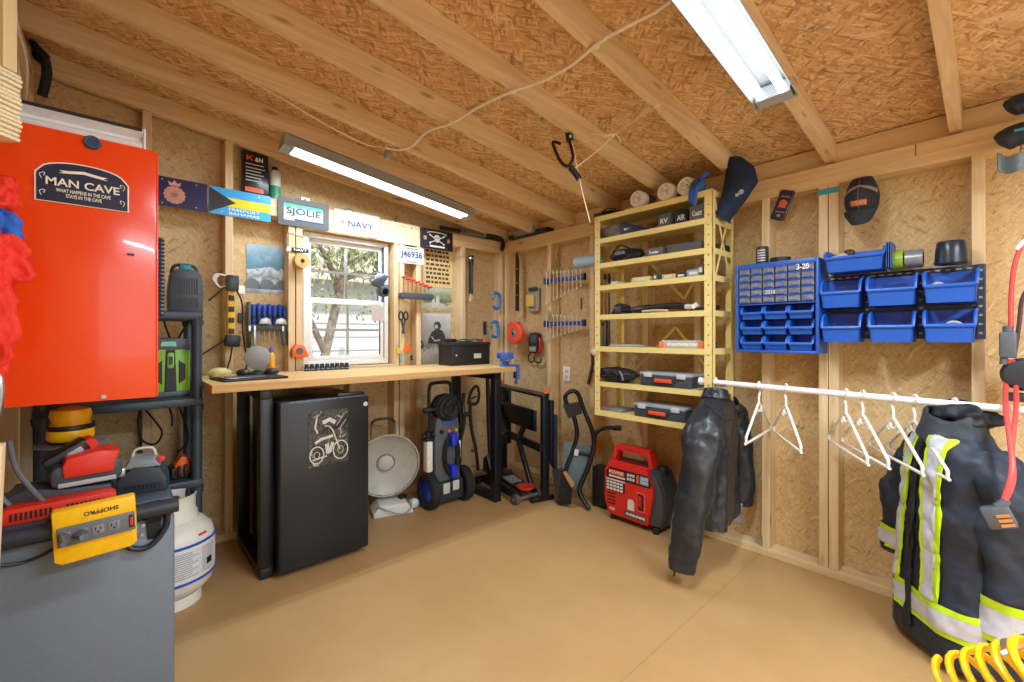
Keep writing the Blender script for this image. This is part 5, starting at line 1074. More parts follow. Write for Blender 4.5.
# ---- magnetic bar with red T handled keys
Yt = YA - .004
x, z, w, h = rectO(398, 430, 291, 300, Yt)
t = thing('tool_holder', 'dark grey bar holding red handled hex keys right of the window', 'tool holder', (x, Yt, z)); MB().prism(rrect(w, .04, .012), -.055, 0, bev=.003).build('bar', mat('rack slate', '#454f54'), t)
tx, tz = x, z; nm = ('leftmost', 'second from the left', 'third from the left', 'fourth from the left', 'third from the right', 'second from the right', 'rightmost')
for k in range(7):
    lab = 'red T-handled hex key in the holder, ' + nm[k]; xx = tx - w / 2 + .03 + k * (w - .05) / 6.2; hgt = .115 - k * .010
    hk = thing('hex_key', lab, 'hex key', (xx, Yt - .03, tz + .018), group='red T-handled hex keys')
    MB().cyl((0, 0, 0), (0, 0, hgt), .0035 + .0004 * (6 - k)).build('shaft', mat('shaft copper', '#c98c58', .35, metal=.5), hk); b = MB(); b.cyl((0, -.035, hgt), (0, .02, hgt), .0085); b.sph((0, -.035, hgt), .0095, 10, 8); b.build('handle', mat('handle red', '#e04a2c', .4), hk)
# ---- scissors, keys, hook on the stud
x, z = onY(403, 320, YA - .004); t = thing('scissors', 'black handled scissors hung below the red hex keys', 'scissors', (x, YA - .006, z))
for s in (-1, 1):
    MB().tube([(s * .018 + .021 * math.cos(2 * PI * i / 16) * .8, -.004 - .002 * s, .03 + .03 * math.sin(2 * PI * i / 16)) for i in range(16)], .0055, 8, closed=True).build('handle_ring', black, t)
    MB().bar((s * .014, -.004 - .002 * s, .005), (-s * .01, -.004 - .002 * s, -.10), .012, .003, up=(0, 1, 0)).build('blade', mat('blade grey', '#6d757a', .3, metal=.8), t)
for k, (px, py, m, sh, lab) in enumerate(((398, 351, mat('key yellow', '#e3c21d', .4), 'o', 'yellow key fob hung on the stud, leftmost of the fobs'), (407, 348, orange, 'd', 'orange key tag hung on the stud beside the yellow fob'), (401, 359, mat('key blue', '#7ea6bd', .4), 'o', 'pale blue key fob hung lowest on the stud'), (411, 358, black, 'b', 'black beaded key fob right of the orange tag'))):
    x, z = onY(px, py, YA - .006); t = thing('key_fob', lab, 'key fob', (x, YA - .003, z)); b = MB()
    if sh == 'o': b.prism(rrect(.022, .05, .010), -.009, 0, bev=.002)
    elif sh == 'd': b.prism([(-.03, -.02), (.012, -.035), (.03, .0), (.022, .03), (-.012, .028)], -.009, 0, bev=.002)
    else: b.sph((0, -.008, .012), .010).sph((.004, -.008, -.008), .010)
    b.build('fob', m, t); MB().tube([(.01 * math.cos(2 * PI * i / 14), -.004, .04 + .014 * math.sin(2 * PI * i / 14)) for i in range(14)], .0018, 6, closed=True).build('ring', steel, t)
x, z = onY(419, 344, YO); t = thing('coat_hook', 'small black hook on the board left of the grey photograph', 'hook', (x, YO, z)); MB().tube([(0, 0, .03), (0, -.04, .02), (-.0, -.055, -.01), (.0, -.04, -.03), (.012, -.02, -.015)], .007, 8, smooth=5).build('hook', black, t); MB().box(-.012, .012, -.004, 0, -.01, .045, .002).build('plate', black, t)
x, z = onY(419.5, 322, YO); t = thing('paper_tag', 'white paper tag hung above the black hook', 'tag', (x, YO, z)); MB().box(-.01, .012, -.003, 0, -.035, .02, .002).build('tag', white, t); MB().tube([(0, -.002, .02), (.008, -.002, .05), (-.004, -.002, .075)], .0015, 6, smooth=4).build('string', steel, t)
# ---- flashlight, wire bracket
x, z = onY(469.5, 256, YA - .01); zb = onY(469.5, 294, YA - .01)[1]; t = thing('flashlight', 'black flashlight hung from a wire hook left of the blue clamps', 'flashlight', (x, YA - .03, z)); L_ = z - zb
MB().lathe([(0, -L_), (.016, -L_), (.02, -L_ + .015), (.018, -L_ + .05), (.0185, -.09), (.023, -.06), (.024, -.012), (.02, 0), (0, 0)], 20).build('body', mat('torch black', '#1a1c20', .3), t); MB().lathe([(.0235, -.03), (.025, -.028), (.025, -.018), (.0235, -.016)], 20, close=True).build('bezel', steel, t)
MB().box(-.002, .003, -.0215, -.018, -L_ + .03, -.07).build('stripe', mat('torch stripe', '#4d555e', .3), t, smooth=0)
b = MB(); b.tube([(-.11, .02, -.03), (-.05, .01, .012), (0, 0, .03), (.045, .02, .0), (.24, .03, -.03)], .003, 6, smooth=5); b.build('wire_hook', steel, t); MB().prism([(-.02, -L_ - .06), (.01, -L_ - .07), (.02, -L_ - .02), (-.008, -L_ - .005)], -.006, 0, bev=.002).build('tag', mat('tag pink', '#d5b3b0', .5, var=.5, scale=130), t)
# ---- blue C clamps on the corner stud
for k, (px, py, lab) in enumerate(((496, 301, 'blue clamp hung in the corner, the upper one'), (494.5, 329.5, 'blue clamp hung in the corner, the lower one'))):
    x, z = onY(px, py, YA - .01)
    if k == 0:
        c0 = thing('spring_clamp', lab, 'clamp', (x, YA - .004, z), group='blue clamps in the corner'); cb = mat('clamp blue', '#2f86cf', .4)
        b = MB(); b.tube([(-.035, -.012, .05), (-.01, -.012, .068), (.025, -.012, .058), (.035, -.012, .02), (.035, -.012, -.03), (.02, -.012, -.06), (-.015, -.012, -.062), (-.032, -.012, -.045)], [.011, .014, .014], 8, smooth=4); b.build('frame', cb, c0)
        MB().cyl((-.035, -.012, .05), (-.035, -.012, .01), .005).build('screw', steel, c0); MB().cyl((-.035, -.012, .03), (-.035, -.012, .006), .011).build('pad', cb, c0)
    else: dup(c0, (x, YA - .004, z), label=lab)
x, z = onY(484, 328, YO); t = thing('hand_grip', 'short black grip standing against the wall above the car battery', 'tool', (x, YO - .012, z)); MB().lathe([(0, -.06), (.012, -.06), (.014, -.05), (.013, .05), (.010, .058), (0, .058)], 14).build('grip', black, t); MB().cyl((0, 0, -.10), (0, 0, -.06), .005).build('shaft', steel, t)
# ---- hockey tape stick lying on the plate into the corner
x0, _ = onY(441, 224, YA - .02); x1, _ = onY(500, 238, YA - .02)
t = thing('umbrella', 'black and silver stick with a crook handle lying on the wall plate', 'umbrella', (x0, YA - .012, PT + .02)); L_ = x1 - x0
MB().cyl((0, 0, 0), (L_ * .30, 0, .002), .016).build('grip', black, t)
b = MB()
for i in range(6): b.cyl((L_ * (.30 + i * .075), 0, .002), (L_ * (.365 + i * .075), 0, .002), .017 if i % 2 else .013)
b.build('shaft', mat('stick silver', '#85888b', .35, metal=.6, var=.3, scale=50), t)
MB().tube([(L_ * .74, 0, .002), (L_ * .88, -.01, .008), (L_ * .98, -.03, -.005), (L_ * 1.0, -.05, -.05), (L_ * .965, -.055, -.11)], [.018, .02, .021, .02, .018], 12, smooth=4).build('crook', black, t)
# dark folded tarp between plate and rafters in the corner
t = thing('folded_tarp', 'black and grey folded bag tucked on the plate in the corner', 'bag', (XB + .012, 2.60, PT + .001)); b = MB(); b.box(-.05, .05, -.25, .2, 0, .035, .012); b.build('bag', black, t); MB().box(-.052, -.045, -.12, .12, .012, .07, .003).build('printed_flap', mat('bag grey print', '#8c939c', .5, var=.6, scale=60), t)
# ================================================================ right wall
def wB(px, py, X): return onX(px, py, X)          # (Y, Z)
XBf = XB - .001; XS = XR2 - .001
def onwall(name, label, cat, px, py, X, group=None, rot=None):
    y, z = wB(px, py, X); t = thing(name, label, cat, (X, y, z), rz=RB, group=group)
    if rot is not None: t.rotation_euler = (0, rot, RB)
    return t
# mower blade, cable reel, sanding pad, tester
y, zt = wB(517.5, 251, XBf); _, zb = wB(517.5, 311, XBf)
t = thing('mower_blade', 'long dark olive blade hung upright near the corner', 'blade', (XBf, y, (zt + zb) / 2), rz=RB); h = zt - zb
MB().prism([(-.016, h / 2 - .05), (0, h / 2), (.018, h / 2 - .06), (.024, h / 2 - .08), (.024, -h / 2), (-.018, -h / 2)], -.009, -.001, bev=.001).build('blade', mat('olive steel', '#2e3426', .5, metal=.4, var=.35, scale=30), t); b = MB()
for z in (.1, -.02, -.12): b.cyl((.004, -.0105, z), (.004, -.009, z), .006, seg=12)
b.build('holes', steel, t, smooth=0)
t = onwall('cable_reel', 'orange cord reel with a grey hub hung near the corner', 'cord reel', 518.5, 333.5, XBf); Mx = Matrix.Rotation(PI / 2, 4, 'X')
MB().lathe([(.035, .004), (.082, .004), (.09, .012), (.09, .05), (.082, .058), (.035, .058)], 32, Mx, close=True).build('reel', mat('reel orange red', '#ee5a3c', .45), t); MB().lathe([(.008, .02), (.036, .02), (.036, .05), (.02, .062), (.008, .062)], 26, Mx, close=True).build('hub', mat('hub grey', '#8b857c', .45), t)
MB().prism([(-.075, .05), (.03, .075), (.04, .1), (-.05, .1), (-.09, .075)], -.05, -.01, bev=.004).build('handle', mat('reel orange red', '#ee5a3c'), t); MB().cyl((0, -.07, 0), (0, -.0, 0), .008).build('pin', black, t)
t = onwall('sanding_pad', 'grey clip with a yellow sanding block near the wrenches', 'sanding block', 533, 300, XS - .03)
MB().box(-.055, .065, -.0, .02, -.095, .10, .004).build('board', mat('pad grey', '#9b9c96', .5), t); MB().box(-.06, .03, -.03, -.001, -.055, .04, .005).build('block', mat('pad yellow', '#e2bb67', .6), t); MB().box(-.04, .06, -.02, 0, .075, .105, .004).build('clip_bar', char, t); MB().box(-.03, .06, -.004, 0, -.10, -.095).build('red_edge', red, t, smooth=0)
t = onwall('battery_tester', 'black handheld battery tester with looped red and black leads', 'tester', 534.5, 346, XS - .03)
MB().prism([(-.04, -.06), (.05, -.06), (.06, .0), (.06, .1), (.03, .115), (-.03, .11), (-.045, .06)], -.03, .02, bev=.008).build('body', mat('tester black', '#2d3033', .45), t); MB().box(-.02, .045, -.033, -.029, .03, .09, .003).build('screen', mat('tester screen', '#4e5a60', .3), t); MB().box(-.03, .045, -.034, -.029, -.045, -.005, .003).build('meter', mat('meter pale', '#9c9992', .4), t)
MB().tube([(.06, -.0, .07), (.075, -.01, .03), (.075, -.01, -.03), (.055, -.01, -.05)], .010, 8, smooth=4).build('red_lead', red, t)
MB().tube([(-.03, 0, -.05), (-.065, -.01, -.09), (-.04, -.01, -.135), (.01, -.01, -.12), (.0, -.01, -.09), (.02, -.01, -.13), (.08, -.01, -.13), (.09, -.01, -.10)], .006, 8, smooth=6).build('black_lead', rubber, t)
# wrench racks: blue rail and wrenches
wr_steel = mat('wrench chrome', '#d2c8b2', .35, metal=.25)
def wrench(L, w):
    b = MB(); th = .003
    b.bar((0, 0, -L), (0, 0, 0), w * .55, .005, .001, up=(0, 1, 0))
    b.prism([(-w * .5, .0), (w * .5, 0), (w * .95, w * .8), (w * .75, w * 1.9), (w * .35, w * 1.9), (w * .35, w * .9), (-w * .35, w * .9), (-w * .35, w * 1.9), (-w * .75, w * 1.9), (-w * .95, w * .8)], -.003, .003)
    b.lathe([(w * .42, -.003), (w * .85, -.003), (w * .85, .003), (w * .42, .003)], 14, Matrix.Translation((0, 0, -L - w * .6)) @ Matrix.Rotation(PI / 2, 4, 'X'), close=True)
    return b
for r_i, (pyl, pyr, lab, nn) in enumerate(((281, 277.5, 'upper', 10), (324, 323, 'lower', 10))):
    ya, za = wB(546, pyl, XBf); yb, zb_ = wB(586.5, pyr, XBf); zc = (za + zb_) / 2
    t = thing('wrench_rail', 'blue %s wrench rail between two studs' % lab, 'tool rail', (XBf, (ya + yb) / 2, zc), rz=RB); w = ya - yb
    MB().box(-w / 2, w / 2, -.022, -.001, -.016, .016, .003).build('rail', mat('rail blue', '#27409c', .4), t); 
    for sx in (-1, 1): MB().box(sx * (w / 2 - .012) - .012, sx * (w / 2 - .012) + .012, -.03, 0, -.024, .026, .003).build('end_cap', mat('rail navy', '#1b2a62', .4), t)
    ordn = ('longest, at the left end', 'second from the left', 'third from the left', 'fourth from the left', 'fifth from the left', 'fifth from the right', 'fourth from the right', 'third from the right', 'second from the right', 'shortest, at the right end')
    for k in range(nn):
        f = k / (nn - 1); L = (.215 - .12 * f) if r_i == 0 else (.165 - .10 * f)
        yy = ya - .03 - (w - .06) * f
        o = wrench(L, .0145 - .004 * f).build('wrench', wr_steel, None, loc=(XBf - .027, yy, zc + .055 - .02 * f), rot=(0, 0, RB), smooth=0); tag(o, 'chrome wrench on the %s blue rail, %s' % (lab, ordn[k]), 'wrench', 'wrenches on the %s rail' % lab)
sp = MB(); y, z = wB(556.5, 262, XBf - .03); rr_ = random.Random(2)
for k in range(26):
    a = rr_.uniform(-.5, .5); zz = rr_.uniform(-.04, .03); sp.tube([(0, -.02, zz - .02), (math.sin(a) * .02, -.02 - .01 * abs(a), zz + .02), (math.sin(a) * .035, -.022, zz + .05)], .0016, 4)
o = sp.build('herb_sprig', mat('sprig green', '#7d8f3c', .7, var=.3), None, loc=(XBf, y, z), rot=(0, 0, RB)); tag(o, 'green sprig tucked above the upper wrenches', 'sprig')
sp = MB(); y, z = wB(549.5, 317, XBf - .03)
for k in range(22):
    a = rr_.uniform(-.7, .7); zz = rr_.uniform(-.03, .03); sp.tube([(0, -.033, zz - .02), (math.sin(a) * .02, -.033, zz + .01), (math.sin(a) * .035, -.034, zz + .03)], .0016, 4)
o = sp.build('herb_sprig', mat('sprig green', '#7d8f3c'), None, loc=(XBf, y, z), rot=(0, 0, RB)); tag(o, 'green sprig tucked between the two wrench rails', 'sprig')
y, zt = wB(582, 305, XBf); o = MB().box(-.006, .006, -.012, -.001, -.03, .05, .003).build('marker', mat('marker green', '#3c4a30', .5), None, loc=(XBf, y, zt), rot=(0, 0, RB)); tag(o, 'dark upright marker above the right end of the lower rail', 'marker')
t = onwall('wall_outlet', 'white power outlet low on the wall under the wrenches', 'outlet', 567, 374, XS); b = MB(); b.prism(rrect(.07, .115, .008), -.006, 0, bev=.002); b.build('cover', white, t); s_ = MB()
for z in (-.022, .022): s_.prism(rrect(.03, .026, .008, cz=z), -.0075, -.006)
s_.build('receptacles', mat('outlet shade', '#c9c6bd', .5), t, smooth=0)
y, z = wB(593, 366, XBf); o = MB().tube([(0, -.012, .09), (.006, -.012, .02), (-.012, -.014, -.06), (-.03, -.014, -.13)], .012, 8, smooth=4).build('leather_strap', mat('strap brown', '#4a2a22', .5), None, loc=(XBf, y, z), rot=(0, 0, RB)); tag(o, 'dark brown strap hung beside the left shelf post', 'strap')
# ---- yellow steel shelf
ysh = mat('pale yellow steel', '#e9d68a', .45, var=.03); ysd = mat('punched hole', '#6b5a2c', .8)
def Xs(px, X): return onX(px, 300, X)[0]
SX0 = 2.255                                   # front face
yl, zt = wB(594.5, 212, SX0); yr = Xs(712.5, SX0); zbt = wB(594, 413, SX0)[1]; SZ1 = 1.895
SXb = XB - .002
t = thing('yellow_shelf', 'tall pale yellow steel shelf unit fixed to the right wall', 'shelf', ((SX0 + SXb) / 2, (yl + yr) / 2, zbt), rz=RB)
w = yl - yr; dpt = SXb - SX0; hT = SZ1 - zbt
for sx in (-1, 1):
    for sy in (-1, 1):
        x = sx * w / 2; y = sy * dpt / 2; pw_ = .042; b = MB()
        xa, xb_ = (x, x + pw_) if sx < 0 else (x - pw_, x); ya_, yb_ = (y, y + .034) if sy < 0 else (y - .034, y)
        b.box(xa, xb_, (y if sy < 0 else y - .002), (y + .002 if sy < 0 else y), 0, hT); b.box((x if sx < 0 else x - .002), (x + .002 if sx < 0 else x), ya_, yb_, 0, hT)
        po = b.build('post', ysh, t, smooth=0); h_ = MB()
        if sy < 0:
            for i in range(24): h_.cyl(((xa + xb_) / 2, y - .0006, .03 + i * (hT - .05) / 23), ((xa + xb_) / 2, y + .0001, .03 + i * (hT - .05) / 23), .0042, seg=8)
        else:
            for i in range(24): h_.cyl((x - sx * .0026, (ya_ + yb_) / 2, .03 + i * (hT - .05) / 23), (x - sx * .0019, (ya_ + yb_) / 2, .03 + i * (hT - .05) / 23), .0042, seg=8)
        h_.build('punched_holes', ysd, po, smooth=0)
SH = []
for px_, py_ in ((597, 217), (597, 239.5), (597, 264), (597, 286), (597, 315), (597, 346.5), (597, 381), (596, 410)):
    z = wB(px_, py_, SX0)[1]; SH.append(z); zz = z - zbt
    b = MB(); b.box(-w / 2 + .003, w / 2 - .003, -dpt / 2 - .001, dpt / 2, zz - .004, zz); b.box(-w / 2 + .003, w / 2 - .003, -dpt / 2 - .003, -dpt / 2 - .001, zz - .03, zz + .0); b.box(-w / 2 + .003, w / 2 - .003, -dpt / 2, -dpt / 2 + .012, zz - .03, zz - .028); b.box(w / 2 - .005, w / 2 - .002, -dpt / 2, dpt / 2, zz - .03, zz); b.box(-w / 2 + .002, -w / 2 + .005, -dpt / 2, dpt / 2, zz - .03, zz)
    b.build('shelf_board', ysh, t, smooth=0)
for a, bb in (((w * .05, .55), (-w * .4, .22)), ((w * .05, .55), (w * .4, .22)), ((-w * .25, 1.02), (w * .12, .72)), ((w * .38, 1.02), (w * .12, .72))): MB().bar((a[0], dpt / 2 - .004, a[1] * hT / 1.25), (bb[0], dpt / 2 - .004, bb[1] * hT / 1.25), .016, .003, up=(0, 1, 0)).build('cross_brace', ysh, t, smooth=0)
for za, zb_ in ((.98, .62), (.62, .98)): MB().bar((w / 2 - .004, -dpt / 2 + .03, za * hT), (w / 2 - .004, dpt / 2 - .03, zb_ * hT - (.0 if za > zb_ else 0)), .014, .003, up=(1, 0, 0)).build('side_brace', ysh, t, smooth=0)
def put(px, i, dx=.1): return Vector((SX0 + dx, onX(px, 300, SX0 + dx)[0], SH[i] + .0005))
def wpx(px0, px1, dx=.03): return Xs(px0, SX0 + dx) - Xs(px1, SX0 + dx)
# three rolls on the top shelf, ends facing the room
for k, (px, r, lab) in enumerate(((637, .05, 'white wrapped roll lying on the shelf top, left of three'), (665, .05, 'white wrapped roll lying on the shelf top, middle of three'), (685.5, .05, 'white wrapped roll lying on the shelf top, right of three'))):
    p = put(px, 0, .01); p.z = SH[0] + r + .001
    if k == 0:
        r0 = thing('wrapped_roll', lab, 'roll', p, rz=RB, group='white rolls on top of the yellow shelf'); My = Matrix.Rotation(-PI / 2, 4, 'X')
        MB().lathe([(0, 0), (r * .5, .002), (r * .9, -.002), (r, .006), (r, .17), (r * .9, .176), (0, .176)], 28, My).build('roll', mat('roll white', '#e6e8ec', .5, var=.1, scale=40), r0)
        b = MB(); rr_ = random.Random(8)
        for i in range(22): a, q = rr_.uniform(0, 6.28), rr_.uniform(.1, .7) * r; b.cyl((q * math.cos(a), -.0025, q * math.sin(a)), (q * math.cos(a), .001, q * math.sin(a)), .003, seg=6)
        b.build('end_print', mat('print reddish', '#b59a94', .6), r0, smooth=0)
        MB().lathe([(r * 1.005, .05), (r * 1.012, .052), (r * 1.012, .13), (r * 1.005, .132)], 28, My, close=True, arc=6.2831).build('label_band', mat('band dark', '#50565c', .5, var=.4, scale=60), r0)
    else: dup(r0, p, label=lab)
# black pouch and teal box on the top left
p = put(612, 0, .09); t = thing('pouch', 'black soft pouch on the shelf top left of the rolls', 'pouch', p, rz=RB); MB().grid(blob(0, 0, .021, .10, .018, .07, .5, 4), 36, 18, True).build('bag', mat('nylon black', '#191b1f', .5, bump=.2), t, smooth=60); MB().tube([(-.06, -.04, .035), (0, -.05, .048), (.06, -.04, .035)], .004, 6, smooth=4).build('strap', black, t)
p = put(601, 0, .06); o = MB().box(-.03, .03, -.04, .06, 0, .032, .005).build('small_case', mat('teal case', '#20504f', .5), None, loc=p, rot=(0, 0, RB)); tag(o, 'small dark teal case at the left end of the shelf top', 'case')
# blue cloth on the right of the top shelf
p = put(699, 0, .02); t = thing('work_gloves', 'blue cloth gloves draped over the right front of the shelf top', 'gloves', p, rz=RB)
MB().grid(blob(0, .0, .035, .035, .04, .04, 2, 3), 30, 18, True).build('palm', mat('glove blue', '#2f5fae', .8, bump=.2, scale=200), t, smooth=60)
for k in range(3): MB().tube([(-.018 + k * .014, -.03, .035), (-.022 + k * .014, -.048, .0), (-.026 + k * .012, -.048, -.05 - .012 * k)], [.013, .009], 8, smooth=4).build('finger', mat('glove blue', '#2f5fae'), t)
MB().tube([(.01, -.01, .06), (.03, .0, .09), (.05, .01, .085)], [.015, .01], 8, smooth=4).build('thumb', mat('glove blue', '#2f5fae'), t)
# contents of the shelves: (shelf, px, kind, width, height, colour, label)
def cart(name, label, cat, px, i, w, h, m, dx=.04, d=.12, marks=None, rz=0, lid=None):
    p = put(px, i, dx); t = thing(name, label, cat, p, rz=RB + rz); MB().box(-w / 2, w / 2, 0, d, 0, h, .004).build('box', m, t)
    if lid is not None: MB().box(-w / 2 - .002, w / 2 + .002, -.002, d + .002, h * .75, h * 1.0, .003).build('lid', lid, t)
    if marks: text(marks, w * .6, h * .34, white, t, 0, -.0008, h * .5)
    return t
kraft = mat('slate carton', '#5a5d60', .6); dk = mat('dark carton', '#26282c', .5)
t = cart('tool_bag', 'grey crumpled bag at the left of the second shelf', 'bag', 609, 1, .16, .075, mat('bag grey', '#6d7068', .7, var=.45, scale=18, bump=.4), .03, .14)
t = thing('navy_case', 'navy angled case on the second shelf beside the grey bag', 'case', put(627, 1, .03), rz=RB); MB().prism([(-.05, 0), (.13, 0), (.13, .018), (-.03, .085), (-.05, .085)], 0, .13, bev=.004).build('case', mat('case navy', '#202c54', .45), t); MB().box(-.02, .02, -.004, 0, .03, .04, .001).build('clasp', steel, t)
cart('carton', 'grey lettered carton in the middle of the second shelf', 'box', 664, 1, .075, .085, kraft, .05, .12, 'RV')
cart('carton', 'dark low carton right of the grey carton on the second shelf', 'box', 681, 1, .075, .09, dk, .06, .12, 'AIR')
cart('carton', 'grey carton at the right end of the second shelf', 'box', 697, 1, .085, .085, mat('mauve carton', '#6a6566', .6), .03, .12, 'Court')
cart('carton', 'long dark green carton lying at the back of the second shelf', 'box', 652, 1, .26, .03, mat('olive carton', '#5f5b32', .6), .17, .06)
t = thing('duffel', 'black duffel with white lettering on the third shelf', 'bag', put(627, 2, .09), rz=RB); MB().grid(blob(0, 0, .042, .115, .04, .06, 1.4, 4), 36, 18, True).build('bag', mat('nylon black', '#191b1f'), t, smooth=60); text('GEAR', .07, .02, mat('faded print', '#9a9ea4', .6), t, 0, -.075, .05); MB().tube([(-.07, -.05, .06), (0, -.07, .095), (.07, -.05, .06)], .005, 6, smooth=5).build('strap', black, t)
cart('carton', 'mauve grey carton with white print on the third shelf', 'box', 654, 2, .10, .05, mat('mauve carton', '#6a6566'), .03, .14, 'Powder')
t = cart('tool_case', 'long low grey case on the right of the third shelf', 'case', 683, 2, .20, .055, kraft, .05, .12)
p = put(720, 2, .12); o = MB().box(-.05, .05, -.02, .1, 0, .04, .006).build('black_box', dk, None, loc=put(713, 2, .15), rot=(0, 0, RB)); tag(o, 'small black box beyond the right post on the third shelf', 'box')
# shelf four: pale clutter
for px, w_, h_, c, lab in ((614, .05, .022, '#c9c2b4', 'small white packet at the left of the fourth shelf'), (640, .12, .032, '#d8cb86', 'flat pale yellow packet on the fourth shelf'), (655, .02, .04, '#4c5c52', 'small dark green bottle on the fourth shelf'), (668, .08, .03, '#cbb98a', 'pale packet right of the green bottle on the fourth shelf'), (681, .06, .028, '#2b2a28', 'black pouch on the fourth shelf'), (693, .075, .04, '#7aa9c4', 'light blue box on the fourth shelf'), (700.5, .03, .065, '#5d4c50', 'tall dark box at the right of the fourth shelf')):
    p = put(px, 3, .03); t = thing('packet', lab, 'packet', p, rz=RB); b = MB(); b.box(-w_ / 2, w_ / 2, 0, .10, 0, h_, min(.006, h_ * .25)); b.build('pack', mat('pack ' + c, c, .5, var=.2, scale=40), t); MB().box(-w_ * .3, w_ * .3, -.0012, .0, h_ * .3, h_ * .7).build('label', mat('pack label', '#e1ddcf', .5, var=.3, scale=120), t, smooth=0)
# shelf five: black cables and cutters
t = thing('bolt_cutters', 'long black handled tool lying across the fifth shelf', 'hand tool', put(660, 4, .04), rz=RB)
MB().tube([(-.19, 0, .022), (-.1, 0, .024), (0, 0, .03), (.08, 0, .034), (.15, 0, .026)], [.012, .016, .02, .024, .026, .024, .02], 10, smooth=4).build('handle', black, t); MB().cyl((.15, 0, .026), (.2, 0, .024), .014).build('ferrule', mat('pale ferrule', '#cfccc2', .4), t); MB().tube([(-.1, -.02, .01), (-.02, -.025, .012), (.06, -.02, .008)], .007, 8, smooth=4).build('cable', mat('cable pale', '#cbb4a0', .5), t)
t = thing('cable_coil', 'black coiled cable at the left of the fifth shelf', 'cable', put(622, 4, .06), rz=RB); b = MB()
for k in range(4): b.tube([((.07 - .01 * k) * math.cos(2 * PI * i / 22), .035 * math.sin(2 * PI * i / 22), .012 + .012 * k + .01 * math.sin(2 * PI * i / 22 + k)) for i in range(22)], .0075, 7, closed=True)
b.build('coil', rubber, t); MB().box(-.02, .02, -.052, -.035, .01, .045, .004).build('tie', char, t)
t = thing('cable_coil', 'small black cable and white plug right end of the fifth shelf', 'cable', put(700, 4, .05), rz=RB); MB().tube([(-.05, 0, .008), (0, -.02, .012), (.06, 0, .015), (.03, .04, .012)], .007, 8, smooth=5).build('cable', rubber, t); MB().cyl((-.03, -.02, .02), (-.005, -.02, .035), .014).build('plug', white, t)
o = MB().grid(blob(0, 0, .02, .04, .018, .04, .2, 3), 24, 14, True).build('black_bag', mat('nylon black', '#191b1f'), None, loc=put(712, 4, .14), rot=(0, 0, RB), smooth=60); tag(o, 'small black bag behind the right post on the fifth shelf', 'bag')
# shelf six: orange and clear case, flat box
t = thing('bit_case', 'clear case with orange ends on the sixth shelf', 'case', put(681, 5, .03), rz=RB); MB().box(-.115, .115, 0, .09, 0, .042, .004).build('case', mat('clear grey plastic', '#b9bab8', .2), t)
for x in (-.12, .105): MB().box(x - .012, x + .022, -.002, .092, 0, .036, .003).build('end_block', mat('orange end', '#ef7f4e', .4), t)
MB().box(-.08, .09, -.0015, 0, .012, .028).build('label', mat('pack label', '#e1ddcf'), t, smooth=0)
o = MB().box(-.09, .09, 0, .12, 0, .014, .003).build('flat_tray', mat('tray grey', '#a9a9a0', .5), None, loc=put(622, 5, .03), rot=(0, 0, RB)); tag(o, 'flat grey tray on the left of the sixth shelf', 'tray')
t = thing('socket_strip', 'small dark socket strip at the right end of the sixth shelf', 'socket set', put(708, 5, .15), rz=RB); MB().box(-.05, .05, -.01, .01, 0, .012, .002).build('strip', char, t)
b = MB()
for k in range(5): b.cyl((-.04 + k * .02, 0, .012), (-.04 + k * .02, 0, .035), .0085, seg=12)
b.build('sockets', black, t)
# shelves seven and eight: organisers
def organiser(px, i, lab, wd):
    t = thing('organizer_case', lab, 'tool case', put(px, i, .0), rz=RB); b = MB(); b.box(-wd / 2, wd / 2, .004, .2, 0, .062, .005); b.build('case', mat('organiser slate', '#3e4653', .5), t)
    b = MB(); b.box(-wd / 2 - .003, wd / 2 + .003, .0, .203, .062, .078, .004); b.build('lid', mat('organiser lid', '#a2a8ae', .25), t)
    MB().box(-.062, .062, -.010, .005, .018, .052, .004).build('handle_recess', mat('recess dark', '#2a2f39', .5), t); MB().box(-.052, .052, -.02, -.009, .024, .046, .006).build('handle', mat('handle orange red', '#e8532b', .4), t)
    for s in (-1, 1): MB().box(s * wd * .33 - .024, s * wd * .33 + .024, -.008, .004, .05, .076, .003).build('latch', mat('latch pale', '#c6c9cc', .35), t)
    return t
organiser(664, 6, 'slate organiser case with red handle on the seventh shelf', .30); organiser(658, 7, 'slate organiser case with red handle on the bottom shelf', .31)
t = thing('nylon_bag', 'slumped black nylon bag on the left of the seventh shelf', 'bag', put(617, 6, .05), rz=RB); MB().grid(blob(0, 0, .045, .145, .046, .075, 2.2, 5), 48, 24, True).build('bag', mat('nylon black', '#191b1f'), t, smooth=60, subd=1); MB().tube([(.06, -.06, .07), (.085, -.075, .05), (.09, -.07, .02)], .006, 8, smooth=4).build('piping', mat('piping grey', '#7a7c7e', .6), t); MB().tube([(-.05, -.075, .05), (0, -.09, .075), (.05, -.075, .055)], .007, 8, smooth=4).build('strap', black, t)
o = MB().box(-.09, .07, .0, .14, 0, .016, .003).build('booklet', mat('booklet grey', '#86807a', .5, var=.3, scale=30), None, loc=put(612, 7, .03), rot=(0, 0, RB)); tag(o, 'flat grey booklet on the left of the bottom shelf', 'booklet')
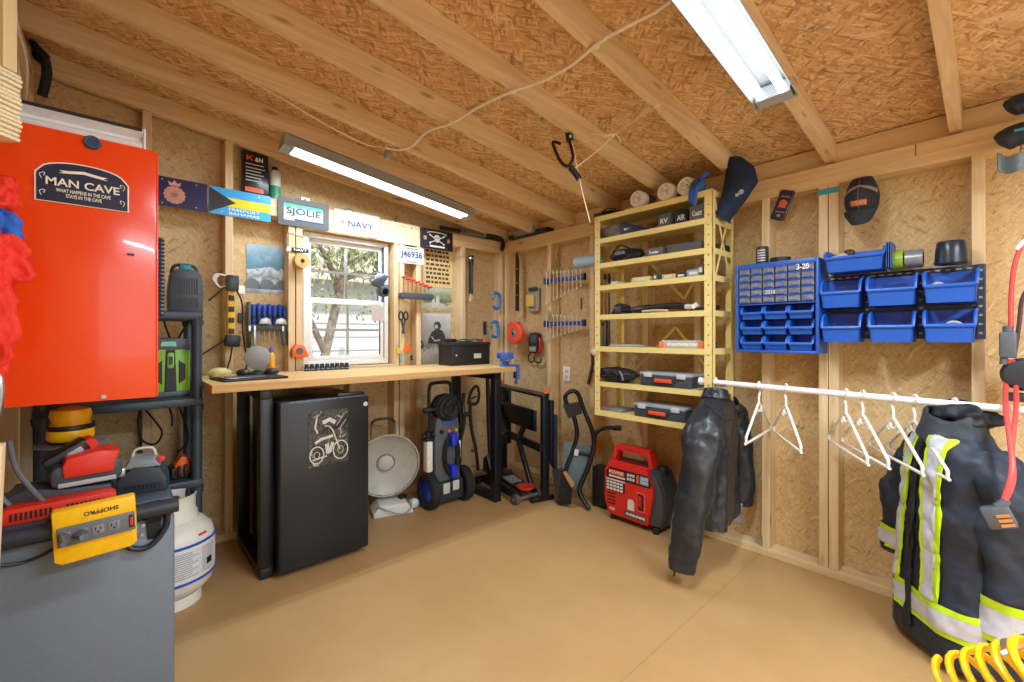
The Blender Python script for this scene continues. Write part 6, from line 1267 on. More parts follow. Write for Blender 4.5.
# tube end poking out of the shelf at left, tools hung behind
y, z = wB(576, 263, XB - .13); t = thing('foam_tube', 'pale blue rolled tube lying at the left of the third shelf', 'tube', (XB - .13, y, z), rz=RB)
b = MB(); b.lathe([(.012, 0), (.036, .0), (.04, .008), (.04, .20), (.036, .208), (.012, .208)], 26, Matrix.Rotation(PI / 2, 4, 'Y'), close=True); b.build('tube', mat('tube blue', '#9fc0d2', .45), t); MB().lathe([(.0, .004), (.012, .004), (.012, .2), (0, .2)], 14, Matrix.Rotation(PI / 2, 4, 'Y')).build('core', mat('core grey', '#7f8c94', .6), t)
for px, py0, py1, m, lab in ((610, 274, 345, mat('pry steel', '#5d6166', .4, metal=.6), 'long grey pry bar hung behind the shelf at left'), (606, 274, 318, mat('brush wood', '#b0814b', .6), 'wooden handled brush hung behind the shelf at left'), (604, 322, 352, mat('caulk green', '#46756b', .45), 'green bodied tool hung low behind the shelf at left'), (608, 318, 348, black, 'black handled tool hung beside the green tool')):
    y, zt = wB(px, py0, XBf); zb_ = wB(px, py1, XBf)[1]; t = thing('hanging_tool', lab, 'hand tool', (XBf - .012, y, zb_), rz=RB); L = zt - zb_
    MB().lathe([(0, 0), (.007, 0), (.010, .02), (.007, L * .6), (.005, L), (0, L)], 12).build('shaft', m, t); MB().lathe([(0, L * .86), (.010, L * .87), (.012, L * .95), (.008, L), (0, L)], 12).build('grip', black, t)
y, z = wB(594.5, 352, SX0 - .005); t = thing('hanging_charm', 'small pale round charm hung on the left shelf post', 'charm', (SX0 - .012, y, z), rz=RB); MB().sph((0, 0, 0), (.02, .01, .022)).build('disc', mat('charm pale', '#d9bba0', .5), t); MB().tube([(0, .0, .02), (0, .004, .05)], .002, 6).build('string', steel, t)
# navy hat cover hung on the right post
t = thing('hood', 'navy fleece hood hung over the right rear shelf post', 'hood', (2.36, Xs(728, 2.36) - .0, SH[0]), rz=RB)
q = lambda px, py: Vector((0, 0, 0)) + Vector((-(onX(px, py, 2.36)[0] - t.location.y), 0, onX(px, py, 2.36)[1] - t.location.z))
L_ = [(729, 158), (727, 165), (725, 182), (722, 198), (716, 213)]; R_ = [(742, 157), (754, 166), (758, 181), (745, 200), (728, 222)]
def hood(u, v):
    s_ = v * 4; i = min(int(s_), 3); f = s_ - i; f2 = f * f * (3 - 2 * f)
    a = q(*L_[i]).lerp(q(*L_[i + 1]), f); b_ = q(*R_[i]).lerp(q(*R_[i + 1]), f); c = (a + b_) / 2; hw = (b_ - a) / 2
    th = 2 * PI * u; p = c + hw * math.cos(th); p.y = .055 * math.sin(th) * min(1, .45 + 2 * v) ; return p
MB().grid(hood, 30, 26, True).build('fleece', mat('navy fleece', '#182a4a', .85, bump=.2, scale=250), t, smooth=60)
b = MB(); p = q(745, 194); b.prism(disc(.012, 14, p.x, p.z), -.052, -.047); p = q(741, 197); b.prism(rrect(.016, .014, .003, cx=p.x, cz=p.z), -.053, -.046); b.build('badge', mat('badge pale', '#9fb0c4', .5, var=.3, scale=200), t, smooth=0)
# ---- phone-like sign, can, tape ring, cap
t = onwall('phone_sign', 'tilted dark phone shaped picture with an orange centre on the wall', 'sign', 783, 205.5, XBf, rot=.36)
MB().prism(rrect(.068, .15, .012), -.008, 0, bev=.002).build('case', mat('phone dark', '#231c22', .3), t); MB().prism(rrect(.056, .128, .006), -.0088, -.008).build('screen', mat('phone screen', '#3a3036', .25, var=.3, scale=30), t, smooth=0)
b = MB(); b.prism(disc(.019, 20, 0, .008), -.0096, -.0088); b.box(-.02, .02, -.0094, -.0088, -.012, -.006); b.build('orange_emblem', mat('emblem orange', '#c9602f', .5), t, smooth=0); b = MB(); b.box(-.02, .02, -.0094, -.0088, .04, .046); b.box(-.022, .022, -.0094, -.0088, -.036, -.032); b.box(-.008, .008, -.0094, -.0088, -.058, -.046); b.build('print_marks', mat('phone print', '#8f8488', .5), t, smooth=0)
# blue parts organiser
OXf = XB - .16
yl, zt_l = wB(735.5, 264.5, OXf); yr_, zt_r = wB(818.5, 258, OXf); zb_l = wB(735, 352, OXf)[1]
t = thing('parts_cabinet', 'blue wall cabinet of small clear drawers over nine open bins', 'parts cabinet', (XB, (yl + yr_) / 2, zb_l), rz=RB); w = yl - yr_; h = (zt_l + zt_r) / 2 - zb_l; dd = .16
bl = mat('bin blue', '#2460c4', .38, var=.04); bl2 = mat('cabinet blue', '#2a5cb4', .4)
b = MB(); b.box(-w / 2, -w / 2 + .012, -dd, 0, 0, h, .003); b.box(w / 2 - .012, w / 2, -dd, 0, 0, h, .003); b.box(-w / 2 + .01, w / 2 - .01, -dd, 0, h - .022, h, .003); b.box(-w / 2 + .01, w / 2 - .01, -dd, 0, 0, .014, .003); b.box(-w / 2 + .01, w / 2 - .01, -.03, 0, .01, h - .02)
for k in range(1, 6): b.box(-w / 2 + .01, w / 2 - .01, -dd + .006, -.03, h * .535 + k * 0, h * .535 + .006)
b.build('frame', bl2, t)
clear = mat('drawer clear', '#7d7c80', .3, var=.35, scale=45)
nr, nc = 5, 6; z0 = h * .55; ch = (h - .022 - z0) / nr; cw = (w - .03) / nc
for r in range(nr):
    for c in range(nc):
        x = -w / 2 + .015 + c * cw; z = z0 + r * ch; dr = MB().box(x + .003, x + cw - .003, -dd + .002, -.04, z + .003, z + ch - .004, .002).build('drawer', clear, t, smooth=0)
        b = MB(); b.box(x + cw * .22, x + cw * .78, -dd - .004, -dd + .003, z + ch * .12, z + ch * .3); b.build('pull', bl2, dr, smooth=0)
        b = MB(); b.box(x + .001, x + cw - .001, -dd - .001, -dd + .004, z + ch - .0045, z + ch + .0005); b.build('front_lip', bl2, dr, smooth=0)
text('3-20', .05, .026, white, t, w * .33, -dd - .0035, z0 + 4.55 * ch)
text('2010', .045, .02, mat('faint white', '#d5d2cc', .5), t, -w * .05, -dd - .0035, z0 + 1.5 * ch)
def bin_mb(bw, bd, bh, th=.004, lip=.42):
    """open hopper bin: floor at z 0, back at y 0, low scooped front at y -bd"""
    b = MB(); tp = 1.12
    def ring(s): return [(-bw / 2 * s, 0), (bw / 2 * s, 0), (bw / 2 * s, -bd), (-bw / 2 * s, -bd)]
    b.prism([(-bw / 2 * .92, 0), (bw / 2 * .92, 0), (bw / 2 * .92, th), (-bw / 2 * .92, th)], -bd * .9, 0)
    b.prism([(-bw / 2 * .92, 0), (bw / 2 * .92, 0), (bw / 2, bh), (-bw / 2, bh)], -th, 0)
    fr = [(-bw / 2 * .92, 0), (bw / 2 * .92, 0), (bw / 2 * .97, bh * lip), (-bw / 2 * .97, bh * lip)]
    for s in (-1, 1):
        v = [(s * bw / 2 * .92, 0, 0), (s * bw / 2 * .92, -bd * .9, 0), (s * bw / 2 * .97, -bd, bh * lip), (s * bw / 2 * .99, -bd * .94, bh * .72), (s * bw / 2, -bd * .72, bh * .95), (s * bw / 2, 0, bh)]
        A = [b.bm.verts.new(p) for p in v]; B_ = [b.bm.verts.new((p[0] - s * th, p[1], p[2])) for p in v]; n = len(v)
        b.bm.faces.new(A); b.bm.faces.new(B_[::-1])
        for i in range(n): b.bm.faces.new((A[i], B_[i], B_[(i + 1) % n], A[(i + 1) % n]))
        # rolled rim
        b.tube([(s * bw / 2 * .97, -bd, bh * lip), (s * bw / 2 * .99, -bd * .94, bh * .72), (s * bw / 2, -bd * .72, bh * .95), (s * bw / 2, 0, bh)], .006, 6, smooth=3)
    A = [b.bm.verts.new(p) for p in ((-bw / 2 * .92, -bd * .9, 0), (bw / 2 * .92, -bd * .9, 0), (bw / 2 * .97, -bd, bh * lip), (-bw / 2 * .97, -bd, bh * lip))]
    B_ = [b.bm.verts.new((p.co.x, p.co.y + th, p.co.z)) for p in A]
    b.bm.faces.new(A); b.bm.faces.new(B_[::-1])
    for i in range(4): b.bm.faces.new((A[i], B_[i], B_[(i + 1) % 4], A[(i + 1) % 4]))
    b.tube([(-bw / 2 * .97, -bd, bh * lip), (bw / 2 * .97, -bd, bh * lip)], .008, 8)
    return b
# nine small bins in the cabinet, three columns of three
bw = (w - .04) / 3; bh = (h * .55 - .02) / 3
pname = {0: 'left', 1: 'middle', 2: 'right'}; rname = {2: 'top', 1: 'middle', 0: 'bottom'}
cabT = t
for r in range(3):
    for c in range(3):
        o = bin_mb(bw - .008, .12, bh - .008, .003, .45).build('bin', bl, cabT, loc=(-w / 2 + .02 + (c + .5) * bw, -.035 - .02 * 0, .016 + r * bh))
        if (r, c) in ((2, 2), (0, 0), (0, 1)):
            q_ = MB(); rr_ = random.Random(r * 3 + c)
            for i in range(9): q_.sph((rr_.uniform(-.03, .03), rr_.uniform(-.09, -.03), .014), (.012, .01, .012), 8, 6)
            g_ = q_.build('contents', black if (r, c) == (2, 2) else mat('pale parts', '#b9bcc0', .5), o); g_['kind'] = 'stuff'
y, z = wB(763, 253, XB - .05); t = thing('spray_can', 'dark can with white print on top of the blue parts cabinet', 'can', (XB - .06, y, zb_l + h)); MB().lathe([(0, 0), (.028, 0), (.029, .004), (.029, .09), (.026, .096), (0, .096)], 24).build('body', mat('can dark', '#3b3c3e', .4), t); b = MB()
for k in range(5): b.grid(lambda u, v: (.0296 * math.cos(PI * .75 + .25 + 1.3 * u), .0296 * math.sin(PI * .75 + .25 + 1.3 * u), .02 + k * .013 + .007 * v), 8, 2)
b.build('print', mat('can print', '#c7c6c2', .5, var=.5, scale=150), t, smooth=0)
y, z = wB(781, 260, XB - .07); t = thing('tape_roll', 'roll of black tape lying on the blue parts cabinet', 'tape', (XB - .08, y, zb_l + h)); MB().lathe([(.028, 0), (.045, 0), (.045, .026), (.028, .026)], 30, close=True).build('roll', black, t); MB().lathe([(.025, .0), (.028, .0), (.028, .027), (.025, .027)], 26, close=True).build('core', char, t)
# louvred grey panel and its bins
PXf = XB - .012
yl, zl = wB(817, 277.5, PXf); yr_, zr_ = wB(986, 263.5, PXf); zbp = wB(986, 336, PXf)[1]; zb2 = wB(817, 341, PXf)[1]; zb_p = (zbp + zb2) / 2; zt_p = (zl + zr_) / 2
t = thing('louvre_panel', 'dark slate slotted panel carrying the large blue bins', 'panel', (XB, (yl + yr_) / 2, zb_p), rz=RB); w = yl - yr_; h = zt_p - zb_p
pnl = mat('panel slate', '#39475a', .5); MB().box(-w / 2, w / 2, -.008, -.001, 0, h, .002).build('panel', pnl, t)
b = MB()
for z in (h * .04, h * .45, h * .53, h * .95): b.box(-w / 2 + .01, w / 2 - .01, -.016, -.008, z - .006, z + .006, .002)
for x in (-w * .48, -w * .155, w * .165, w * .475): b.box(x - .012, x + .012, -.018, -.008, .0, h, .002)
b.build('rails', pnl, t, smooth=0)
s_ = MB()
for i in range(18):
    for z in (.04, .53, .955): s_.box(-w / 2 + .025 + i * w / 18.6, -w / 2 + .04 + i * w / 18.6, -.0172, -.0158, h * z - .004, h * z + .002)
for x in (-w * .48, -w * .155, w * .165, w * .475):
    for i in range(8): s_.box(x - .005, x + .005, -.0192, -.0178, .02 + i * h / 8.4, .028 + i * h / 8.4)
s_.build('slots', mat('slot pale', '#b9b6aa', .5), t, smooth=0)
pY, pZ = (yl + yr_) / 2, zb_p
BXf = XB - .155
binspec = (((818, 862, 280, 308), 'upper row, left'), ((864, 918, 276, 306), 'upper row, middle'), ((921, 980, 270, 303), 'upper row, right'), ((819, 862, 313, 342), 'lower row, left'), ((866, 916, 311, 342), 'lower row, middle'), ((921, 978, 308, 342), 'lower row, right'))
first = None
for k, ((p0, p1, t0, b0), lb) in enumerate(binspec):
    ya_, zb_ = wB(p0 + 2, b0, BXf); yb_ = wB(p1 - 2, b0, BXf)[0]; z_t = wB((p0 + p1) / 2, t0 + 1, XB - .03)[1]
    bw_ = ya_ - yb_; lab = 'open blue bin on the slotted panel, ' + lb
    t = thing('storage_bin', lab, 'bin', (XB - .02, (ya_ + yb_) / 2, zb_), rz=RB, group='large blue bins on the slotted panel')
    bh_ = .128; bin_mb(bw_ - .002, .135, bh_, .004, .5).build('bin', bl, t)
    b = MB(); b.box(-bw_ * .28, bw_ * .28, -.006, -.004, bh_ * .5, bh_ * .75, .0); b.build('label_slot', mat('slot blue dark', '#1a489c', .4), t, smooth=0)
    if k in (2, 3, 5, 1):
        q_ = MB(); rr_ = random.Random(k + 20)
        if k == 2: q_.grid(blob(-.04, -.07, .05, .035, .035, .03, 1, 4), 20, 12, True); m_ = mat('plastic bag', '#cfc7bc', .25)
        elif k == 3:
            for i in range(26): q_.bar((rr_.uniform(-.05, .05), rr_.uniform(-.11, -.03), rr_.uniform(.035, .06)), (rr_.uniform(-.05, .05), rr_.uniform(-.11, -.03), rr_.uniform(.04, .07)), .006)
            m_ = mat('pale parts', '#b9bcc0')
        elif k == 1: q_.box(-.03, .03, -.1, -.02, .03, .072, .005); m_ = mat('bin part dark', '#1c2e5c', .5)
        else: q_.tube([(.022 * math.cos(2 * PI * i / 16) + .012, -.10, .06 + .018 * math.sin(2 * PI * i / 16)) for i in range(16)], .006, 7, closed=True); q_.box(-.05, -.02, -.1, -.04, .03, .06, .004); m_ = mat('pale parts', '#b9bcc0')
        g_ = q_.build('contents', m_, t); g_['kind'] = 'stuff'
# big tilted bin, tapes and black cup on top of the panel
y, z = wB(856, 271.5, XB - .09); yw = wB(826, 268, XB - .16)[0] - wB(886, 268, XB - .16)[0]
zt_panel = zb_p + h
t = thing('storage_bin', 'open blue bin of odds and ends standing on top of the slotted panel', 'bin', (XB - .005, y, zt_panel + .002), rz=RB); bin_mb(yw, .15, .10, .004, .6).build('bin', bl, t)
q_ = MB(); q_.sph((-.05, -.09, .065), (.03, .03, .025), 12, 8); q_.box(-.08, -.03, -.13, -.08, .05, .075, .006); g_ = q_.build('contents', mat('tan parts', '#c4b49a', .5), t); g_['kind'] = 'stuff'; q_ = MB(); q_.sph((-.025, -.08, .085), (.022, .02, .02), 12, 8); q_.tube([(0, -.1, .06), (.05, -.09, .065), (.09, -.1, .06)], .008, 8); q_.build('parts', mat('brown parts', '#4b3426', .5), t)
b = MB()
for k in range(3): b.box(yw / 2 + .004 + k * .007, yw / 2 + .007 + k * .007, -.13, -.0, .002, .11)
b.build('side_ribs', mat('bin blue dark', '#24509a', .4), t, smooth=0)
for px, r, tw_, m, lab in ((898, .04, .028, mat('tape lime', '#8fae33', .4), 'roll of lime green tape on the slotted panel'), (916, .038, .034, mat('tape silver', '#8d9299', .3, metal=.4), 'roll of silver duct tape beside the lime green tape')):
    y, _ = wB(px, 257, XB - .08); t = thing('tape_roll', lab, 'tape', (XB - .06, y, zt_panel + r + .001), rz=RB); My = Matrix.Rotation(PI / 2, 4, 'Y')
    MB().lathe([(r * .6, -tw_), (r, -tw_), (r, tw_ * .6), (r * .6, tw_ * .6)], 32, My, close=True).build('roll', m, t); MB().lathe([(r * .56, -tw_ * 1.02), (r * .6, -tw_ * 1.02), (r * .6, tw_ * .62), (r * .56, tw_ * .62)], 26, My, close=True).build('core', mat('tape core', '#3c3a34', .6), t)
y, _ = wB(951, 262, XB - .07); t = thing('plastic_cup', 'black tapered plastic cup upside down on the slotted panel', 'cup', (XB - .075, y, zt_panel + .001)); MB().lathe([(0, 0), (.046, 0), (.048, .003), (.046, .05), (.042, .085), (.039, .09), (0, .09)], 36).build('cup', mat('cup black', '#1f2a38', .3), t); MB().lathe([(.048, .002), (.0495, .004), (.049, .012), (.0475, .012)], 36, close=True).build('rim', mat('cup black', '#1f2a38'), t)
# ---- ball cap hung on the plate
y, z = wB(860, 200, XB - .05); t = thing('baseball_cap', 'black and tan cap with orange emblem hung bill down under the plate', 'cap', (XB - .004, y, z), rz=RB)
kx = .0042
def P2(px, py): yy, zz = wB(px, py, XB - .05); return (-(yy - y), zz - z)
capb = mat('cap black', '#23262c', .8, bump=.2, scale=300); capt = mat('cap tan', '#8d7f6c', .8, bump=.2, scale=300)
def crown(u, v):
    th = PI * (u - .5) * 1.0; r = math.sin(PI * .5 * min(1, v * 1.05)) 
    x = .062 * math.sin(th) * (.35 + .65 * math.sin(PI * (.12 + .6 * v))); zc = .105 - .15 * v; return Vector((x, -.085 * math.cos(th) * math.sin(PI * (.1 + .62 * v)) - .004, zc))
MB().grid(crown, 28, 20).build('crown', capb, t, smooth=60, solid=.003)
for s in (-1, 1): MB().grid(lambda u, v: crown(.5 + s * .46 * u, .30 + .14 * u + (.05 + .1 * u) * v) + Vector((0, -.0035, 0)), 8, 6).build('side_panel', capt, t, smooth=60, solid=.002)
MB().grid(lambda u, v: crown(.34 + .32 * u, .76 + .16 * v) + Vector((0, -.005, 0)), 10, 5).build('emblem', mat('emblem orange tan', '#b9714a', .6, var=.5, scale=160), t, smooth=60, solid=.002)
MB().tube([crown(.5, v / 10) + Vector((0, -.002, 0)) for v in range(11)], .002, 6).build('seam', mat('seam grey', '#5c5a58', .7), t)
def bill(u, v):
    x = (u - .5) * 2; return Vector((.058 * x * (1 - .12 * v - .35 * v * v * abs(x)), -.085 * math.sin(PI * (.72)) * (1 - .35 * x * x) - .022 * v * (1 - x * x) - .004, -.045 - .075 * v * (1 - .25 * x * x)))
MB().grid(bill, 20, 10).build('bill', capb, t, smooth=60, solid=.004)
MB().tube([Vector((.03, -.003, .1)), Vector((.055, -.01, .06)), Vector((.06, -.012, .0))], .003, 6, smooth=4).build('strap', capt, t); MB().cyl((0, 0, .1), (0, -.02, .104), .004).build('hook', steel, t)
# ---- gloves and cloth at the right edge, dark helmet lower down
t = onwall('ski_gloves', 'dark navy gloves stacked at the right edge under the roof', 'gloves', 1022, 145, XB - .09)
sc_ = lambda px, py: P3(px, py)
def P3(px, py): yy, zz = wB(px, py, XB - .09); return Vector((-(yy - t.location.y), 0, zz - t.location.z))
nvy = mat('glove navy', '#1c2a3c', .6, bump=.2)
for pts, r in ((((1000, 145), (1012, 137), (1030, 132), (1050, 132)), [.012, .035, .04]), (((1008, 111), (1018, 105), (1040, 100)), [.012, .03, .035])): MB().tube([P3(*p) for p in pts], r, 14, smooth=4).build('glove', nvy, t)
MB().tube([P3(1014, 134) + Vector((0, -.036, 0)), P3(1030, 131) + Vector((0, -.038, 0))], .006, 8).build('cyan_trim', mat('trim cyan', '#3d9fd0', .4), t)
MB().grid(lambda u, v: P3(998 + 40 * u, 155 + 17 * v + 3 * math.sin(5 * u)) + Vector((0, -.03 + .02 * math.sin(9 * u), 0)), 18, 8).build('cuff', mat('cuff grey blue', '#7b8f9c', .7), t, smooth=60, solid=.006)
t = onwall('black_case', 'dark rounded case at the right edge beside the red cord', 'case', 1024, 374, XB - .06)
MB().lathe([(0, -.06), (.045, -.055), (.058, -.03), (.06, .03), (.05, .05), (0, .06)], 26, Matrix.Rotation(PI / 2, 4, 'X')).build('shell', mat('case dark', '#2f343a', .5), t); MB().box(-.05, .03, -.04, .02, -.10, -.07, .01).build('foot', char, t)
t = thing('hanging_strap', 'dark grey strap hanging at the right edge below the red cord', 'strap', (XB - .05, wB(1022, 530, XB - .05)[0], wB(1022, 600, XB - .05)[1]), rz=RB); MB().box(-.02, .06, -.03, .03, 0, .22, .01).build('strap', char, t); MB().grid(blob(.01, 0, .27, .05, .05, .04, .4, 3), 24, 14, True).build('glove', nvy, t, smooth=60); MB().box(-.01, .05, -.034, -.03, .06, .18).build('stripe', mat('strap grey', '#8a8f94', .6, var=.3, scale=90), t, smooth=0)
# ================================================================ generator, clothes rail, jackets, cords, ceiling things
t = thing('generator', 'red inverter generator with black ends on the floor under the shelf', 'generator', (2.305, 1.505, 0), rz=RB)
gr = mat('generator red', '#d92a20', .38, var=.03); gk = mat('generator dark', '#33383e', .45)
W2 = .172
pr = [(-W2 + .03, .035), (W2 - .04, .035), (W2 - .028, .09), (W2 - .002, .245), (W2 - .03, .335), (W2 - .045, .365), (-W2 + .035, .365), (-W2 + .002, .30), (-W2, .12)]
b = MB(); b.prism(pr, .0, .16, bev=.008); b.build('front_shell', gr, t)
b = MB(); b.prism([(-W2 + .01, .03), (W2 + .03, .03), (W2 + .055, .1), (W2 + .055, .26), (W2 + .02, .345), (W2 - .02, .365), (-W2 + .02, .36), (-W2, .28), (-W2, .1)], .03, .185, bev=.012); b.build('dark_body', gk, t)
b = MB(); b.prism([(W2 - .03, .04), (W2 + .03, .05), (W2 + .05, .12), (W2 + .045, .25), (W2 + .01, .33), (W2 - .03, .345), (W2 + .0, .25), (W2 - .025, .1)], .012, .05, bev=.006); b.build('side_cover', mat('generator slate', '#454b52', .45), t)
b = MB()
for s in (-1, 1): b.prism([(s * W2 * .78 - .014, .35), (s * W2 * .78 + .014, .35), (s * W2 * .66 + .012, .44), (s * W2 * .66 - .012, .44)], .04, .12, bev=.005)
b.prism([(-W2 * .73, .43), (W2 * .73, .43), (W2 * .68, .466), (-W2 * .68, .466)], .045, .115, bev=.008); b.build('carry_handle', gr, t)
MB().box(-W2 * .62, W2 * .62, .05, .11, .36, .372).build('handle_recess', mat('recess maroon', '#5d1613', .6), t, smooth=0)
MB().lathe([(0, 0), (.034, 0), (.034, .025), (.03, .032), (0, .032)], 24, Matrix.Translation((W2 + .005, .10, .345))).build('fuel_cap', black, t)
MB().prism([(-W2 + .02, .262), (W2 - .022, .262), (W2 - .012, .282), (W2 - .035, .33), (-W2 + .04, .33), (-W2 + .016, .30)], -.002, .001).build('control_panel', mat('panel near black', '#1d1b1d', .35), t, smooth=0)
wl = mat('label white', '#dedad2', .45, var=.2, scale=180)
MB().box(-W2 * .78, -W2 * .12, -.0035, -.0018, .289, .318).build('red_title_plate', mat('title red', '#cf2f28', .4), t, smooth=0); MB().box(-W2 * .78, -W2 * .1, -.0035, -.0018, .272, .283).build('title_line', wl, t, smooth=0)
text('POWER', W2 * .62, .02, wl, t, -W2 * .45, -.0038, .304)
b = MB()
for i in range(3):
    for j in range(2): b.box(-W2 * .02 + i * .019, -W2 * .02 + .014 + i * .019, -.0035, -.0018, .277 + j * .024, .293 + j * .024)
b.build('feature_icons', wl, t, smooth=0); MB().box(W2 * .36, W2 * .46, -.0035, -.0018, .272, .322).build('orange_badge', mat('badge orange', '#e06a34', .4), t, smooth=0)
b = MB(); b.box(W2 * .50, W2 * .82, -.003, -.0018, .272, .322); b.build('blue_badge', mat('badge sky', '#6aa5d8', .4), t, smooth=0); text('4000\n3200', W2 * .28, .036, wl, t, W2 * .66, -.0034, .297)
MB().box(-W2 + .014, -W2 * .12, -.0025, .001, .185, .25).build('spec_panel', mat('panel near black', '#1d1b1d'), t, smooth=0); b = MB()
for i in range(5):
    for j in range(3): b.box(-W2 + .02 + i * .025, -W2 + .04 + i * .025, -.0035, -.0022, .190 + j * .02, .204 + j * .02)
b.build('spec_icons', wl, t, smooth=0); MB().box(-W2 + .014, -W2 * .12, -.0032, -.0, .251, .258).build('spec_title', wl, t, smooth=0)
b = MB()
for k in range(4): b.prism([(-W2 * .86, .10 + k * .021), (-W2 * .52, .10 + k * .021), (-W2 * .5, .11 + k * .021), (-W2 * .86, .11 + k * .021)], -.001, .002)
b.build('vent_slots', mat('recess maroon', '#5d1613'), t, smooth=0)
MB().prism(rrect(.056, .115, .008, cx=W2 * .52, cz=.165), -.002, .001).build('starter_bezel', mat('bezel pink red', '#e5675a', .4), t, smooth=0); MB().prism(rrect(.042, .098, .006, cx=W2 * .52, cz=.165), -.003, -.0015).build('starter_recess', mat('recess maroon', '#5d1613'), t, smooth=0); MB().box(W2 * .52 - .01, W2 * .52 + .006, -.012, -.002, .14, .2, .003).build('pull_grip', gr, t)
MB().prism([(.0, .10), (.045, .10), (.045, .15), (.035, .165), (.01, .165), (.0, .15)], -.002, .001).build('white_logo', wl, t, smooth=0)
MB().box(-.03, W2 * .72, -.002, .001, .055, .09).build('model_plate', mat('plate grey', '#57504c', .4), t, smooth=0); b = MB(); [b.box(-.01 + i * .022, .008 + i * .022, -.003, -.0015, .066, .08) for i in range(6)]; b.build('model_print', wl, t, smooth=0); text('4.0', .04, .02, wl, t, -W2 * .66, -.0012, .073)
for x in (-W2 + .05, W2 - .0):
    for y in (.03, .16): MB().cyl((x, y, 0), (x, y, .036), .02, .016).build('foot', rubber, t)
# ---- white clothes rail
RXr = SX0 + .016
y0, z0 = wB(702, 381, RXr); y1, z1 = wB(1060, 414, RXr); zr = (z0 + z1) / 2
t = thing('clothes_rail', 'white clothes rail running along the right wall from the yellow shelf', 'rail', (RXr, y0, z0)); E1 = Vector((0, y1 - .75 - y0, 0)); slope = (z1 - z0) / (y1 - y0)
E1.z = slope * E1.y; rw = mat('rail white', '#eceef0', .3, var=0)
MB().tube([(0, 0, 0), E1], .0135, 16).build('rod', rw, t); MB().cyl((0, .012, 0), (0, -.01, .0), .02).build('end_cup', rw, t)
def rail(px):
    y = wB(px, 395, RXr)[0]; return Vector((RXr, y, z0 + slope * (y - y0)))
hw_ = mat('hanger white', '#f0ede4', .35, var=0)
def make_hanger(label, loc, rz):
    """tubular plastic hanger; its hook wraps the rail, the bar runs along local x"""
    t = thing('coat_hanger', label, 'hanger', loc, rz=rz, group='white hangers on the rail')
    R = .021; pts = [(0, R * math.cos(a) * 0 + R * math.sin(a), R * math.cos(a)) for a in [(-1.9 + i * .32) for i in range(11)]]
    hook = [(R * math.sin(-1.75 + i * .3) , 0, R * math.cos(-1.75 + i * .3)) for i in range(12)]
    hook = [(p[0], 0, p[2]) for p in hook] + [(.012, 0, -.03), (.0, 0, -.05), (0, 0, -.085)]
    MB().tube(hook, .0048, 9, smooth=2).build('hook', hw_, t)
    s_ = .205; b = MB()
    b.tube([(0, 0, -.08), (.03, 0, -.093), (s_ * .9, 0, -.195), (s_, 0, -.212), (s_ * .985, 0, -.232), (s_ * .9, 0, -.236), (-s_ * .9, 0, -.236), (-s_ * .985, 0, -.232), (-s_, 0, -.212), (-s_ * .9, 0, -.195), (-.03, 0, -.093), (0, 0, -.08)], .0056, 9, smooth=3); b.build('body', hw_, t)
    MB().tube([(-.03, 0, -.096), (-.02, 0, -.115), (.02, 0, -.115), (.03, 0, -.096)], .0048, 8, smooth=3).build('inner_loop', hw_, t)
    for s in (-1, 1): MB().tube([(s * .045, 0, -.101), (s * .05, 0, -.123), (s * .038, 0, -.125)], .004, 7, smooth=3).build('strap_notch', hw_, t)
    return t
lab = ('white hanger on the rail, second empty one from the shelf', 'white hanger on the rail, first in the group of four', 'white hanger on the rail, second in the group of four', 'white hanger on the rail, third in the group of four', 'white hanger on the rail, last before the striped jacket')
h0 = make_hanger('white hanger on the rail, nearest the leather jacket', rail(759), .08)
for (px, rz), lb in zip(((786, .53), (846, .50), (863, .52), (893.5, .50), (915, .50)), lab): dup(h0, rail(px), rz, lb)
# ---- jackets
def garment(name, label, px, prof, rz, m, sleeves, drop=.062):
    """hung coat: torso swept from rings (z, half width, half depth, x shift); local x along the shoulders"""
    P = rail(px); t = thing(name, label, 'jacket', P, rz=rz)
    return t
def interp(tab, z):
    for i in range(len(tab) - 1):
        a, b = tab[i], tab[i + 1]
        if a[0] >= z >= b[0]:
            f = (a[0] - z) / max(1e-6, a[0] - b[0]); f = f * f * (3 - 2 * f) if True else f
            return [p + (q - p) * f for p, q in zip(a, b)]
    return tab[-1]
def torso(tab, fold=.05, k=6, ph=0.0, wave=.0, nu=72, nv=44):
    ztop, zbot = tab[0][0], tab[-1][0]
    def f(u, v):
        z = ztop + (zbot - ztop) * v; _, w, d, sx, sy = interp(tab, z); a = 2 * PI * u
        ca, sa = math.cos(a), math.sin(a); e = .62
        x = w * math.copysign(abs(ca) ** e, ca); y = d * math.copysign(abs(sa) ** .85, sa)
        g = 1 + fold * v * math.sin(k * a + ph + 2.5 * v) + .5 * fold * math.sin((k + 5) * a + 3 * v + ph * 2)
        return Vector((x * (1 + .25 * (g - 1)) + sx, y * g + sy + wave * math.sin(7 * v + a), z))
    return MB().grid(f, nu, nv, True)
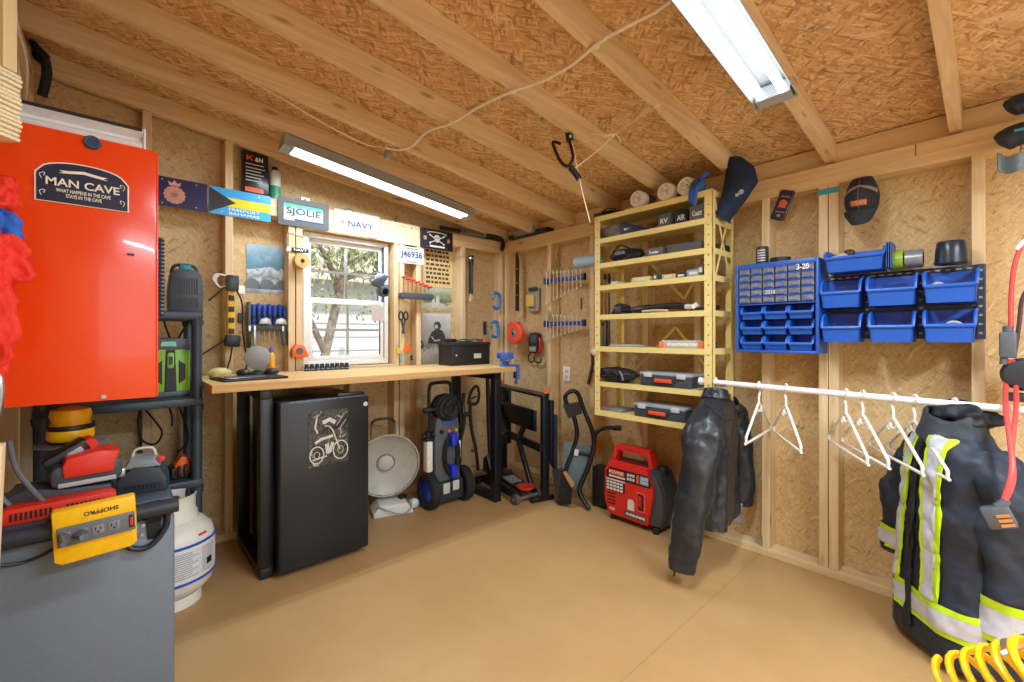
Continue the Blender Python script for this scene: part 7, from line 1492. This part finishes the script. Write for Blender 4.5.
def sleeve(P, R, ph=0.0, fl=.8):
    """tapered sleeve through points P with radii R, creased"""
    pts = spline([Vector(p) for p in P], 8); n = len(pts); b = MB()
    rad = [R[0] + (R[-1] - R[0]) * (i / (n - 1)) if len(R) == 2 else R[min(int(i / (n - 1) * (len(R) - 1)), len(R) - 2)] + (R[min(int(i / (n - 1) * (len(R) - 1)), len(R) - 2) + 1] - R[min(int(i / (n - 1) * (len(R) - 1)), len(R) - 2)]) * ((i / (n - 1) * (len(R) - 1)) % 1 if i < n - 1 else 1) for i in range(n)]
    def f(u, v):
        i = min(int(v * (n - 1)), n - 2); fr = v * (n - 1) - i; c = pts[i].lerp(pts[i + 1], fr); r = rad[i] + (rad[i + 1] - rad[i]) * fr
        d = (pts[i + 1] - pts[i]).normalized(); x = Vector((0, 1, 0)).cross(d).normalized(); y = d.cross(x); a = 2 * PI * u
        g = 1 + .07 * math.sin(3 * a + 9 * v + ph) + .05 * math.sin(19 * v + 2 * a + ph) + .03 * math.sin(31 * v - 3 * a)
        return c + (x * math.cos(a) * r * fl + y * math.sin(a) * r) * g
    return b.grid(f, 26, 48, True)
leather = mat('black leather', '#262a30', .36, bump=.5, scale=38, var=.12)
# black leather jacket: sleeve towards the room is local +x
P = rail(716); t = thing('leather_jacket', 'black leather motorcycle jacket on a hanger at the shelf end of the rail', 'jacket', P, rz=math.radians(188))
tab = [(-.052, .035, .04, 0, 0), (-.075, .07, .05, .0, 0), (-.095, .125, .06, 0, 0), (-.13, .20, .07, 0, 0), (-.19, .225, .08, 0, 0), (-.32, .215, .088, .0, 0), (-.45, .2, .085, 0, 0), (-.69, .195, .085, 0, 0)]
torso(tab, .11, 5, .6).build('body', leather, t, smooth=70)
sleeve([(.15, 0, -.12), (.235, .0, -.23), (.285, -.01, -.43), (.325, -.035, -.66), (.345, -.055, -.835)], [.05, .085, .08, .072, .055], .3).build('sleeve', leather, t, smooth=70)
sleeve([(-.19, 0, -.125), (-.245, .02, -.24), (-.255, .05, -.45), (-.245, .06, -.68)], [.07, .085, .075, .055], 1.4).build('sleeve', leather, t, smooth=70)
b = MB(); b.grid(lambda u, v: Vector(((.055 + .02 * v) * math.cos(2 * PI * u), (.05 + .02 * v) * math.sin(2 * PI * u), -.035 - .05 * v + .012 * math.cos(2 * PI * u))), 28, 6, True); b.build('collar', leather, t, smooth=60, solid=.006)
MB().tube([(.345, -.09, -.58), (.36, -.1, -.68), (.36, -.1, -.82)], .004, 6, smooth=4).build('sleeve_zip', mat('zip silver', '#8f9498', .3, metal=.8), t)
MB().tube([(.345, -.09, -.82), (.34, -.09, -.85), (.346, -.09, -.875)], .004, 6, smooth=4).build('zip_pull', black, t)
lc = MB()
for i in range(9): z = -.30 - i * .033; lc.tube([(-.325, .06 - .03, z), (-.33, .02, z - .012), (-.325, -.0, z - .02)], .003, 6)
lc.build('side_lacing', mat('lacing tan', '#6b5c44', .6), t)
MB().grid(lambda u, v: Vector((-.10 - .16 * u, .035 + .04 * math.sin(3 * u), -.66 - .10 * v + .04 * (2 * u - 1) ** 2)), 14, 6).build('grey_lining', mat('lining grey', '#8d9298', .8), t, smooth=60, solid=.01)
b = MB(); b.tube([(.235, .11, -.15), (.26, .05, -.10), (.20, -.0, -.085)], .004, 6, smooth=4); b.tube([(.2, .1, -.15), (.1, .105, -.16), (-.1, .105, -.16), (-.2, .095, -.15)], .003, 6, smooth=4); b.build('seams', mat('seam black', '#0e0f11', .5), t)
MB().tube([(.0, 0, .02), (.02, 0, .005), (.0, 0, -.04)], .005, 8, smooth=4).build('hanger_hook', hw_, t) if False else None
for o in t.children:
    if o.name.split('.')[0] in ('body', 'sleeve', 'collar'): crease(o, .085, .02, 1)
hk = make_hanger('white hanger holding the black leather jacket', P, math.radians(8))
# striped work jacket
P = rail(955); phi = math.radians(214); t = thing('work_jacket', 'navy work jacket with yellow and silver reflective stripes on the rail', 'jacket', P, rz=phi)
nv = mat('navy nylon', '#1f2a3a', .55, bump=.2, scale=90, var=.1); lime = mat('lime tape', '#c4e820', .45, var=.03); silv = mat('silver tape', '#c9cedb', .35, metal=.15, var=.08, scale=60)
tab = [(-.06, .05, .05, 0, 0), (-.09, .075, .07, 0, 0), (-.115, .11, .085, 0, 0), (-.17, .158, .10, 0, 0), (-.28, .168, .115, 0, 0), (-.5, .172, .125, 0, 0), (-.7, .182, .135, 0, 0), (-.865, .19, .14, 0, 0)]
torso(tab, .05, 4, 1.1).build('body', nv, t, smooth=70)
def surf(u, z, off=.004):
    zt, zb = tab[0][0], tab[-1][0]; v = (z - zt) / (zb - zt); _, w, d, sx, sy = interp(tab, z); a = 2 * PI * u; ca, sa = math.cos(a), math.sin(a)
    x = w * math.copysign(abs(ca) ** .62, ca); y = d * math.copysign(abs(sa) ** .85, sa); fold, k, ph = .05, 4, 1.1
    g = 1 + fold * v * math.sin(k * a + ph + 2.5 * v) + .5 * fold * math.sin((k + 5) * a + 3 * v + ph * 2)
    n = Vector((ca / max(w, .01), sa / max(d, .01), 0)).normalized()
    return Vector((x * (1 + .25 * (g - 1)), y * g, z)) + n * off
def hoop(z0, z1, m, nm, off): MB().grid(lambda u, v: surf(u, z0 + (z1 - z0) * v, off), 72, 4, True).build(nm, m, t, smooth=60)
hoop(-.775, -.675, lime, 'waist_tape', .005); hoop(-.755, -.695, silv, 'waist_reflector', .008)
# front (local -y) braces either side of the zip, over the shoulder
def ua(x, z):
    w = interp(tab, z)[1]; r = max(-.98, min(.98, x / w)); return -math.acos(math.copysign(abs(r) ** (1 / .62), r)) / (2 * PI)
for xc in (.085, -.085):
    for hw, m, n2, off in ((.036, lime, 'brace_tape', .006), (.02, silv, 'brace_reflector', .009)):
        MB().grid(lambda u, v: surf(ua(xc * (1 - .25 * (1 - v)) + (u - .5) * 2 * hw, -.11 - .565 * v), -.11 - .565 * v, off), 8, 34).build(n2, m, t, smooth=60, solid=.002)
b = MB(); b.grid(lambda u, v: surf(ua((u - .5) * .03, -.10 - .72 * v), -.10 - .72 * v, .010), 6, 40); b.build('zip_flap', mat('flap black', '#141b26', .6), t, smooth=60, solid=.004)
for s, pts in ((1, [(.10, .02, -.15), (.155, .04, -.28), (.17, .055, -.48), (.17, .04, -.76)]), (-1, [(-.13, 0, -.15), (-.19, -.01, -.28), (-.205, -.03, -.46), (-.20, -.05, -.64)])):
    so = sleeve(pts, [.06, .092, .09, .08], s).build('sleeve', nv, t, smooth=70)
    PT_ = spline([Vector(p) for p in pts], 8); n_ = len(PT_)
    for f0, f1, m, off in ((.80, .95, lime, .006), (.83, .92, silv, .009)):
        def ring(u, v):
            f = f0 + (f1 - f0) * v; i = min(int(f * (n_ - 1)), n_ - 2); c = PT_[i].lerp(PT_[i + 1], f * (n_ - 1) - i); d = (PT_[i + 1] - PT_[i]).normalized(); x = Vector((0, 1, 0)).cross(d).normalized(); y = d.cross(x); r = .098 + (.08 - .098) * max(0, (f - .33) / .67) + off; a = 2 * PI * u
            return c + x * math.cos(a) * r * .86 + y * math.sin(a) * r
        MB().grid(ring, 26, 5, True).build('cuff_tape' if m is lime else 'cuff_reflector', m, so, smooth=60)
hd = MB().grid(blob(-.02, .03, -.04, .105, .052, .075, .8, 5), 44, 24, True); hd.build('hood', mat('hood black', '#161b22', .6, bump=.3), t, smooth=60)
MB().grid(lambda u, v: Vector(((.07 + .03 * v) * math.cos(2 * PI * u), (.065 + .025 * v) * math.sin(2 * PI * u) - .01, -.04 - .09 * v + .02 * math.sin(4 * PI * u))), 36, 8, True).build('collar', mat('collar grey', '#2c343d', .6, bump=.25), t, smooth=60, solid=.01)
make_hanger('white hanger holding the striped work jacket', P, phi).scale = (.66, 1, 1)
for o in list(t.children):
    if o.type == 'MESH':
        crease(o, .11, .035, 1)
        for q in o.children: crease(q, .11, .035, 1)
# ---- red extension cord and plugs on the right
rc = mat('cord coral', '#e2504a', .45)
Xc = XB - .10
def C(px, py, X=Xc): y, z = wB(px, py, X); return Vector((X, y, z))
o0 = C(1008, 345); t = thing('extension_cord', 'coral red extension cord with grey plugs hanging over the rail at the right', 'extension cord', o0)
cq = lambda px, py, X=Xc: C(px, py, X) - o0
MB().tube([cq(1030, 232), cq(1022, 244), cq(1014, 268), cq(1011, 300), cq(1011, 328)], .0072, 9, smooth=6).build('cord', rc, t)
Xc2 = RXr - .05; Xc3 = 2.02
MB().tube([cq(1010, 360), cq(1006, 385), cq(1006, 410, Xc2), cq(1010, 440, 2.12), cq(1012, 470, 2.05), cq(1004, 500, Xc3)], .0072, 9, smooth=6).build('cord', rc, t)
MB().tube([cq(1013, 360), cq(1016, 385), cq(1016, 410, Xc2), cq(1012, 450, 2.1), cq(1013, 480, 2.04), cq(1003, 505, Xc3)], .0068, 9, smooth=6).build('cord', rc, t)
MB().tube([cq(1030, 285), cq(1022, 300), cq(1019, 325), cq(1014, 358)], .006, 8, smooth=5).build('dark_cord', mat('cord maroon', '#4a2c36', .5), t)
pg = mat('plug slate', '#5b6068', .45)
p = cq(1008, 344); b = MB(); b.box(p.x - .02, p.x + .02, p.y - .022, p.y + .022, p.z - .05, p.z + .045, .008); b.cyl(p + Vector((0, 0, .045)), p + Vector((0, 0, .065)), .014).cyl(p + Vector((0, .01, -.05)), p + Vector((0, .012, -.075)), .010); b.build('plug_joint', pg, t)
p = cq(997, 516, Xc3); b = MB(); M_ = Matrix.Translation(p) @ Matrix.Rotation(-.4, 4, 'X'); b.box(-.022, .022, -.035, .03, -.035, .03, .008, M=M_); b.cyl(p + Vector((0, -.005, .028)), p + Vector((0, -.02, .055)), .016, .011); b.build('triple_tap', pg, t)
b = MB()
for k in range(3): b.box(-.0245, -.021, -.03, .0, -.028 + k * .014, -.02 + k * .014, M=M_)
b.build('outlet_slots', mat('slot amber', '#d98a4a', .5), t, smooth=0)
MB().tube([cq(1030, 236), cq(1022, 243), cq(1017, 250)], .009, 8, smooth=3).build('white_end', white, t)
# ---- yellow coiled air hose at the lower right
o0 = at(985, 672, 1.02); t = thing('air_hose', 'bright yellow coiled air hose at the lower right corner', 'hose', o0)
hy_ = mat('hose yellow', '#f2c414', .3, var=.02); b = MB(); pts = []
A0, A1 = at(966, 694, 1.08) - o0, at(1068, 676, .93) - o0
ax = (A1 - A0).normalized(); e1 = Vector((0, 0, 1)); e1 = (e1 - ax * e1.dot(ax)).normalized(); e2 = ax.cross(e1)
for i in range(6 * 22 + 1):
    f = i / (6 * 22); a = 2 * PI * i / 22; pts.append(A0.lerp(A1, f) + (e1 * math.cos(a) + e2 * math.sin(a)) * .075)
b.tube(pts, .0085, 10); b.build('coil', hy_, t)
pc = at(1018, 643, 1.02) - o0; b = MB(); b.tube([pc + Vector((-.02, .02, -.01)), pc, pc + Vector((.04, -.05, .03))], .013, 10); b.build('fitting', mat('fitting brass', '#c79a6a', .3, metal=.7), t); b = MB(); b.tube([pc + Vector((-.035, .035, -.02)), pc + Vector((-.012, .012, -.006))], .015, 10); b.build('coupler', steel, t)
# ---- ceiling cable, junction, light cord, hook and strings
def under(px, py, drop=.012):
    """point where a view ray meets the plane just under the rafters"""
    d = ray(px, py); t_ = (ZR + SL * XB - drop - H) / (d[2] + SL * d[0]); return Vector((d[0] * t_, d[1] * t_, H + d[2] * t_))
cw = mat('cable white', '#e9e2d4', .4)
pts = [(690, -14), (671, 0), (655, 12), (628, 26), (600, 42), (570, 66), (540, 82), (513, 91), (480, 106), (452, 123), (428, 131), (412, 146), (398, 150), (387, 148)]
o0 = under(513, 91); o = MB().tube([under(*p) - o0 for p in pts], .0062, 9, smooth=5).build('ceiling_cable', cw, None, loc=o0); tag(o, 'white cable looping across the rafters to the bench light', 'cable')
pts = [(387, 148), (372, 146), (360, 142), (330, 127), (250, 80), (200, 56), (130, 22), (80, -4)]
o0 = under(360, 142); o = MB().tube([under(px, py, -.03) - o0 for px, py in pts], .0042, 8, smooth=5).build('ceiling_cable', cw, None, loc=o0); tag(o, 'thin white cord running along the rafters above the bench light', 'cable')
p = under(388, 154, .02); t = thing('cable_hook', 'small grey cable connector hung by the bench light', 'connector', p); MB().lathe([(0, 0), (.02, .002), (.026, .02), (.018, .045), (0, .05)], 18, Matrix.Translation((0, 0, -.03))).build('socket', mat('socket grey', '#9a948b', .5), t); MB().tube([(0, 0, .02), (-.012, 0, .045), (.0, 0, .06), (.02, .0, .05)], .005, 8, smooth=4).build('loop', cw, t)
for px, py in ((513, 91), (596, 46), (452, 122)):
    p = under(px, py, .004); o = MB().box(-.012, .012, -.008, .008, -.006, .004, .002).build('cable_staple', white, None, loc=p); tag(o, {513: 'white staple holding the cable on the middle rafter', 596: 'white staple holding the cable on the rafter nearest the big light', 452: 'white staple holding the cable on the rafter above the bench light'}[px], 'staple')
# bike hook and strings
p0 = under(569, 137, .02); t = thing('bicycle_hook', 'black bent hook and pulley hung from the rafters on string', 'hook', p0); D_ = ray(569, 145); k_ = (p0 - Vector((0, 0, H))).length / Vector(D_).length
hq = lambda px, py: Vector((0, 0, H)) + Vector(ray(px, py)) * k_ - p0
MB().tube([hq(561, 144), hq(553, 142), hq(556, 152), hq(561, 162), hq(568, 166), hq(573, 158), hq(571, 147), hq(568, 136)], .0075, 9, smooth=4).build('hook', black_m, t)
b = MB(); b.tube([hq(568, 128), hq(569, 134), hq(570, 141)], [.018, .023, .018], 12, smooth=4); b.build('pulley', black, t); b = MB(); b.tube([hq(570, 167), hq(575, 173), hq(579, 179)], [.012, .016, .015], 12, smooth=4); b.build('cleat', black, t); MB().cyl(hq(570, 135) + Vector((-.012, -.012, -.012)), hq(570, 135) + Vector((-.02, -.02, -.02)), .006).build('pin', steel, t)
st = mat('string cream', '#ecdcb8', .7)
for pts, lab, r in (([hq(571, 136), hq(577, 168), hq(583, 195), hq(590, 222)], 'pale string hanging from the black hook to the shelf', .0028), ([hq(574, 169), hq(596, 152), hq(616, 134)], 'pale string from the hook up to the knot', .003)):
    o = MB().tube([p + p0 for p in pts], r, 6).build('string', st); tag(o, lab, 'string')
kn = hq(616, 134) + p0
for pts, lab in (([kn, under(640, 117, .0), under(663, 102, .0)], 'pale string from the knot to the rafter near the big light'), ([kn + Vector((.01, 0, .004)), under(634, 120, -.03), under(655, 103, -.03)], 'second pale string beside the string to the rafter'), ([kn, under(600, 138, .004), under(584, 142, .0)], 'lower pale string from the knot to the middle rafter'), ([kn, under(605, 135, -.01), under(591, 134, -.01)], 'upper pale string from the knot to the middle rafter'), ([kn, kn + Vector((.03, -.01, -.03))], 'loose short string end at the knot')):
    o = MB().tube(pts, .0026, 6).build('string', st); tag(o, lab, 'string')
# ---------------------------------------------------------------- camera and view
cam = bpy.data.cameras.new('camera'); co = bpy.data.objects.new('camera', cam); COL.objects.link(co)
co.location = (0, 0, H); co.rotation_euler = (PI / 2, 0, -math.atan2(FX, FY)); cam.sensor_width = 36; cam.lens = FPX / 1024 * 36; cam.shift_y = (CY - 341) / 1024; cam.clip_start = .02
sc = bpy.context.scene; sc.camera = co
sc.view_settings.view_transform = 'Standard'; sc.view_settings.look = 'None'; sc.view_settings.gamma = 1; sc.view_settings.use_curve_mapping = False
sc.view_settings.exposure = 0.12
sc.cycles.max_bounces = 10; sc.cycles.diffuse_bounces = 6; sc.cycles.sample_clamp_indirect = 6
